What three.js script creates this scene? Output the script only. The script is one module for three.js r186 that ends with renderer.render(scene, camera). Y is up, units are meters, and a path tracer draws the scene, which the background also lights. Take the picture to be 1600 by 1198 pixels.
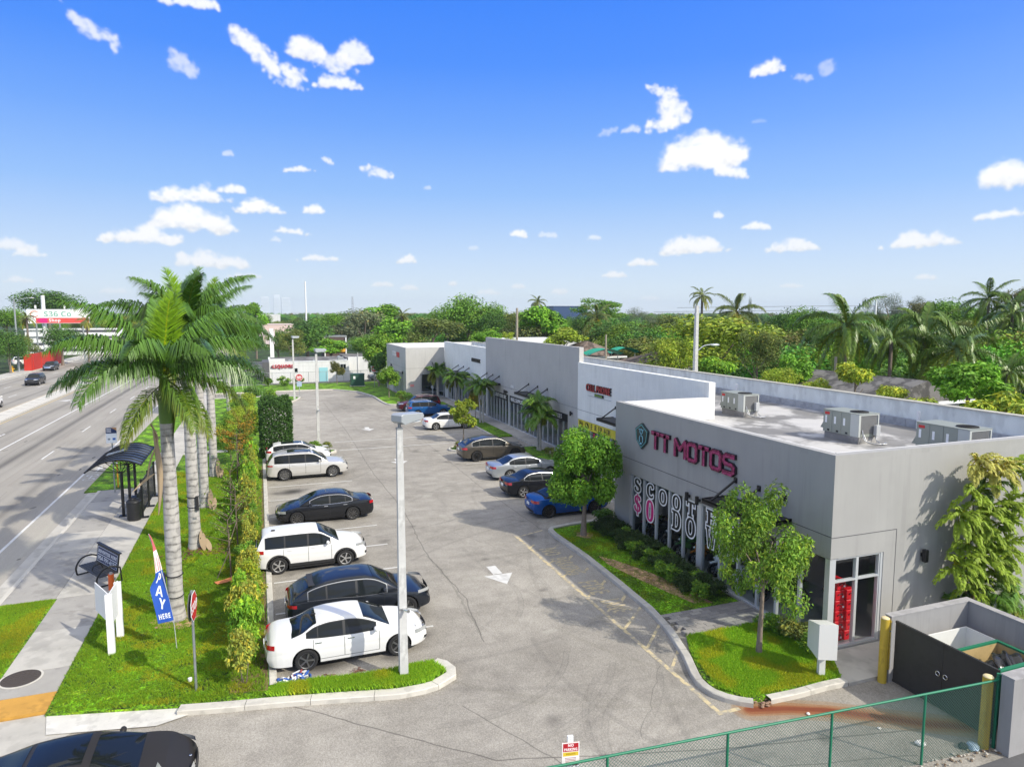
import * as THREE from 'three';
import { mergeGeometries, mergeVertices } from 'three/addons/utils/BufferGeometryUtils.js';
import { RoundedBoxGeometry } from 'three/addons/geometries/RoundedBoxGeometry.js';
import { FontLoader } from 'three/addons/loaders/FontLoader.js';
import { TextGeometry } from 'three/addons/geometries/TextGeometry.js';

// ---------------------------------------------------------------- camera, sky, sun, exposure
const scene = new THREE.Scene();
const camera = new THREE.PerspectiveCamera(58.62, 1024 / 766, 0.1, 9000);
camera.position.set(0, 10.8, 0);
{
  const yaw = 20.308 * Math.PI / 180, pitch = 5.939 * Math.PI / 180;
  camera.lookAt(Math.sin(yaw) * Math.cos(pitch), 10.8 - Math.sin(pitch), -Math.cos(yaw) * Math.cos(pitch));
}
const renderer = new THREE.WebGLRenderer({ antialias: true });
renderer.setSize(1024, 766);
renderer.toneMapping = THREE.LinearToneMapping;
const EXPOSURE = 1.45;
renderer.toneMappingExposure = EXPOSURE;
renderer.shadowMap.enabled = true;
renderer.shadowMap.type = THREE.PCFSoftShadowMap;

const SUN = new THREE.Vector3(0.78, 1, 1.05).normalize();
const sun = new THREE.DirectionalLight(new THREE.Color().setRGB(1, 0.935, 0.80), 2.95);
sun.position.set(SUN.x * 150 + 5, SUN.y * 150, SUN.z * 150 - 50);
sun.target.position.set(5, 0, -50);
sun.castShadow = true;
sun.shadow.mapSize.set(4096, 4096);
Object.assign(sun.shadow.camera, { left: -90, right: 90, top: 90, bottom: -90, near: 1, far: 400 });
scene.add(sun, sun.target);

// ---------------------------------------------------------------- random numbers and noise
function rng(a) { return () => { a = (a + 0x6D2B79F5) | 0; let t = Math.imul(a ^ (a >>> 15), 1 | a); t = (t + Math.imul(t ^ (t >>> 7), 61 | t)) ^ t; return ((t ^ (t >>> 14)) >>> 0) / 4294967296; }; }
const hash2 = (x, y, s) => { let h = Math.imul(x, 374761393) + Math.imul(y, 668265263) + Math.imul(s, 974634777); h = Math.imul(h ^ (h >>> 13), 1274126177); return ((h ^ (h >>> 16)) >>> 0) / 4294967296; };
function vnoise(x, y, s, per) {
  let xi = Math.floor(x), yi = Math.floor(y); const fx = x - xi, fy = y - yi, u = fx * fx * (3 - 2 * fx), v = fy * fy * (3 - 2 * fy);
  let x1 = xi + 1, y1 = yi + 1;
  if (per) { const m = (a) => ((a % per) + per) % per; xi = m(xi); x1 = m(x1); yi = m(yi); y1 = m(y1); }
  const a = hash2(xi, yi, s), b = hash2(x1, yi, s), c = hash2(xi, y1, s), d = hash2(x1, y1, s);
  return a + (b - a) * u + (c - a) * v + (a - b - c + d) * u * v;
}
function fbm(x, y, s, oct = 5, per = 0, gain = 0.5) { let a = 0, w = 1, t = 0; for (let i = 0; i < oct; i++) { a += w * vnoise(x, y, s + i * 17, per); t += w; w *= gain; x *= 2; y *= 2; if (per) per *= 2; } return a / t; }
const lerp = (a, b, t) => a + (b - a) * t, clamp = (x, a = 0, b = 1) => Math.min(b, Math.max(a, x)), smooth = (a, b, x) => { const t = clamp((x - a) / (b - a)); return t * t * (3 - 2 * t); };
const RAD = Math.PI / 180;

// ---------------------------------------------------------------- sky: clear air with small fair-weather clouds
{
  const W = 4096, Hh = 2048, px = new Float32Array(W * Hh * 4);
  const stops = [[-90, .60, .58, .54], [-2, .76, .84, .90], [0, .80, .895, .95], [1.5, .745, .865, .95], [4.6, .575, .75, .99], [9.4, .32, .56, 1], [14.3, .172, .407, 1], [19, .08, .296, 1], [23, .052, .254, .99], [30, .048, .215, .86], [50, .07, .19, .66], [90, .075, .17, .54]];
  const rowCol = [];
  for (let j = 0; j < Hh; j++) {
    const el = ((j + .5) / Hh - .5) * 180; let k = 0; while (k < stops.length - 2 && stops[k + 1][0] < el) k++;
    const t = clamp((el - stops[k][0]) / (stops[k + 1][0] - stops[k][0]));
    rowCol.push([1, 2, 3].map((c) => lerp(stops[k][c], stops[k + 1][c], t) / EXPOSURE));
  }
  const sunAz = Math.atan2(SUN.x, -SUN.z), sunEl = Math.asin(SUN.y);
  for (let j = 0; j < Hh; j++) for (let i = 0; i < W; i++) {
    const o = (j * W + i) * 4, c = rowCol[j], el = ((j + .5) / Hh - .5) * Math.PI, th = ((i + .5) / W - .5) * 2 * Math.PI;
    const az = th + Math.PI / 2;   // azimuth from -z towards +x
    const cs = Math.sin(el) * Math.sin(sunEl) + Math.cos(el) * Math.cos(sunEl) * Math.cos(az - sunAz);
    const glow = el > -.02 ? 1.5 * Math.exp(-(1 - cs) * 5) + 2 * Math.exp(-(1 - cs) * 60) : 0;   // whitish air round the sun
    px[o] = c[0] + glow; px[o + 1] = c[1] + glow * .97; px[o + 2] = c[2] + glow * .9; px[o + 3] = 1;
  }
  const clouds = [[-10.04,18.77,2.13,0.65,0.75,28],[-3.7,21.31,2.38,0.47,0.9,0],[-0.17,19.57,1.27,0.7,0.95,30],[1.38,18.5,1.2,0.84,0.95,45],[2.93,17.8,1.34,0.73,0.95,20],[4.2,19.36,1.39,0.97,0.95,0],[6.19,18.8,1.83,0.82,0.85,10],[7.76,19.13,1.16,0.86,0.85,0],[6.53,17.22,2,0.57,0.9,0],[3.03,16.86,1.58,0.26,0.4,10],[-4.74,17.44,1.13,0.78,0.6,35],[-1.75,11.71,0.44,0.23,0.5,0],[3.31,10.95,1.36,0.24,0.85,-5],[5.55,11.74,0.62,0.19,0.8,25],[9.45,11,1.54,0.48,0.8,15],[-4.48,8.47,3.04,0.73,0.95,-3],[-1.54,9.17,1.12,0.42,0.9,0],[0.38,7.87,2.12,0.62,1,0],[4.37,7.95,0.87,0.41,0.95,0],[-4.31,6.55,3.63,0.98,1,3],[-7.74,5.36,3.11,0.77,1,0],[-2.97,3.72,3.12,0.72,0.95,2],[2.68,6.28,1.48,0.27,0.9,5],[-15.38,4.35,1.46,0.46,0.8,0],[-14.59,3.92,1.07,0.3,0.8,0],[4.8,4.21,1.91,0.28,0.9,0],[11.63,4.21,0.77,0.44,0.95,0],[9.64,2.23,1.08,0.23,0.9,0],[11.86,1.99,0.94,0.26,0.9,0],[15.43,2.37,0.42,0.24,0.9,0],[18.29,1.64,1.12,0.26,0.8,0],[-15.23,2.15,0.95,0.24,0.8,0],[-12.66,2.7,0.6,0.2,0.7,0],[32.23,16.85,1.42,0.49,0.9,15],[33.15,15.49,1.33,1.09,0.95,45],[32.29,14.44,1.35,0.69,0.95,-10],[29.89,14.23,0.83,0.37,0.6,0],[35.11,11.69,3.06,1.56,1,0],[37.65,10.7,1.4,0.52,0.9,8],[37.8,11.81,0.93,0.79,1,0],[40.14,17.69,1.26,0.59,0.95,-8],[42.59,16.87,0.89,0.27,0.45,10],[44.17,17.31,0.49,0.54,0.4,-40],[55.71,8.88,1.72,0.98,0.95,0],[55.3,6.49,1.76,0.38,0.9,-3],[50.87,4.88,2.77,0.56,0.95,-2],[34.95,5.03,2.91,0.8,1,-2],[31.05,3.98,1.48,0.36,0.95,0],[28.74,3.03,1.09,0.34,0.95,0],[20.94,6.33,0.79,0.36,0.95,5],[23.31,6.27,0.94,0.28,0.5,5],[27.09,6.03,0.62,0.23,0.6,0],[39.68,6.55,1.21,0.31,0.9,3],[42.42,4.91,2.35,0.53,0.9,0],[36.84,7.49,0.34,0.27,0.8,0],[51.27,2.45,0.7,0.23,0.9,0],[42.35,2.01,0.96,0.2,0.8,0],[24.3,1.69,0.74,0.32,0.9,0],[20.84,2.12,0.69,0.26,0.8,0],[31.62,1.14,1.02,0.23,0.6,0],[17.14,5.24,0.53,0.21,0.4,0],[1.47,5.6,0.47,0.2,0.5,0],[-9.64,1.51,1.2,0.23,0.7,0],[-0.97,2.76,1.61,0.24,0.7,0],[28.06,14.2,0.99,0.33,0.35,-15],[39.54,14.23,0.67,0.18,0.2,0],[13.42,9.94,0.36,0.17,0.4,0]];
  const R = rng(77);
  for (let k = 0; k < 450; k++) {                                  // the same kind of cloud over the rest of the sky, larger overhead where it is nearer
    const el = 1.5 + Math.pow(R(), 1.35) * 78, az = el > 34 ? R() * 360 : 78 + R() * 244, w = (1 + 2.2 * R()) * (.5 + el / 16);
    clouds.push([az > 180 ? az - 360 : az, el, Math.min(w, 8.5), Math.min(w, 9) * (.3 + el / 200), .95, R() * 16 - 8]);
  }
  clouds.forEach(([az, el, w, h, al, rot], n) => {
    const cr = Math.cos(rot * RAD), sr = Math.sin(rot * RAD), ce = Math.cos(el * RAD), puffy = Math.abs(rot) < 9;
    const rw = w * 1.8 + .3, rh = Math.max(h, w * Math.abs(sr)) * 2 + .3;
    const j0 = Math.floor(((el - rh) / 180 + .5) * Hh), j1 = Math.ceil(((el + rh) / 180 + .5) * Hh);
    const i0 = Math.floor((az - 90 - rw / ce) / 360 * W + W / 2), i1 = Math.ceil((az - 90 + rw / ce) / 360 * W + W / 2);
    const sc = 2.2 / Math.pow(h, .75), Q = rng(n * 31 + 7), puffs = [], np = Math.min(26, Math.round(5 + 3.2 * w / h));
    for (let k = 0; k < np; k++) { const t = (k + .5) / np * 2 - 1 + (Q() - .5) * .3, env = Math.sqrt(Math.max(.08, 1 - t * t)) * (.55 + .6 * Q()), r = h * (puffy ? 1 : .8) * env * .85; puffs.push([t * w * .88, puffy ? -h * .5 + r * (.55 + .5 * Q()) : (Q() - .5) * h * .9, r]); }
    for (let j = j0; j <= j1; j++) for (let i = i0; i <= i1; i++) {
      if (j < 0 || j >= Hh) continue;
      const e = ((j + .5) / Hh - .5) * 180 - el; let a = ((i + .5) / W - .5) * 360 + 90 - az; a *= ce;
      const x = (a * cr - e * sr), y = (a * sr + e * cr);
      const wx = x + (fbm(x * sc * .6 + 9, y * sc * .6, n * 7 + 1, 4) - .5) * h * .8, wy = y + (fbm(x * sc * .6, y * sc * .6 + 5, n * 7 + 3, 4) - .5) * h * .7;
      let F = 0; for (const [cx, cy, r] of puffs) { const dx = wx - cx, dy = (wy - cy) * (puffy && wy < cy ? 1.7 : 1), q = 1 - Math.sqrt(dx * dx + dy * dy) / (r * 1.75); if (q > 0) F = 1 - (1 - F) * (1 - q * .8); }
      const f = fbm(x * sc * 1.3 + 31, y * sc * 1.6 + 7, n * 7 + 5, 5, 0, .5);
      const den = smooth(.12, puffy ? .92 : 1.05, F + (f - .5) * (puffy ? .75 : 1.1) * smooth(0, .35, F)) * al;
      if (den < .004) continue;
      const shade = puffy ? lerp(.84, 1.0, smooth(-.75, .25, y / h + (f - .5) * 1.2)) : .97;
      const ii = ((i % W) + W) % W, o = (j * W + ii) * 4, near = smooth(0, 9, el), q = den * (.5 + .5 * smooth(-.5, 4, el)) * lerp(.85, 1, near);
      const v = 1.1 * shade / EXPOSURE * lerp(.9, 1, near);
      px[o] = lerp(px[o], v * .985, q); px[o + 1] = lerp(px[o + 1], v * .99, q); px[o + 2] = lerp(px[o + 2], v * 1.0, q);
    }
  });
  const tex = new THREE.DataTexture(px, W, Hh, THREE.RGBAFormat, THREE.FloatType);
  tex.mapping = THREE.EquirectangularReflectionMapping; tex.magFilter = THREE.LinearFilter; tex.minFilter = THREE.LinearFilter; tex.needsUpdate = true;
  scene.background = tex; scene.environment = tex;
}

// ---------------------------------------------------------------- names, things, meshes
const used = {};
function numbered(n) { if (!(n in used)) { used[n] = 0; return n; } used[n]++; return n + '_' + String(used[n]).padStart(3, '0'); }
function tag(o, label, category, group, kind) { o.userData.label = label; o.userData.category = category; if (group) o.userData.group = group; if (kind) o.userData.kind = kind; return o; }
function thing(name, label, category, [x, y, z] = [0, 0, 0], turn = 0, group) { const o = new THREE.Group(); o.name = numbered(name); scene.add(o); o.position.set(x, y, z); o.rotation.y = turn; return tag(o, label, category, group); }
function mesh(name, geo, mat, parent) {
  if (Array.isArray(geo)) geo = join(geo);
  const m = new THREE.Mesh(geo, mat); m.castShadow = m.receiveShadow = true;
  if (!parent || parent === scene) { m.name = numbered(name); scene.add(m); } else { m.name = name; parent.add(m); }
  return m;
}
function struct(name, geo, mat) { const m = mesh(name, geo, mat); m.userData.kind = 'structure'; return m; }
function structGroup(name) { const g = new THREE.Group(); g.name = numbered(name); g.userData.kind = 'structure'; scene.add(g); return g; }
function stuff(m, label, category) { m.userData.kind = 'stuff'; if (label) { m.userData.label = label; m.userData.category = category; } return m; }
function copy(src, label, [x, y, z], turn = 0) { const c = src.clone(); c.name = numbered(src.name.replace(/_\d{3}$/, '')); scene.add(c); c.position.set(x, y, z); c.rotation.y = turn; c.userData = { ...src.userData }; if (label) c.userData.label = label; return c; }

// ---------------------------------------------------------------- geometry helpers
function join(list) {
  list = list.map((g) => { g = g.index ? g.toNonIndexed() : g; for (const k of Object.keys(g.attributes)) if (!['position', 'normal', 'uv'].includes(k)) g.deleteAttribute(k); if (!g.attributes.uv) g.setAttribute('uv', new THREE.BufferAttribute(new Float32Array(g.attributes.position.count * 2), 2)); if (!g.attributes.normal) g.computeVertexNormals(); return g; });
  return list.length === 1 ? list[0] : mergeGeometries(list);
}
function uvBox(g) {                                   // uv in metres by the facing of each face
  const p = g.attributes.position, n = g.attributes.normal, uv = new Float32Array(p.count * 2);
  for (let i = 0; i < p.count; i++) { const ax = Math.abs(n.getX(i)), ay = Math.abs(n.getY(i)), az = Math.abs(n.getZ(i)); const x = p.getX(i), y = p.getY(i), z = p.getZ(i); const [u, v] = ay >= ax && ay >= az ? [x, z] : ax >= az ? [z, y] : [x, y]; uv[2 * i] = u; uv[2 * i + 1] = v; }
  g.setAttribute('uv', new THREE.BufferAttribute(uv, 2)); return g;
}
const bx = (x0, x1, y0, y1, z0, z1) => { const g = new THREE.BoxGeometry(Math.abs(x1 - x0), Math.abs(y1 - y0), Math.abs(z1 - z0)); g.translate((x0 + x1) / 2, (y0 + y1) / 2, (z0 + z1) / 2); return uvBox(g); };
const rbx = (x0, x1, y0, y1, z0, z1, r = .02, s = 2) => { const g = new RoundedBoxGeometry(Math.abs(x1 - x0), Math.abs(y1 - y0), Math.abs(z1 - z0), s, r); g.translate((x0 + x1) / 2, (y0 + y1) / 2, (z0 + z1) / 2); return g; };
function bar(a, b, r, r2 = r, seg = 8) { const A = new THREE.Vector3(...a), B = new THREE.Vector3(...b), d = B.clone().sub(A), L = d.length(); const g = new THREE.CylinderGeometry(r2, r, L, seg, 1); g.applyQuaternion(new THREE.Quaternion().setFromUnitVectors(new THREE.Vector3(0, 1, 0), d.normalize())); g.translate((a[0] + b[0]) / 2, (a[1] + b[1]) / 2, (a[2] + b[2]) / 2); return g; }
function sqbar(a, b, w, h = w) { const A = new THREE.Vector3(...a), B = new THREE.Vector3(...b), d = B.clone().sub(A), L = d.length(); const g = new THREE.BoxGeometry(w, h, L); g.applyQuaternion(new THREE.Quaternion().setFromRotationMatrix(new THREE.Matrix4().lookAt(B, A, Math.abs(d.y) / L > .99 ? new THREE.Vector3(1, 0, 0) : new THREE.Vector3(0, 1, 0)))); g.translate((a[0] + b[0]) / 2, (a[1] + b[1]) / 2, (a[2] + b[2]) / 2); return g; }
function tube(pts, r, seg = 24, rad = 6) { return new THREE.TubeGeometry(new THREE.CatmullRomCurve3(pts.map((p) => new THREE.Vector3(...p))), seg, r, rad); }
function sheet(pts, y, holes = []) {                  // flat polygon in x,z at height y, facing up, uv in metres
  const s = new THREE.Shape(pts.map(([x, z]) => new THREE.Vector2(x, -z))); for (const h of holes) s.holes.push(new THREE.Path(h.map(([x, z]) => new THREE.Vector2(x, -z))));
  const g = new THREE.ShapeGeometry(s, 6); g.rotateX(-Math.PI / 2); g.translate(0, y, 0); return uvBox(g);
}
function slab(pts, y0, y1) { const s = new THREE.Shape(pts.map(([x, z]) => new THREE.Vector2(x, -z))); const g = new THREE.ExtrudeGeometry(s, { depth: y1 - y0, bevelEnabled: false }); g.rotateX(-Math.PI / 2); g.translate(0, y0, 0); return uvBox(g); }
const rect = (x0, x1, z0, z1, y) => sheet([[x0, z0], [x1, z0], [x1, z1], [x0, z1]], y);
function grid(nu, nv, fn, closedNormals = true) {
  const pos = [], uv = [], idx = [];
  for (let i = 0; i <= nu; i++) for (let j = 0; j <= nv; j++) { pos.push(...fn(i / nu, j / nv, i, j)); uv.push(i / nu, j / nv); }
  for (let i = 0; i < nu; i++) for (let j = 0; j < nv; j++) { const a = i * (nv + 1) + j, b = a + nv + 1; idx.push(a, b, a + 1, a + 1, b, b + 1); }
  const g = new THREE.BufferGeometry(); g.setAttribute('position', new THREE.Float32BufferAttribute(pos, 3)); g.setAttribute('uv', new THREE.Float32BufferAttribute(uv, 2)); g.setIndex(idx); g.computeVertexNormals(); return g;
}
const moved = (g, x = 0, y = 0, z = 0, ry = 0) => { g = g.clone(); if (ry) g.rotateY(ry); g.translate(x, y, z); return g; };
const font = await new FontLoader().loadAsync('fonts/droid/droid_sans_bold.typeface.json');
const serif = await new FontLoader().loadAsync('fonts/droid/droid_serif_bold.typeface.json');
function textGeo(str, size, depth, bevel = 0, f = font, o = {}) {
  const g = new TextGeometry(str, { font: f, size, depth, curveSegments: 4, bevelEnabled: bevel > 0, bevelSize: bevel, bevelThickness: o.bt ?? Math.min(bevel, .01), bevelSegments: 1 });
  g.computeBoundingBox(); const b = g.boundingBox; g.translate(-(b.min.x + b.max.x) / 2, -(b.min.y + b.max.y) / 2, 0); return g;
}

// ---------------------------------------------------------------- textures and materials
function dataTex(n, fn, srgb = false, rep = 1) {
  const a = new Uint8Array(n * n * 4);
  for (let j = 0; j < n; j++) for (let i = 0; i < n; i++) { const c = fn(i / n, j / n, i, j), o = (j * n + i) * 4; if (typeof c === 'number') { a[o] = a[o + 1] = a[o + 2] = clamp(c) * 255; } else { a[o] = clamp(c[0]) * 255; a[o + 1] = clamp(c[1]) * 255; a[o + 2] = clamp(c[2]) * 255; } a[o + 3] = 255; }
  const t = new THREE.DataTexture(a, n, n); t.wrapS = t.wrapT = THREE.RepeatWrapping; t.magFilter = THREE.LinearFilter; t.minFilter = THREE.LinearMipmapLinearFilter; t.generateMipmaps = true; if (srgb) t.colorSpace = THREE.SRGBColorSpace; t.repeat.set(rep, rep); t.needsUpdate = true; return t;
}
const rep = (t, u, v = u) => { const c = t.clone(); c.repeat.set(u, v); c.needsUpdate = true; return c; };
const T = {};
T.grain = dataTex(512, (u, v) => .25 + .5 * fbm(u * 64, v * 64, 3, 3, 64) + .25 * hash2(u * 512 | 0, v * 512 | 0, 5));       // fine grit
T.blotch = dataTex(512, (u, v) => fbm(u * 6, v * 6, 11, 6, 6));
T.wall = dataTex(1024, (u, v, i, j) => { const b = fbm(u * 5, v * 5, 21, 5, 5), s = fbm(u * 48, v * 3, 23, 4, 0), dr = smooth(.56, .74, fbm(u * 70, v * 2.2, 27, 3, 0)) * smooth(.4, .6, fbm(u * 6, v * 4, 28, 3)), pt = smooth(.6, .66, fbm(u * 4 + 9, v * 5, 25, 3, 0)), g = hash2(i, j, 9); return .89 + .11 * (b - .5) + .07 * (s - .5) - .06 * dr - .03 * pt + .05 * (g - .5); });
T.roofm = dataTex(1024, (u, v) => { const b = fbm(u * 6, v * 6, 31, 6, 6, .6), c = fbm(u * 14 + 3, v * 14, 33, 4, 14); const d = smooth(.46, .62, b); return clamp(.97 - .5 * d - .2 * c); });
T.conc = dataTex(1024, (u, v, i, j) => { const b = fbm(u * 5, v * 5, 41, 6, 5, .6), g = hash2(i, j, 19), d = smooth(.5, .72, fbm(u * 9, v * 9, 45, 5, 9)); return clamp(.92 - .28 * (b - .4) - .16 * d + .08 * (g - .5)); });
T.road = dataTex(1024, (u, v, i, j) => { const b = fbm(u * 8, v * 4, 51, 6, 0, .55), g = hash2(i, j, 29), f = fbm(u * 128, v * 128, 53, 2, 128); return clamp(.86 + .16 * (b - .5) + .13 * (f - .5) + .09 * (g - .5)); });
T.grass = dataTex(1024, (u, v, i, j) => { const b = fbm(u * 7, v * 7, 61, 6, 7, .6), f = fbm(u * 120, v * 120, 63, 2, 120), p = fbm(u * 22, v * 22, 67, 4, 22); const l = .55 + .8 * (b - .5) + .75 * (f - .5), y = smooth(.5, .75, p); return [l * lerp(.62, .74, y), l * lerp(.86, .85, y), l * lerp(.12, .2, y)]; }, true);
T.bark = dataTex(256, (u, v) => .5 + .5 * fbm(u * 24, v * 6, 71, 4, 6));
T.soil = dataTex(512, (u, v, i, j) => { const b = fbm(u * 10, v * 10, 81, 5, 10), g = hash2(i >> 1, j >> 1, 7); const l = .35 + .5 * b + .3 * (g - .5); return [l * 1.15, l * 1.0, l * .86]; }, true);

const C = (r, g, b) => new THREE.Color().setRGB(r, g, b);
const std = (color, o = {}) => new THREE.MeshStandardMaterial({ color: Array.isArray(color) ? C(...color) : color, roughness: .8, ...o });
const phys = (color, o = {}) => new THREE.MeshPhysicalMaterial({ color: Array.isArray(color) ? C(...color) : color, ...o });
const canvasTex = (w, h, draw) => { const c = document.createElement('canvas'); c.width = w; c.height = h; draw(c.getContext('2d'), w, h); const t = new THREE.CanvasTexture(c); t.colorSpace = THREE.SRGBColorSpace; t.anisotropy = 8; return t; };
const leafM = (c, o = {}) => phys(c, { roughness: .62, vertexColors: true, side: THREE.DoubleSide, transmission: .26, thickness: 0, specularIntensity: .5, ...o });
const M = {
  black: std([.012, .012, .013], { roughness: .45 }), blackMat: std([.02, .02, .021], { roughness: .75 }), steel: std([.45, .46, .47], { roughness: .4, metalness: .85 }), chrome: std([.75, .76, .78], { roughness: .15, metalness: 1 }),
  alum: std([.62, .64, .65], { roughness: .42, metalness: .35 }), white: std([.78, .79, .79], { roughness: .55 }), galv: std([.42, .45, .45], { roughness: .5, metalness: .5, map: rep(T.conc, .7) }),
  greyWall: std([.55, .54, .515], { map: rep(T.wall, .16), roughness: .9, bumpMap: rep(T.grain, .9), bumpScale: .003 }),
  greyDark: std([.205, .205, .215], { map: rep(T.wall, .16), roughness: .9, bumpMap: rep(T.grain, .9), bumpScale: .003 }),
  whiteWall: std([.95, .96, .92], { map: rep(T.wall, .16), roughness: .88, bumpMap: rep(T.grain, .9), bumpScale: .003 }),
  backWall: std([.82, .86, .83], { map: rep(T.conc, .22, .1), roughness: .9 }),
  groove: std([.10, .10, .105]),
  roof: std([.60, .585, .56], { map: rep(T.roofm, .07), roughness: .85 }),
  conc: std([.56, .535, .48], { map: rep(T.conc, .21), roughness: .92, bumpMap: rep(T.grain, .8), bumpScale: .004 }),
  concDark: std([.42, .40, .365], { map: rep(T.conc, .31), roughness: .92 }), concLight: std([.66, .63, .56], { map: rep(T.conc, .37), roughness: .9, bumpMap: rep(T.grain, .8), bumpScale: .006 }),
  road: std([.40, .385, .36], { map: rep(T.road, .09), roughness: .93, bumpMap: rep(T.grain, .6), bumpScale: .006 }), 
  paint: std([.78, .77, .74], { roughness: .7, map: rep(T.conc, .6) }), yellowPaint: std([.62, .47, .24], { roughness: .8, map: rep(T.conc, .8) }),
  grass: std([1.06, 1.2, .5], { map: rep(T.grass, .22), roughness: .95, bumpMap: rep(T.grain, .5), bumpScale: .03 }),
  soil: std([.95, .80, .68], { map: rep(T.soil, .6), roughness: 1 }), bark: std([.26, .21, .165], { map: rep(T.bark, 3, 3), roughness: .95, bumpMap: T.bark, bumpScale: .02 }),
  glass: phys([.9, .95, .95], { transmission: 1, thickness: 0, roughness: .015, ior: 1.5 }),
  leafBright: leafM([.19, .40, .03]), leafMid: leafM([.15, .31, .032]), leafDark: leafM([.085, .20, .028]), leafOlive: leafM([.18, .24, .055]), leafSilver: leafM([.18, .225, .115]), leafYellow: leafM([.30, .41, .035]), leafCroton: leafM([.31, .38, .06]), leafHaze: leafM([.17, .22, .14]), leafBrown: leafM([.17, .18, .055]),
  tyre: std([.016, .016, .017], { roughness: .85 }), rubber: std([.02, .02, .02], { roughness: .9 }),
  green: std([.015, .19, .10], { roughness: .45 }), yellow: std([.62, .44, .05], { roughness: .5, map: rep(T.conc, 1.3) }), orange: std([.75, .13, .02], { roughness: .5 }), red: std([.55, .012, .02], { roughness: .45 }), redSign: std([.5, .015, .02], { roughness: .5 }),
};
// ================================================================ ground, road, car park
struct('ground', sheet([[-3500, 3500], [3500, 3500], [3500, -3500], [-3500, -3500]], -0.06), std([.20, .25, .13], { map: rep(T.grass, .05), roughness: 1 }));

// the avenue: worn asphalt with darker wheel bands along each lane
{
  const tex = canvasTex(2048, 2048, (c, w, h) => {
    c.fillStyle = 'rgb(163,158,149)'; c.fillRect(0, 0, w, h); const R = rng(5), X = (x) => (x + 39) / 30 * w;
    for (const cx of [-13.4, -17.5, -21.7, -28.4, -32.2, -36.2]) { for (const [dx, ww, al] of [[0, .62, .20], [.1, .3, .14], [-.95, .45, .06], [.95, .45, .06]]) { const g = c.createLinearGradient(X(cx + dx - ww), 0, X(cx + dx + ww), 0); g.addColorStop(0, 'rgba(60,58,56,0)'); g.addColorStop(.5, `rgba(60,58,56,${al * (cx === -17.5 ? 1.9 : 1)})`); g.addColorStop(1, 'rgba(60,58,56,0)'); c.fillStyle = g; c.fillRect(X(cx + dx - ww), 0, X(cx + dx + ww) - X(cx + dx - ww), h); } }
    c.fillStyle = 'rgba(205,201,192,.25)'; c.fillRect(X(-11.3), 0, X(-9.3) - X(-11.3), h);
    for (let i = 0; i < 900; i++) { const x = R() * w, y = R() * h, l = 60 + R() * 500; c.strokeStyle = R() < .6 ? `rgba(70,68,66,${.02 + .04 * R()})` : `rgba(215,210,200,${.02 + .05 * R()})`; c.lineWidth = 1 + R() * 12; c.beginPath(); c.moveTo(x, y); c.lineTo(x + R() * 16 - 8, y + l); c.stroke(); }
    for (let i = 0; i < 70; i++) { c.fillStyle = `rgba(35,33,32,${.25 + .4 * R()})`; c.beginPath(); c.ellipse(R() * w, R() * h, 2 + R() * 5, 4 + R() * 12, R(), 0, 7); c.fill(); }
    for (let i = 0; i < 26; i++) { let x = R() * w, y = R() * h; c.strokeStyle = 'rgba(50,48,46,.4)'; c.lineWidth = 1; c.beginPath(); c.moveTo(x, y); for (let k = 0; k < 14; k++) { x += R() * 20 - 10; y += 25 + R() * 25; c.lineTo(x, y); } c.stroke(); }
    const im = c.getImageData(0, 0, w, h), d = im.data; for (let j = 0; j < h; j++) for (let i = 0; i < w; i++) { const o = (j * w + i) * 4, n = (hash2(i, j, 3) - .5) * 17 + (vnoise(i / 90, j / 140, 4) - .5) * 12; d[o] += n; d[o + 1] += n; d[o + 2] += n; } c.putImageData(im, 0, 0);
  });
  const g = rect(-39, -9.45, 20, -480, 0), p = g.attributes.position, uv = g.attributes.uv; for (let i = 0; i < p.count; i++) uv.setXY(i, (p.getX(i) + 39) / 30, -p.getZ(i) / 50); tex.wrapS = tex.wrapT = THREE.RepeatWrapping;
  struct('road', g, std([.90, .895, .88], { map: tex, roughness: .92, bumpMap: rep(T.grain, 60, 100), bumpScale: .004 }));
}
const line = (x0, x1, z0, z1, y = .004) => rect(x0, x1, z0, z1, y);
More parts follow.
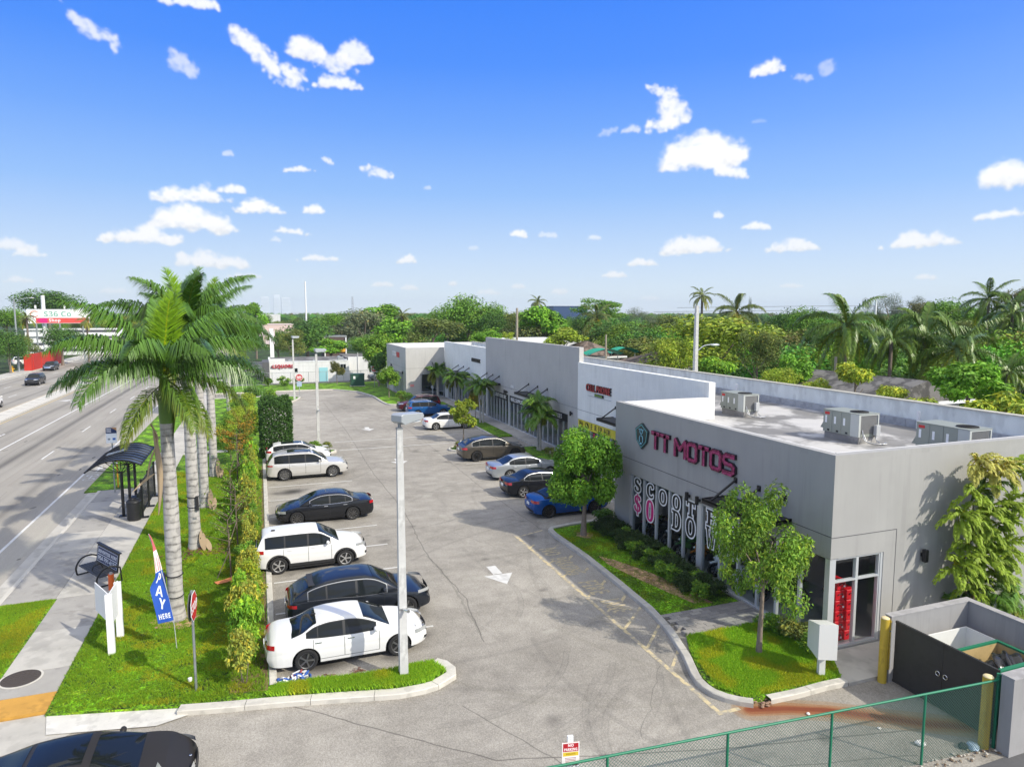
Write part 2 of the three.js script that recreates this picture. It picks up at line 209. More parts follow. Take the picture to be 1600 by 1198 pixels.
{
  const L = [line(-11.44, -11.30, 10, -60), line(-11.44, -11.30, -60, -420), line(-19.56, -19.40, 10, -420), line(-38.6, -38.46, 10, -420)];
  for (let z = 12; z > -300; z -= 12.5) { L.push(line(-15.48, -15.36, z - 57.6 + 62, z - 60.9 + 62)); L.push(line(-30.4, -30.28, z - 3, z - 6.2)); L.push(line(-34.5, -34.38, z - 3, z - 6.2)); }
  for (const z of [-69, -95, -130, -165]) { L.push(line(-21.72, -21.56, z, z - 3.2, .004)); L.push(sheet([[-21.56, z - 2.1], [-21.56, z - 2.6], [-22.3, z - 2.6], [-22.3, z - 2.1]], .004)); L.push(sheet([[-22.3, z - 3.1], [-22.3, z - 1.6], [-23.4, z - 2.35]], .004)); }
  struct('lane_markings', L, M.paint);
  struct('median_lines', [line(-24.0, -23.86, 10, -420), line(-26.75, -26.6, 10, -420)], M.yellowPaint);
  const bike = [new THREE.TorusGeometry(.32, .04, 4, 20), new THREE.TorusGeometry(.32, .04, 4, 20)].map((g, i) => { g.scale(1, 1, .05); g.rotateX(-Math.PI / 2); g.translate(-10.75, .006, -50.4 - i * 1.15); return g; });
  struct('bike_lane_symbol', [...bike, line(-10.78, -10.72, -50.4, -51.5, .005), sheet([[-11.0, -53.6], [-10.5, -53.6], [-10.75, -54.6]], .005), line(-10.8, -10.7, -52.6, -53.6, .005)], M.paint);
  struct('median_kerb', [slab([[-26.3, 20], [-24.25, 20], [-24.25, -420], [-26.3, -420]], -.05, .15)], M.concLight);
  const tilesG = structGroup('far_pavement'); mesh('pavement', [slab([[-42.2, 20], [-39.2, 20], [-39.2, -420], [-42.2, -420]], -.05, .12)], M.conc, tilesG); mesh('kerb', [slab([[-39.2, 20], [-39, 20], [-39, -420], [-39.2, -420]], -.05, .15)], M.concLight, tilesG);
}
// bus bay: gutter, kerb, concrete pad of cast slabs
struct('gutter', [line(-9.98, -9.46, 10, -46.6, .005)], M.conc);
{
  const kg = structGroup('road_kerb'); for (let z = 10; z > -46; z -= 3) { const z1 = Math.max(z - 2.985, -46.4); mesh('kerb_stone', [rbx(-9.46, -9.28, -.05, .12, z1, z, .02)], M.concLight, kg); }
  const pad = structGroup('bus_pad'), R = rng(3);
  for (const [x0, x1] of [[-9.275, -7.53], [-7.515, -5.76]]) for (let z = -29.1; z > -46; z -= 2.9) { const d = R() * .004; mesh('slab', [bx(x0, x1, -.05, .11 + d, Math.max(z - 2.885, -46.4), z)], R() < .4 ? M.concDark : M.conc, pad); }
  const sw = structGroup('sidewalk');
  for (let z = -21.75; z > -29; z -= 1.47) mesh('slab', [bx(-7.46, -5.75, -.05, .11 + R() * .006, Math.max(z - 1.455, -29.08), z)], R() < .4 ? M.concDark : M.conc, sw);
  for (let z = -46.4; z > -118; z -= 1.6) mesh('slab', [bx(-7.40, -5.72, -.05, .11 + R() * .004, z - 1.585, z)], R() < .3 ? M.concDark : M.conc, sw);
  mesh('tactile_strip', [bx(-7.46, -5.75, -.05, .102, -21.74, -20.72)], std([.62, .33, .06], { roughness: .85, map: rep(T.conc, .5) }), sw);
  struct('driveway_apron', [sheet([[-9.46, -20.7], [-5.75, -20.7], [-5.0, -20.2], [-4.8, -19.6], [-5.45, -19], [-5.45, -8], [-9.46, -8]], .012)], M.conc);
  struct('lawn_path', [bx(-5.7, -.1, -.05, .115, -57.1, -56.2)], M.concLight);
}
// manhole cover set in the pavement
{
  const t = structGroup('manhole'); mesh('rim', [(() => { const g = new THREE.CylinderGeometry(.56, .56, .02, 40); g.translate(-6.92, .118, -22.85); return g; })()], M.concLight, t);
  const cov = [(() => { const g = new THREE.CylinderGeometry(.5, .5, .016, 40); g.translate(-6.92, .124, -22.85); return g; })()]; for (let a = 0; a < 7; a++) for (let b = 0; b < 7; b++) { const x = (a - 3) * .13, z = (b - 3) * .13; if (Math.hypot(x, z) < .44) cov.push(bx(-6.92 + x - .045, -6.92 + x + .045, .132, .139, -22.85 + z - .045, -22.85 + z + .045)); }
  mesh('cover', cov, std([.085, .07, .06], { roughness: .8, metalness: .3 }), t);
}

// ---------------------------------------------------------------- the car park asphalt, one drawing in metres for each half
function lotTexture(x0, x1, z0, z1, seed) {
  return canvasTex(2048, 2048, (c, w, h) => {
    const sx = w / (x1 - x0), sz = h / (z0 - z1); c.fillStyle = 'rgb(157,152,144)'; c.fillRect(0, 0, w, h);
    const im = c.getImageData(0, 0, w, h), d = im.data;
    for (let j = 0; j < h; j++) for (let i = 0; i < w; i++) { const x = x0 + i / sx, z = z0 - j / sz, o = (j * w + i) * 4; const b = fbm(x * .22, z * .22, 91, 5, 0, .58) - .5, f = fbm(x * 1.9, z * 1.9, 93, 3) - .5, st = fbm(x * .5, z * 2.6, 97, 3) - .5; const n = b * 44 + f * 24 + st * 14 + (hash2(i, j, 8) - .5) * 30 + (hash2(i >> 1, j >> 1, 18) - .5) * 20; d[o] += n; d[o + 1] += n * .99; d[o + 2] += n * .96; } c.putImageData(im, 0, 0);
    c.setTransform(sx, 0, 0, -sz, -x0 * sx, z0 * sz); c.lineCap = 'round'; const R = rng(seed);
    const blob = (x, z, r, a, s = 1) => { for (let k = 0; k < 7; k++) { const rr = r * (.4 + .6 * R()), g = c.createRadialGradient(0, 0, 0, 0, 0, rr); c.save(); c.translate(x + (R() - .5) * r, z + (R() - .5) * r); c.scale(s, 1); g.addColorStop(0, `rgba(40,38,36,${a * .5})`); g.addColorStop(1, 'rgba(40,38,36,0)'); c.fillStyle = g; c.beginPath(); c.arc(0, 0, rr, 0, 7); c.fill(); c.restore(); } };
    for (const z of [-20.7, -23.6, -26.6, -29.6, -32.7, -36, -39.2, -42.5, -46.2, -49.6]) { blob(1.4, z, .8, .5, 1.3); blob(3.6, z + .2, .5, .35); }
    for (const z of [-32.5, -37.3, -41.4, -47.5, -61.6, -65.5, -69, -73.4]) { blob(16.8, z, .8, .5, 1.3); }
    for (let k = 0; k < 60; k++) blob(x0 + R() * (x1 - x0), z1 + R() * (z0 - z1), .12 + R() * .35, .17);
    const crack = (pts, wd, al, jit = .12) => { c.strokeStyle = `rgba(58,55,52,${al})`; c.lineWidth = wd; c.beginPath(); pts.forEach(([x, z], i) => { if (!i) { c.moveTo(x, z); return; } const [px, pz] = pts[i - 1], n = Math.ceil(Math.hypot(x - px, z - pz) / .35); for (let k = 1; k <= n; k++) c.lineTo(px + (x - px) * k / n + (R() - .5) * jit, pz + (z - pz) * k / n + (R() - .5) * jit); }); c.stroke(); };
    crack([[6.6, -20.5], [7.0, -24], [6.7, -29.5], [7.1, -36], [6.9, -47], [7.2, -62], [7, -85]], .035, .42, .08); crack([[6.65, -21], [6.9, -25.3], [6.72, -29]], .09, .16, .12);
    crack([[12.9, -30.6], [12.6, -40], [12.75, -52], [12.5, -75]], .03, .4, .07); crack([[0.3, -19], [5, -14.7], [10.2, -13.2], [16, -12]], .035, .5, .05); crack([[4.9, -17.2], [6.5, -14], [7.2, -11.2]], .03, .4, .05); crack([[9.2, -12.6], [14.8, -11.3]], .03, .4, .05);
    for (let k = 0; k < 26; k++) { const x = x0 + R() * (x1 - x0), z = z1 + R() * (z0 - z1), a = R() * 6.3, l = 1 + R() * 5; crack([[x, z], [x + Math.cos(a) * l, z + Math.sin(a) * l]], .016, .4, .2); }
    const arc = (x, z, r, a0, a1, wd, al) => { c.strokeStyle = `rgba(45,43,42,${al})`; c.lineWidth = wd; c.beginPath(); c.arc(x, z, r, a0, a1); c.stroke(); };   // tyre marks of cars turning
    for (const [x, z, r, a0, a1, al] of [[4.6, -24.4, 4.5, 5.0, 6.9, .2], [4.5, -24.6, 5.9, 5.0, 6.6, .16], [5.0, -20.5, 5.6, .5, 1.9, .22], [5.0, -20.6, 4.2, .4, 1.8, .22], [5.2, -19.8, 6.5, .5, 1.7, .16], [11.5, -13, 3.9, 2.2, 4.2, .16], [12.6, -13.4, 5.2, 2.6, 4.0, .16], [4.6, -41.5, 3.4, -1.4, .9, .2], [4.7, -41.2, 2.2, -1.2, .6, .16], [9.6, -46, 4, 2, 4, .13], [9, -56, 3.4, 5.2, 7, .12]]) { arc(x, z, r, a0, a1, .17, al * .2); arc(x, z, r + .09, a0, a1, .025, al * .6); arc(x, z, r - .09, a0, a1, .025, al * .55); }
    for (let k = 0; k < 46; k++) { const x = 7 + R() * 5, z = z1 + R() * (z0 - z1), r = 5 + R() * 20, a = R() * 6.3; arc(x + Math.cos(a) * r, z + Math.sin(a) * r, r, a + 2.9, a + 3.5, .18, .03 + .04 * R()); }
    c.fillStyle = 'rgba(206,201,190,.16)'; for (let k = 0; k < 40; k++) { c.beginPath(); c.ellipse(x0 + R() * (x1 - x0), z1 + R() * (z0 - z1), .1 + R() * .8, .1 + R() * .4, R() * 3, 0, 7); c.fill(); }
    // rust run-off from the drain to the bin store
    const rust = [[12.2, -14.3], [13.2, -14.0], [14.2, -13.5], [15.2, -12.85], [16.2, -12.15], [17, -11.7]];
    for (const [wd, al, col] of [[.95, .10, '150,105,50'], [.6, .14, '150,84,36'], [.36, .2, '134,58,26'], [.18, .2, '110,40,20']]) for (let k = 0; k < 3; k++) { c.strokeStyle = `rgba(${col},${al})`; c.lineWidth = wd; c.beginPath(); rust.forEach(([x, z], i) => { const X = x + (R() - .5) * .12, Z = z + (R() - .5) * .12; i ? c.lineTo(X, Z) : c.moveTo(X, Z); }); c.stroke(); }
  });
}
function lotSheet(name, pts, x0, x1, z0, z1, seed) {
  const t = lotTexture(x0, x1, z0, z1, seed), g = sheet(pts, .002), p = g.attributes.position, uv = g.attributes.uv;
  for (let i = 0; i < p.count; i++) uv.setXY(i, (p.getX(i) - x0) / (x1 - x0), (z1 - p.getZ(i)) / (z1 - z0));
  return struct(name, g, std([.93, .925, .905], { map: t, roughness: .92, bumpMap: rep(T.grain, (x1 - x0) * .9, (z0 - z1) * .9), bumpScale: .005 }));
}
lotSheet('car_park', [[-5.4, -9], [-5.4, -21], [0, -21], [0, -48], [21, -48], [21, -9]], -6, 21, -9, -48, 1);
lotSheet('car_park_far', [[0, -48], [21, -48], [21, -99], [-9, -99], [-9, -91], [0, -91]], -9, 21, -48, -99, 2);
struct('neighbour_car_park', [sheet([[11, -10.4], [30, -10.65], [30, 10], [11, 10]], .02)], std([.12, .12, .125], { map: rep(T.road, .2), roughness: .9 }));
// stall lines
{
  const L = [], w = .05; for (const z of [-22.2, -25.05, -28.08, -31.18, -34.22, -37.55, -40.85, -44.08, -48.6]) L.push(line(.2, 5.3, z - w, z + w, .007));
  for (const z of [-33.9, -39.2, -43.6, -46.2, -49.3, -59.6, -63.7, -67.6, -71.4, -75.4]) L.push(line(13.6, 18.8, z - w, z + w, .007));
  L.push(line(5.6, 16, -54.3, -54.42, .007), line(5.6, 16, -57.9, -58.02, .007));
  for (const [x, z] of [[8.95, -26.5], [9.25, -49.4], [9.2, -64.3]]) L.push(line(x - .2, x + .2, z - .3, z + .62, .007), sheet([[x - .62, z + .68], [x + .62, z + .68], [x, z + 1.75]], .007));
  struct('stall_lines', L, std([.74, .73, .70], { roughness: .75, map: rep(T.conc, .45) }));
  // fire lane: kerb-side lines, ticks and lettering
  const Y = [line(11.28, 11.42, -30.2, -14.5, .007), sheet([[11.28, -14.5], [12.0, -14.5], [12.0, -14.36], [11.28, -14.36]], .007)];
  const diag = (xa, za, xb, zb, h = .07) => Y.push(sheet([[xa, za - h], [xb, zb - h], [xb, zb + h], [xa, za + h]], .0075));
  diag(11.42, -19.7, 12.82, -21.0); diag(11.42, -18.25, 12.82, -19.67); diag(11.42, -16.85, 12.35, -17.85); diag(11.42, -30.0, 12.9, -30.5, .05);
  for (const z of [-28.4, -26.2, -24.7, -22.5, -21.0]) diag(11.42, z, 11.75, z - .3); diag(11.9, -25.0, 12.2, -25.25, .05);
  for (const z of [-28.3, -26.8, -25.2, -23.7, -22.1]) diag(12.45, z + .35, 12.8, z, .09);
  for (const [s, za, zb] of [['NO', -28.0, -27.1], ['PARKING', -26.7, -24.7], ['FIRE', -23.9, -22.6], ['LANE', -22.0, -20.9]]) { const g = new THREE.ShapeGeometry(font.generateShapes(s, 1), 3); g.computeBoundingBox(); const b = g.boundingBox; g.translate(-b.min.x, -b.min.y, 0); g.scale((zb - za) / (b.max.x - b.min.x), .85 / (b.max.y - b.min.y), 1); const p = g.attributes.position; for (let i = 0; i < p.count; i++) { const u = p.getX(i), v = p.getY(i); p.setXYZ(i, 11.66 + v * .95, .0085, za + u); } g.computeVertexNormals(); Y.push(g); }
  const fade = dataTex(512, (u, v, i, j) => { const n = fbm(u * 24, v * 24, 5, 5, 24), k = smooth(.38, .62, n + .1 * hash2(i, j, 4)); return [lerp(.70, .88, k), lerp(.67, .81, k), lerp(.61, .64, k)]; }, true, .3);
  struct('fire_lane_marking', Y, std([.80, .80, .80], { roughness: .85, map: fade }));
}

// ---------------------------------------------------------------- kerbs: stones along a path, a mesh each
function kerb(name, pts, w, h, mat, len = 1.6, closed = false) {
  const g = structGroup(name), c = new THREE.CatmullRomCurve3(pts.map(([x, z]) => new THREE.Vector3(x, 0, z)), closed, 'catmullrom', .12), L = c.getLength(), n = Math.max(1, Math.round(L / len)), R = rng(pts.length * 7 + 3);
  for (let i = 0; i < n; i++) {
    const k = 5, out = [], ga = .006 / L; for (let s = 0; s <= k; s++) { const t = lerp(i / n + ga, (i + 1) / n - ga, s / k), P = c.getPointAt(t), T2 = c.getTangentAt(t), nx = -T2.z, nz = T2.x; out.push([P.x, P.z, nx, nz]); }
    const y = h + R() * .004, ch = .022, sec = [[-w / 2, -.05], [-w / 2, y - ch], [-w / 2 + ch, y], [w / 2 - ch, y], [w / 2, y - ch], [w / 2, -.05]];
    const gs = grid(k, 5, (u, v, a, b) => { const [x, z, nx, nz] = out[a], [o, yy] = sec[b]; return [x + nx * o, yy, z + nz * o]; }); const side = gs.toNonIndexed(); side.computeVertexNormals();
    mesh('kerb_stone', [uvBox(side)], mat, g);
  }
}
kerb('parking_kerb', [[.02, -19.9], [.02, -30], [.02, -40], [.02, -52.4]], .22, .14, M.concLight, 3);
kerb('island_kerb', [[-2.4, -19.55], [-1.2, -19.28], [.2, -19.02], [1.8, -18.66], [3.3, -18.3], [4.3, -18.3], [5.0, -18.72], [5.06, -19.25], [4.72, -19.62]], .34, .15, M.concLight, 1.9);
kerb('shop_bed_kerb', [[16.2, -30.75], [14.4, -30.62], [13.25, -30.35], [13.12, -29.4], [13.2, -26.5], [13.12, -23.5], [12.98, -20.6], [12.7, -18.9], [12.2, -17.2], [11.72, -16.0], [11.68, -15.3], [12.0, -14.75], [12.45, -14.42]], .26, .15, M.conc, 1.7);
kerb('mailbox_kerb', [[12.95, -14.42], [13.9, -14.38], [15.0, -14.42], [15.7, -14.38]], .26, .15, M.concLight, 1.4);
kerb('front_kerb', [[18.9, -31], [18.9, -45], [18.9, -50]], .16, .14, M.concLight, 3); kerb('front_kerb', [[18.9, -55.2], [18.9, -62], [18.9, -79.5]], .16, .14, M.concLight, 3);
kerb('tree_island_kerb', [[18.9, -50.2], [15, -50.2], [13.95, -50.7], [13.7, -51.3], [14.0, -52.0], [15, -52.6], [15.8, -54.9], [18.9, -55.2]], .16, .14, M.concLight, 2);
kerb('hedge_island_kerb', [[.02, -52.6], [3.4, -53.0], [5.0, -53.3], [5.4, -53.9], [4.8, -54.6], [1, -56.6], [.1, -61], [.1, -78], [.6, -80.2], [2.2, -83.0], [4.0, -87.5], [4.6, -90.2], [3.6, -91.6], [0, -92], [-9, -92]], .2, .15, M.concLight, 3);
kerb('far_kerb', [[-9, -97.6], [0, -98], [6, -98], [9.5, -97.6], [12.4, -93.6], [13.5, -88], [13.65, -82], [13.9, -79.5], [14.6, -78.9], [16.4, -78.7], [18.9, -79.4]], .2, .15, M.concLight, 3);
struct('kerb_ramp', [(() => { const g = sheet([[-5.75, -20.68], [-4.9, -20.35], [-2.3, -19.72], [-2.15, -19.3], [-2.9, -19.05], [-5.5, -19.6]], .035); return g; })()], std([.74, .72, .66], { map: rep(T.conc, .42), roughness: .9 }));

// ---------------------------------------------------------------- lawns
function lawn(name, pts, y = .1) { return struct(name, [slab(pts, -.05, y)], M.grass); }
lawn('roadside_lawn', [[-5.74, -20.55], [-2.5, -19.75], [-1.2, -19.4], [.0, -19.2], [-.08, -30], [-.08, -50.3], [-.08, -92], [-5.71, -92], [-5.71, -46.4], [-5.745, -46.4]], .1);
lawn('verge_lawn', [[-10.2, -46.5], [-7.41, -46.5], [-7.41, -118], [-10.3, -118]], .06);
lawn('corner_lawn', [[-9.28, -20.7], [-7.47, -20.7], [-7.47, -29.08], [-9.28, -29.08]], .1);
lawn('island_lawn', [[-.05, -19.25], [1.8, -18.84], [3.3, -18.48], [4.25, -18.48], [4.82, -18.84], [4.88, -19.2], [4.6, -19.5], [2.4, -19.42], [.1, -19.75]], .14);
lawn('shop_bed_lawn', [[13.22, -30.2], [16.4, -30.6], [16.4, -20.0], [13.1, -20.0], [13.28, -26.5]], .12);
lawn('corner_bed_lawn', [[12.92, -18.25], [16.4, -18.25], [16.4, -15.5], [15.7, -14.5], [12.3, -14.5], [11.86, -15.2], [11.9, -16.0], [12.38, -17.2]], .12);
lawn('front_lawn', [[18.98, -31], [20.5, -31], [20.5, -50.1], [18.98, -50.1]], .11); lawn('front_lawn', [[18.98, -55.3], [20.5, -55.3], [20.5, -79.3], [18.98, -79.3]], .11);
lawn('tree_island_lawn', [[18.8, -50.3], [15, -50.3], [14.1, -50.8], [13.9, -51.3], [14.1, -51.9], [15.1, -52.5], [15.9, -54.8], [18.8, -55.1]], .11);
lawn('hedge_island_lawn', [[-.1, -52.7], [3.4, -53.15], [4.9, -53.45], [5.2, -53.9], [4.7, -54.45], [.9, -56.5], [0, -61], [-.1, -78], [.5, -80.3], [2.1, -83.1], [3.9, -87.6], [4.4, -90.2], [3.6, -91.4], [0, -91.8], [-5.7, -91.8], [-5.7, -92.1], [-9, -92.1]], .108);
lawn('far_lawn', [[-9, -97.7], [6, -98.1], [9.6, -97.7], [12.5, -93.7], [13.6, -88], [13.75, -82], [14.0, -79.6], [16.9, -78.9], [16.9, -106.9], [-9, -106.9]], .11);
struct('bare_soil', [sheet([[13.7, -26], [14.1, -25.4], [14.8, -23.6], [15.3, -21.4], [15.4, -20.2], [14.7, -20.4], [14.1, -22.6], [13.6, -25]], .126)], M.soil);
for (const [x, z, r, s] of [[-3.06, -25.6, .75, 1], [14.4, -16.55, .5, 2], [14.4, -28.8, .45, 3]]) { const R = rng(s), pts = []; for (let i = 0; i < 18; i++) { const q = r * (.75 + .5 * R()); pts.push([x + Math.cos(i / 18 * 6.283) * q, z + Math.sin(i / 18 * 6.283) * q]); } struct('mulch_ring', [sheet(pts, .127)], M.soil); }
struct('hedge_bed', [sheet([[-1.15, -19.9], [-.12, -19.7], [-.1, -50.2], [-1.0, -50.2], [-1.3, -40], [-.95, -30]], .106)], std([.34, .33, .2], { map: rep(T.soil, .5), roughness: 1 }));
// walks by the shops
struct('corner_walk', [bx(15.72, 20.5, -.05, .10, -15.88, -14.25)], M.conc);
{ const g = structGroup('shop_walk'); for (let z = -30.8; z > -84; z -= 3) mesh('slab', [bx(20.52, 21.9, -.05, .12, z - 2.985, z)], M.conc, g); }
{ // brick paver walk across the planting bed to the shop door
  const g = structGroup('paver_walk'), R = rng(8), mats = [[.36, .34, .31], [.29, .275, .255], [.44, .41, .36]].map((c) => std(c, { roughness: .9, map: rep(T.conc, .9) })), list = [[], [], []];
  for (let r = 0, z = -19.97; z < -18.3; z += .212, r++) for (let x = 13.0 + (r % 2) * .21; x < 16.4; x += .42) list[R() * 3 | 0].push(rbx(x + .006, x + .412, -.02, .128 + R() * .006, z + .005, z + .206, .008, 1));
  list.forEach((l, i) => stuff(mesh('paver', l, mats[i], g)));
}
// ================================================================ the shopping row
const plaza = thing('shopping_plaza', 'long one-storey row of grey and white shop units with parapets along the car park', 'building', [0, 0, 0]);
const inner = std([.80, .795, .78], { map: rep(T.wall, .16), roughness: .9 });
const interiorWall = std([.34, .34, .35], { roughness: .9 }), interiorFloor = std([.30, .31, .31], { roughness: .35 });
{
  const W = (name, geos, mat = M.greyWall) => mesh(name, geos, mat, plaza);
  const th = .3, frontGrey = std([.41, .405, .39], { map: rep(T.wall, .16), roughness: .9, bumpMap: rep(T.grain, .9), bumpScale: .003 });
  // unit at the near end: front wall round the window band, corner return
  W('wall', [bx(16.5, 16.5 + th, 3.12, 6.42, -29.7, -15.9), bx(16.5, 16.5 + th, 0, 3.12, -29.7, -28.2), bx(16.5, 16.5 + th, 0, .15, -28.2, -15.9)], frontGrey);
  W('wall', [bx(16.8, 30, 3.1, 6.42, -15.9 - th, -15.9), bx(18.72, 30, 0, 3.1, -15.9 - th, -15.9), bx(16.8, 18.72, 0, .15, -15.9 - th, -15.9)], frontGrey);
  W('wall', [bx(16.8, 21.75, 0, 6.40, -29.7, -29.56)]);
  W('parapet_lining', [bx(16.802, 21.8, 5.2, 6.40, -29.558, -29.46), bx(16.802, 16.9, 5.2, 6.41, -29.44, -16.3), bx(16.9, 29.8, 5.2, 6.41, -16.3, -16.202)], inner);
  W('control_joint', [bx(16.494, 16.5, 3.81, 3.835, -29.7, -15.9), bx(16.5, 19.24, 3.79, 3.812, -15.9, -15.894), bx(19.22, 19.242, .1, 3.79, -15.9, -15.894)], M.groove);
  // recessed white unit with the phone shop
  W('wall', [bx(21.8, 22.15, 3.05, 7.18, -45.0, -29.44), bx(21.8, 22.15, 0, .12, -45, -29.6)], M.whiteWall);
  W('parapet_lining', [bx(22.152, 22.2, 5.2, 7.18, -45, -29.46)], inner);
  W('control_joint', [bx(21.794, 21.8, 3.72, 3.74, -45, -29.7)], M.groove);
  // tall grey unit
  W('wall', [bx(21.9, 22.25, 3.05, 8.26, -67, -45.002), bx(21.9, 22.25, 0, 3.05, -46.9, -45.002), bx(21.9, 22.25, 0, 3.05, -67, -66.4), bx(21.9, 22.25, 0, .12, -66.4, -46.9)]);
  W('control_joint', [bx(21.894, 21.9, 3.72, 3.74, -67, -45)], M.groove);
  // white unit beyond it
  W('wall', [bx(22.05, 22.4, 3.05, 7.14, -84.4, -67.002), bx(22.05, 22.4, 0, 3.05, -84.4, -82.8), bx(22.05, 22.4, 0, .12, -82.8, -67.002)], M.whiteWall);
  W('control_joint', [bx(22.044, 22.05, 3.72, 3.74, -84.4, -67)], M.groove);
  // projecting grey unit at the far end
  W('wall', [bx(17.1, 19.0, 0, 6.4, -84.8, -84.5), bx(19.0, 22.05, 3.1, 6.4, -84.8, -84.5), bx(17.1, 17.4, 3.1, 6.4, -98, -84.8), bx(17.1, 17.4, 0, 3.1, -86.3, -84.8), bx(17.1, 17.4, 0, 3.1, -98, -93.5), bx(17.4, 30, 0, 6.4, -98.3, -98)]);
  W('parapet_lining', [bx(17.402, 29.8, 5.2, 6.39, -97.998, -97.9), bx(17.402, 29.8, 5.2, 6.38, -97.2, -97.1)], inner);
  W('control_joint', [bx(17.1, 22.04, 3.79, 3.812, -84.5, -84.494), bx(17.094, 17.1, 3.79, 3.812, -98, -84.5)], M.groove);
  // long rear wall with streaks, roof, low rear upstand
  W('wall', [bx(29.8, 30.1, 0, 6.45, -98.3, -15.9)], M.backWall);
  W('coping', [bx(29.74, 30.16, 6.452, 6.50, -98.3, -15.9)], std([.55, .53, .46], { map: rep(T.conc, .5), roughness: .9 }));
  { const l = []; for (let z = -17; z > -97; z -= 1.22) l.push(bx(29.55, 29.78, 5.24, 5.62, z - 1.2, z)); W('upstand', l, std([.42, .44, .47], { roughness: .8, map: rep(T.conc, .5) })); }
  W('roof', [bx(16.9, 29.79, 5.0, 5.25, -29.45, -16.25), bx(22.2, 29.79, 5.0, 5.25, -84.4, -29.45), bx(17.4, 29.79, 5.0, 5.25, -97.9, -84.85)], M.roof);
  for (const z of [-23.6, -36.9, -51]) W('downpipe', bx(29.4, 29.52, 5.25, 6.1, z, z + .12), M.white);
  for (const g of [bar([19.6, 5.25, -23.6], [19.6, 5.6, -23.6], .05), bar([22, 5.25, -31], [22, 5.5, -31], .05), bar([24.8, 5.25, -36], [24.8, 5.75, -36], .06), bar([25.5, 5.25, -90], [25.5, 6.6, -90], .05), bar([23, 5.25, -60], [23, 5.6, -60], .05)]) W('roof_vent', g, M.white);
  // rooms behind the glass
  W('room_shell', [bx(25, 25.2, .1, 3.3, -29.4, -16.3), bx(16.9, 25, 3.3, 3.5, -29.4, -16.25), bx(28, 28.2, .1, 3.3, -84, -30), bx(22.4, 28, 3.3, 3.5, -84.4, -29.6)], interiorWall);
  for (const z of [-45.2, -53.5, -60.2, -67.1, -76]) W('room_wall', [bx(22.45, 28, .1, 3.3, z - .15, z)], interiorWall);
  W('room_floor', [bx(16.8, 25, -.02, .135, -29.5, -16.2), bx(22.2, 28, -.02, .13, -84.4, -29.8), bx(17.45, 22, -.02, .12, -97.5, -84.85)], interiorFloor);
  W('room_shell', [bx(23, 23.2, .1, 3.3, -97.5, -84.9), bx(17.45, 23, 3.3, 3.5, -97.5, -84.85)], interiorWall);
  // shop windows: each bay a frame with its pane
  const frame = (geos, parent = plaza) => mesh('window', geos, M.alum, parent);
  function bayX(x, z0, z1, y0, y1, opt = {}) {           // bay in a wall facing -x
    const f = opt.f || .05, g = [bx(x, x + .12, y0, y1, z0, z0 + f), bx(x, x + .12, y0, y1, z1 - f, z1), bx(x + .001, x + .119, y0, y0 + f, z0 + f, z1 - f), bx(x + .001, x + .119, y1 - f, y1, z0 + f, z1 - f)];
    if (opt.tr) g.push(bx(x + .001, x + .119, opt.tr, opt.tr + .05, z0 + f, z1 - f));
    const w = frame(g); mesh('pane', (() => { const q = new THREE.PlaneGeometry(z1 - z0 - 2 * f, y1 - y0 - 2 * f); q.rotateY(-Math.PI / 2); q.translate(x + .06, (y0 + y1) / 2, (z0 + z1) / 2); return q; })(), M.glass, w); return w;
  }
  const ttz = [-28.2, -27.06, -26.0, -24.95, -23.9, -22.86], ttBays = [];
  for (let i = 0; i < 5; i++) ttBays.push(bayX(16.56, ttz[i], ttz[i + 1], .15, 3.12));
  mesh('mullion', [bx(16.53, 16.75, .15, 3.12, -22.86, -22.60)], M.alum, plaza);
  const tt2 = [-22.60, -21.42, -20.35, -19.27, -18.3, -17.24, -16.12]; for (let i = 0; i < 6; i++) ttBays.push(bayX(16.56, tt2[i], tt2[i + 1], .15, 3.12, i > 1 && i < 4 ? { tr: 2.3 } : {}));
  mesh('corner_post', [bx(16.52, 16.72, .15, 3.1, -16.12, -15.93)], M.alum, plaza);
  for (const [a, b] of [[16.72, 17.66], [17.66, 18.62]]) { const g = [bx(a, a + .05, .15, 3.1, -16.06, -15.94), bx(b - .05, b, .15, 3.1, -16.06, -15.94), bx(a + .05, b - .05, .15, .21, -16.059, -15.941), bx(a + .05, b - .05, 3.04, 3.1, -16.059, -15.941), bx(a + .05, b - .05, 2.3, 2.36, -16.059, -15.941)]; const w = frame(g); const q = new THREE.PlaneGeometry(b - a - .1, 2.83); q.translate((a + b) / 2, 1.625, -16.0); mesh('pane', q, M.glass, w); }
  mesh('window_reveal', [bx(18.62, 18.72, .15, 3.1, -16.1, -15.92)], M.alum, plaza);
  // varsity letters stuck on the panes
  const lw = std([.9, .9, .9], { roughness: .5 }), lb = std([.012, .012, .013], { roughness: .4 }), lp = std([.62, .015, .20], { roughness: .4 });
  const glyph = (bay, ch, z, y, hgt, wdt, mat, f = serif) => {
    for (const [grow, off, m2, nm] of [[.078, .012, lw, 'letter_outline'], [.012, .016, mat, 'letter']]) { const g = new TextGeometry(ch, { font: f, size: 1, depth: .001, curveSegments: 3, bevelEnabled: true, bevelSize: grow / hgt, bevelThickness: .001, bevelSegments: 1 }); g.computeBoundingBox(); const b = g.boundingBox; g.translate(-(b.min.x + b.max.x) / 2, -(b.min.y + b.max.y) / 2, 0); const e = 2 * grow; g.scale((wdt + e) / (b.max.x - b.min.x), (hgt + e) / (b.max.y - b.min.y), 1); g.rotateY(-Math.PI / 2); g.translate(16.6 - off, y, z); mesh(nm, g, m2, bay); }
  };
  const mid = (i) => i < 5 ? (ttz[i] + ttz[i + 1]) / 2 : (tt2[i - 5] + tt2[i - 4]) / 2;
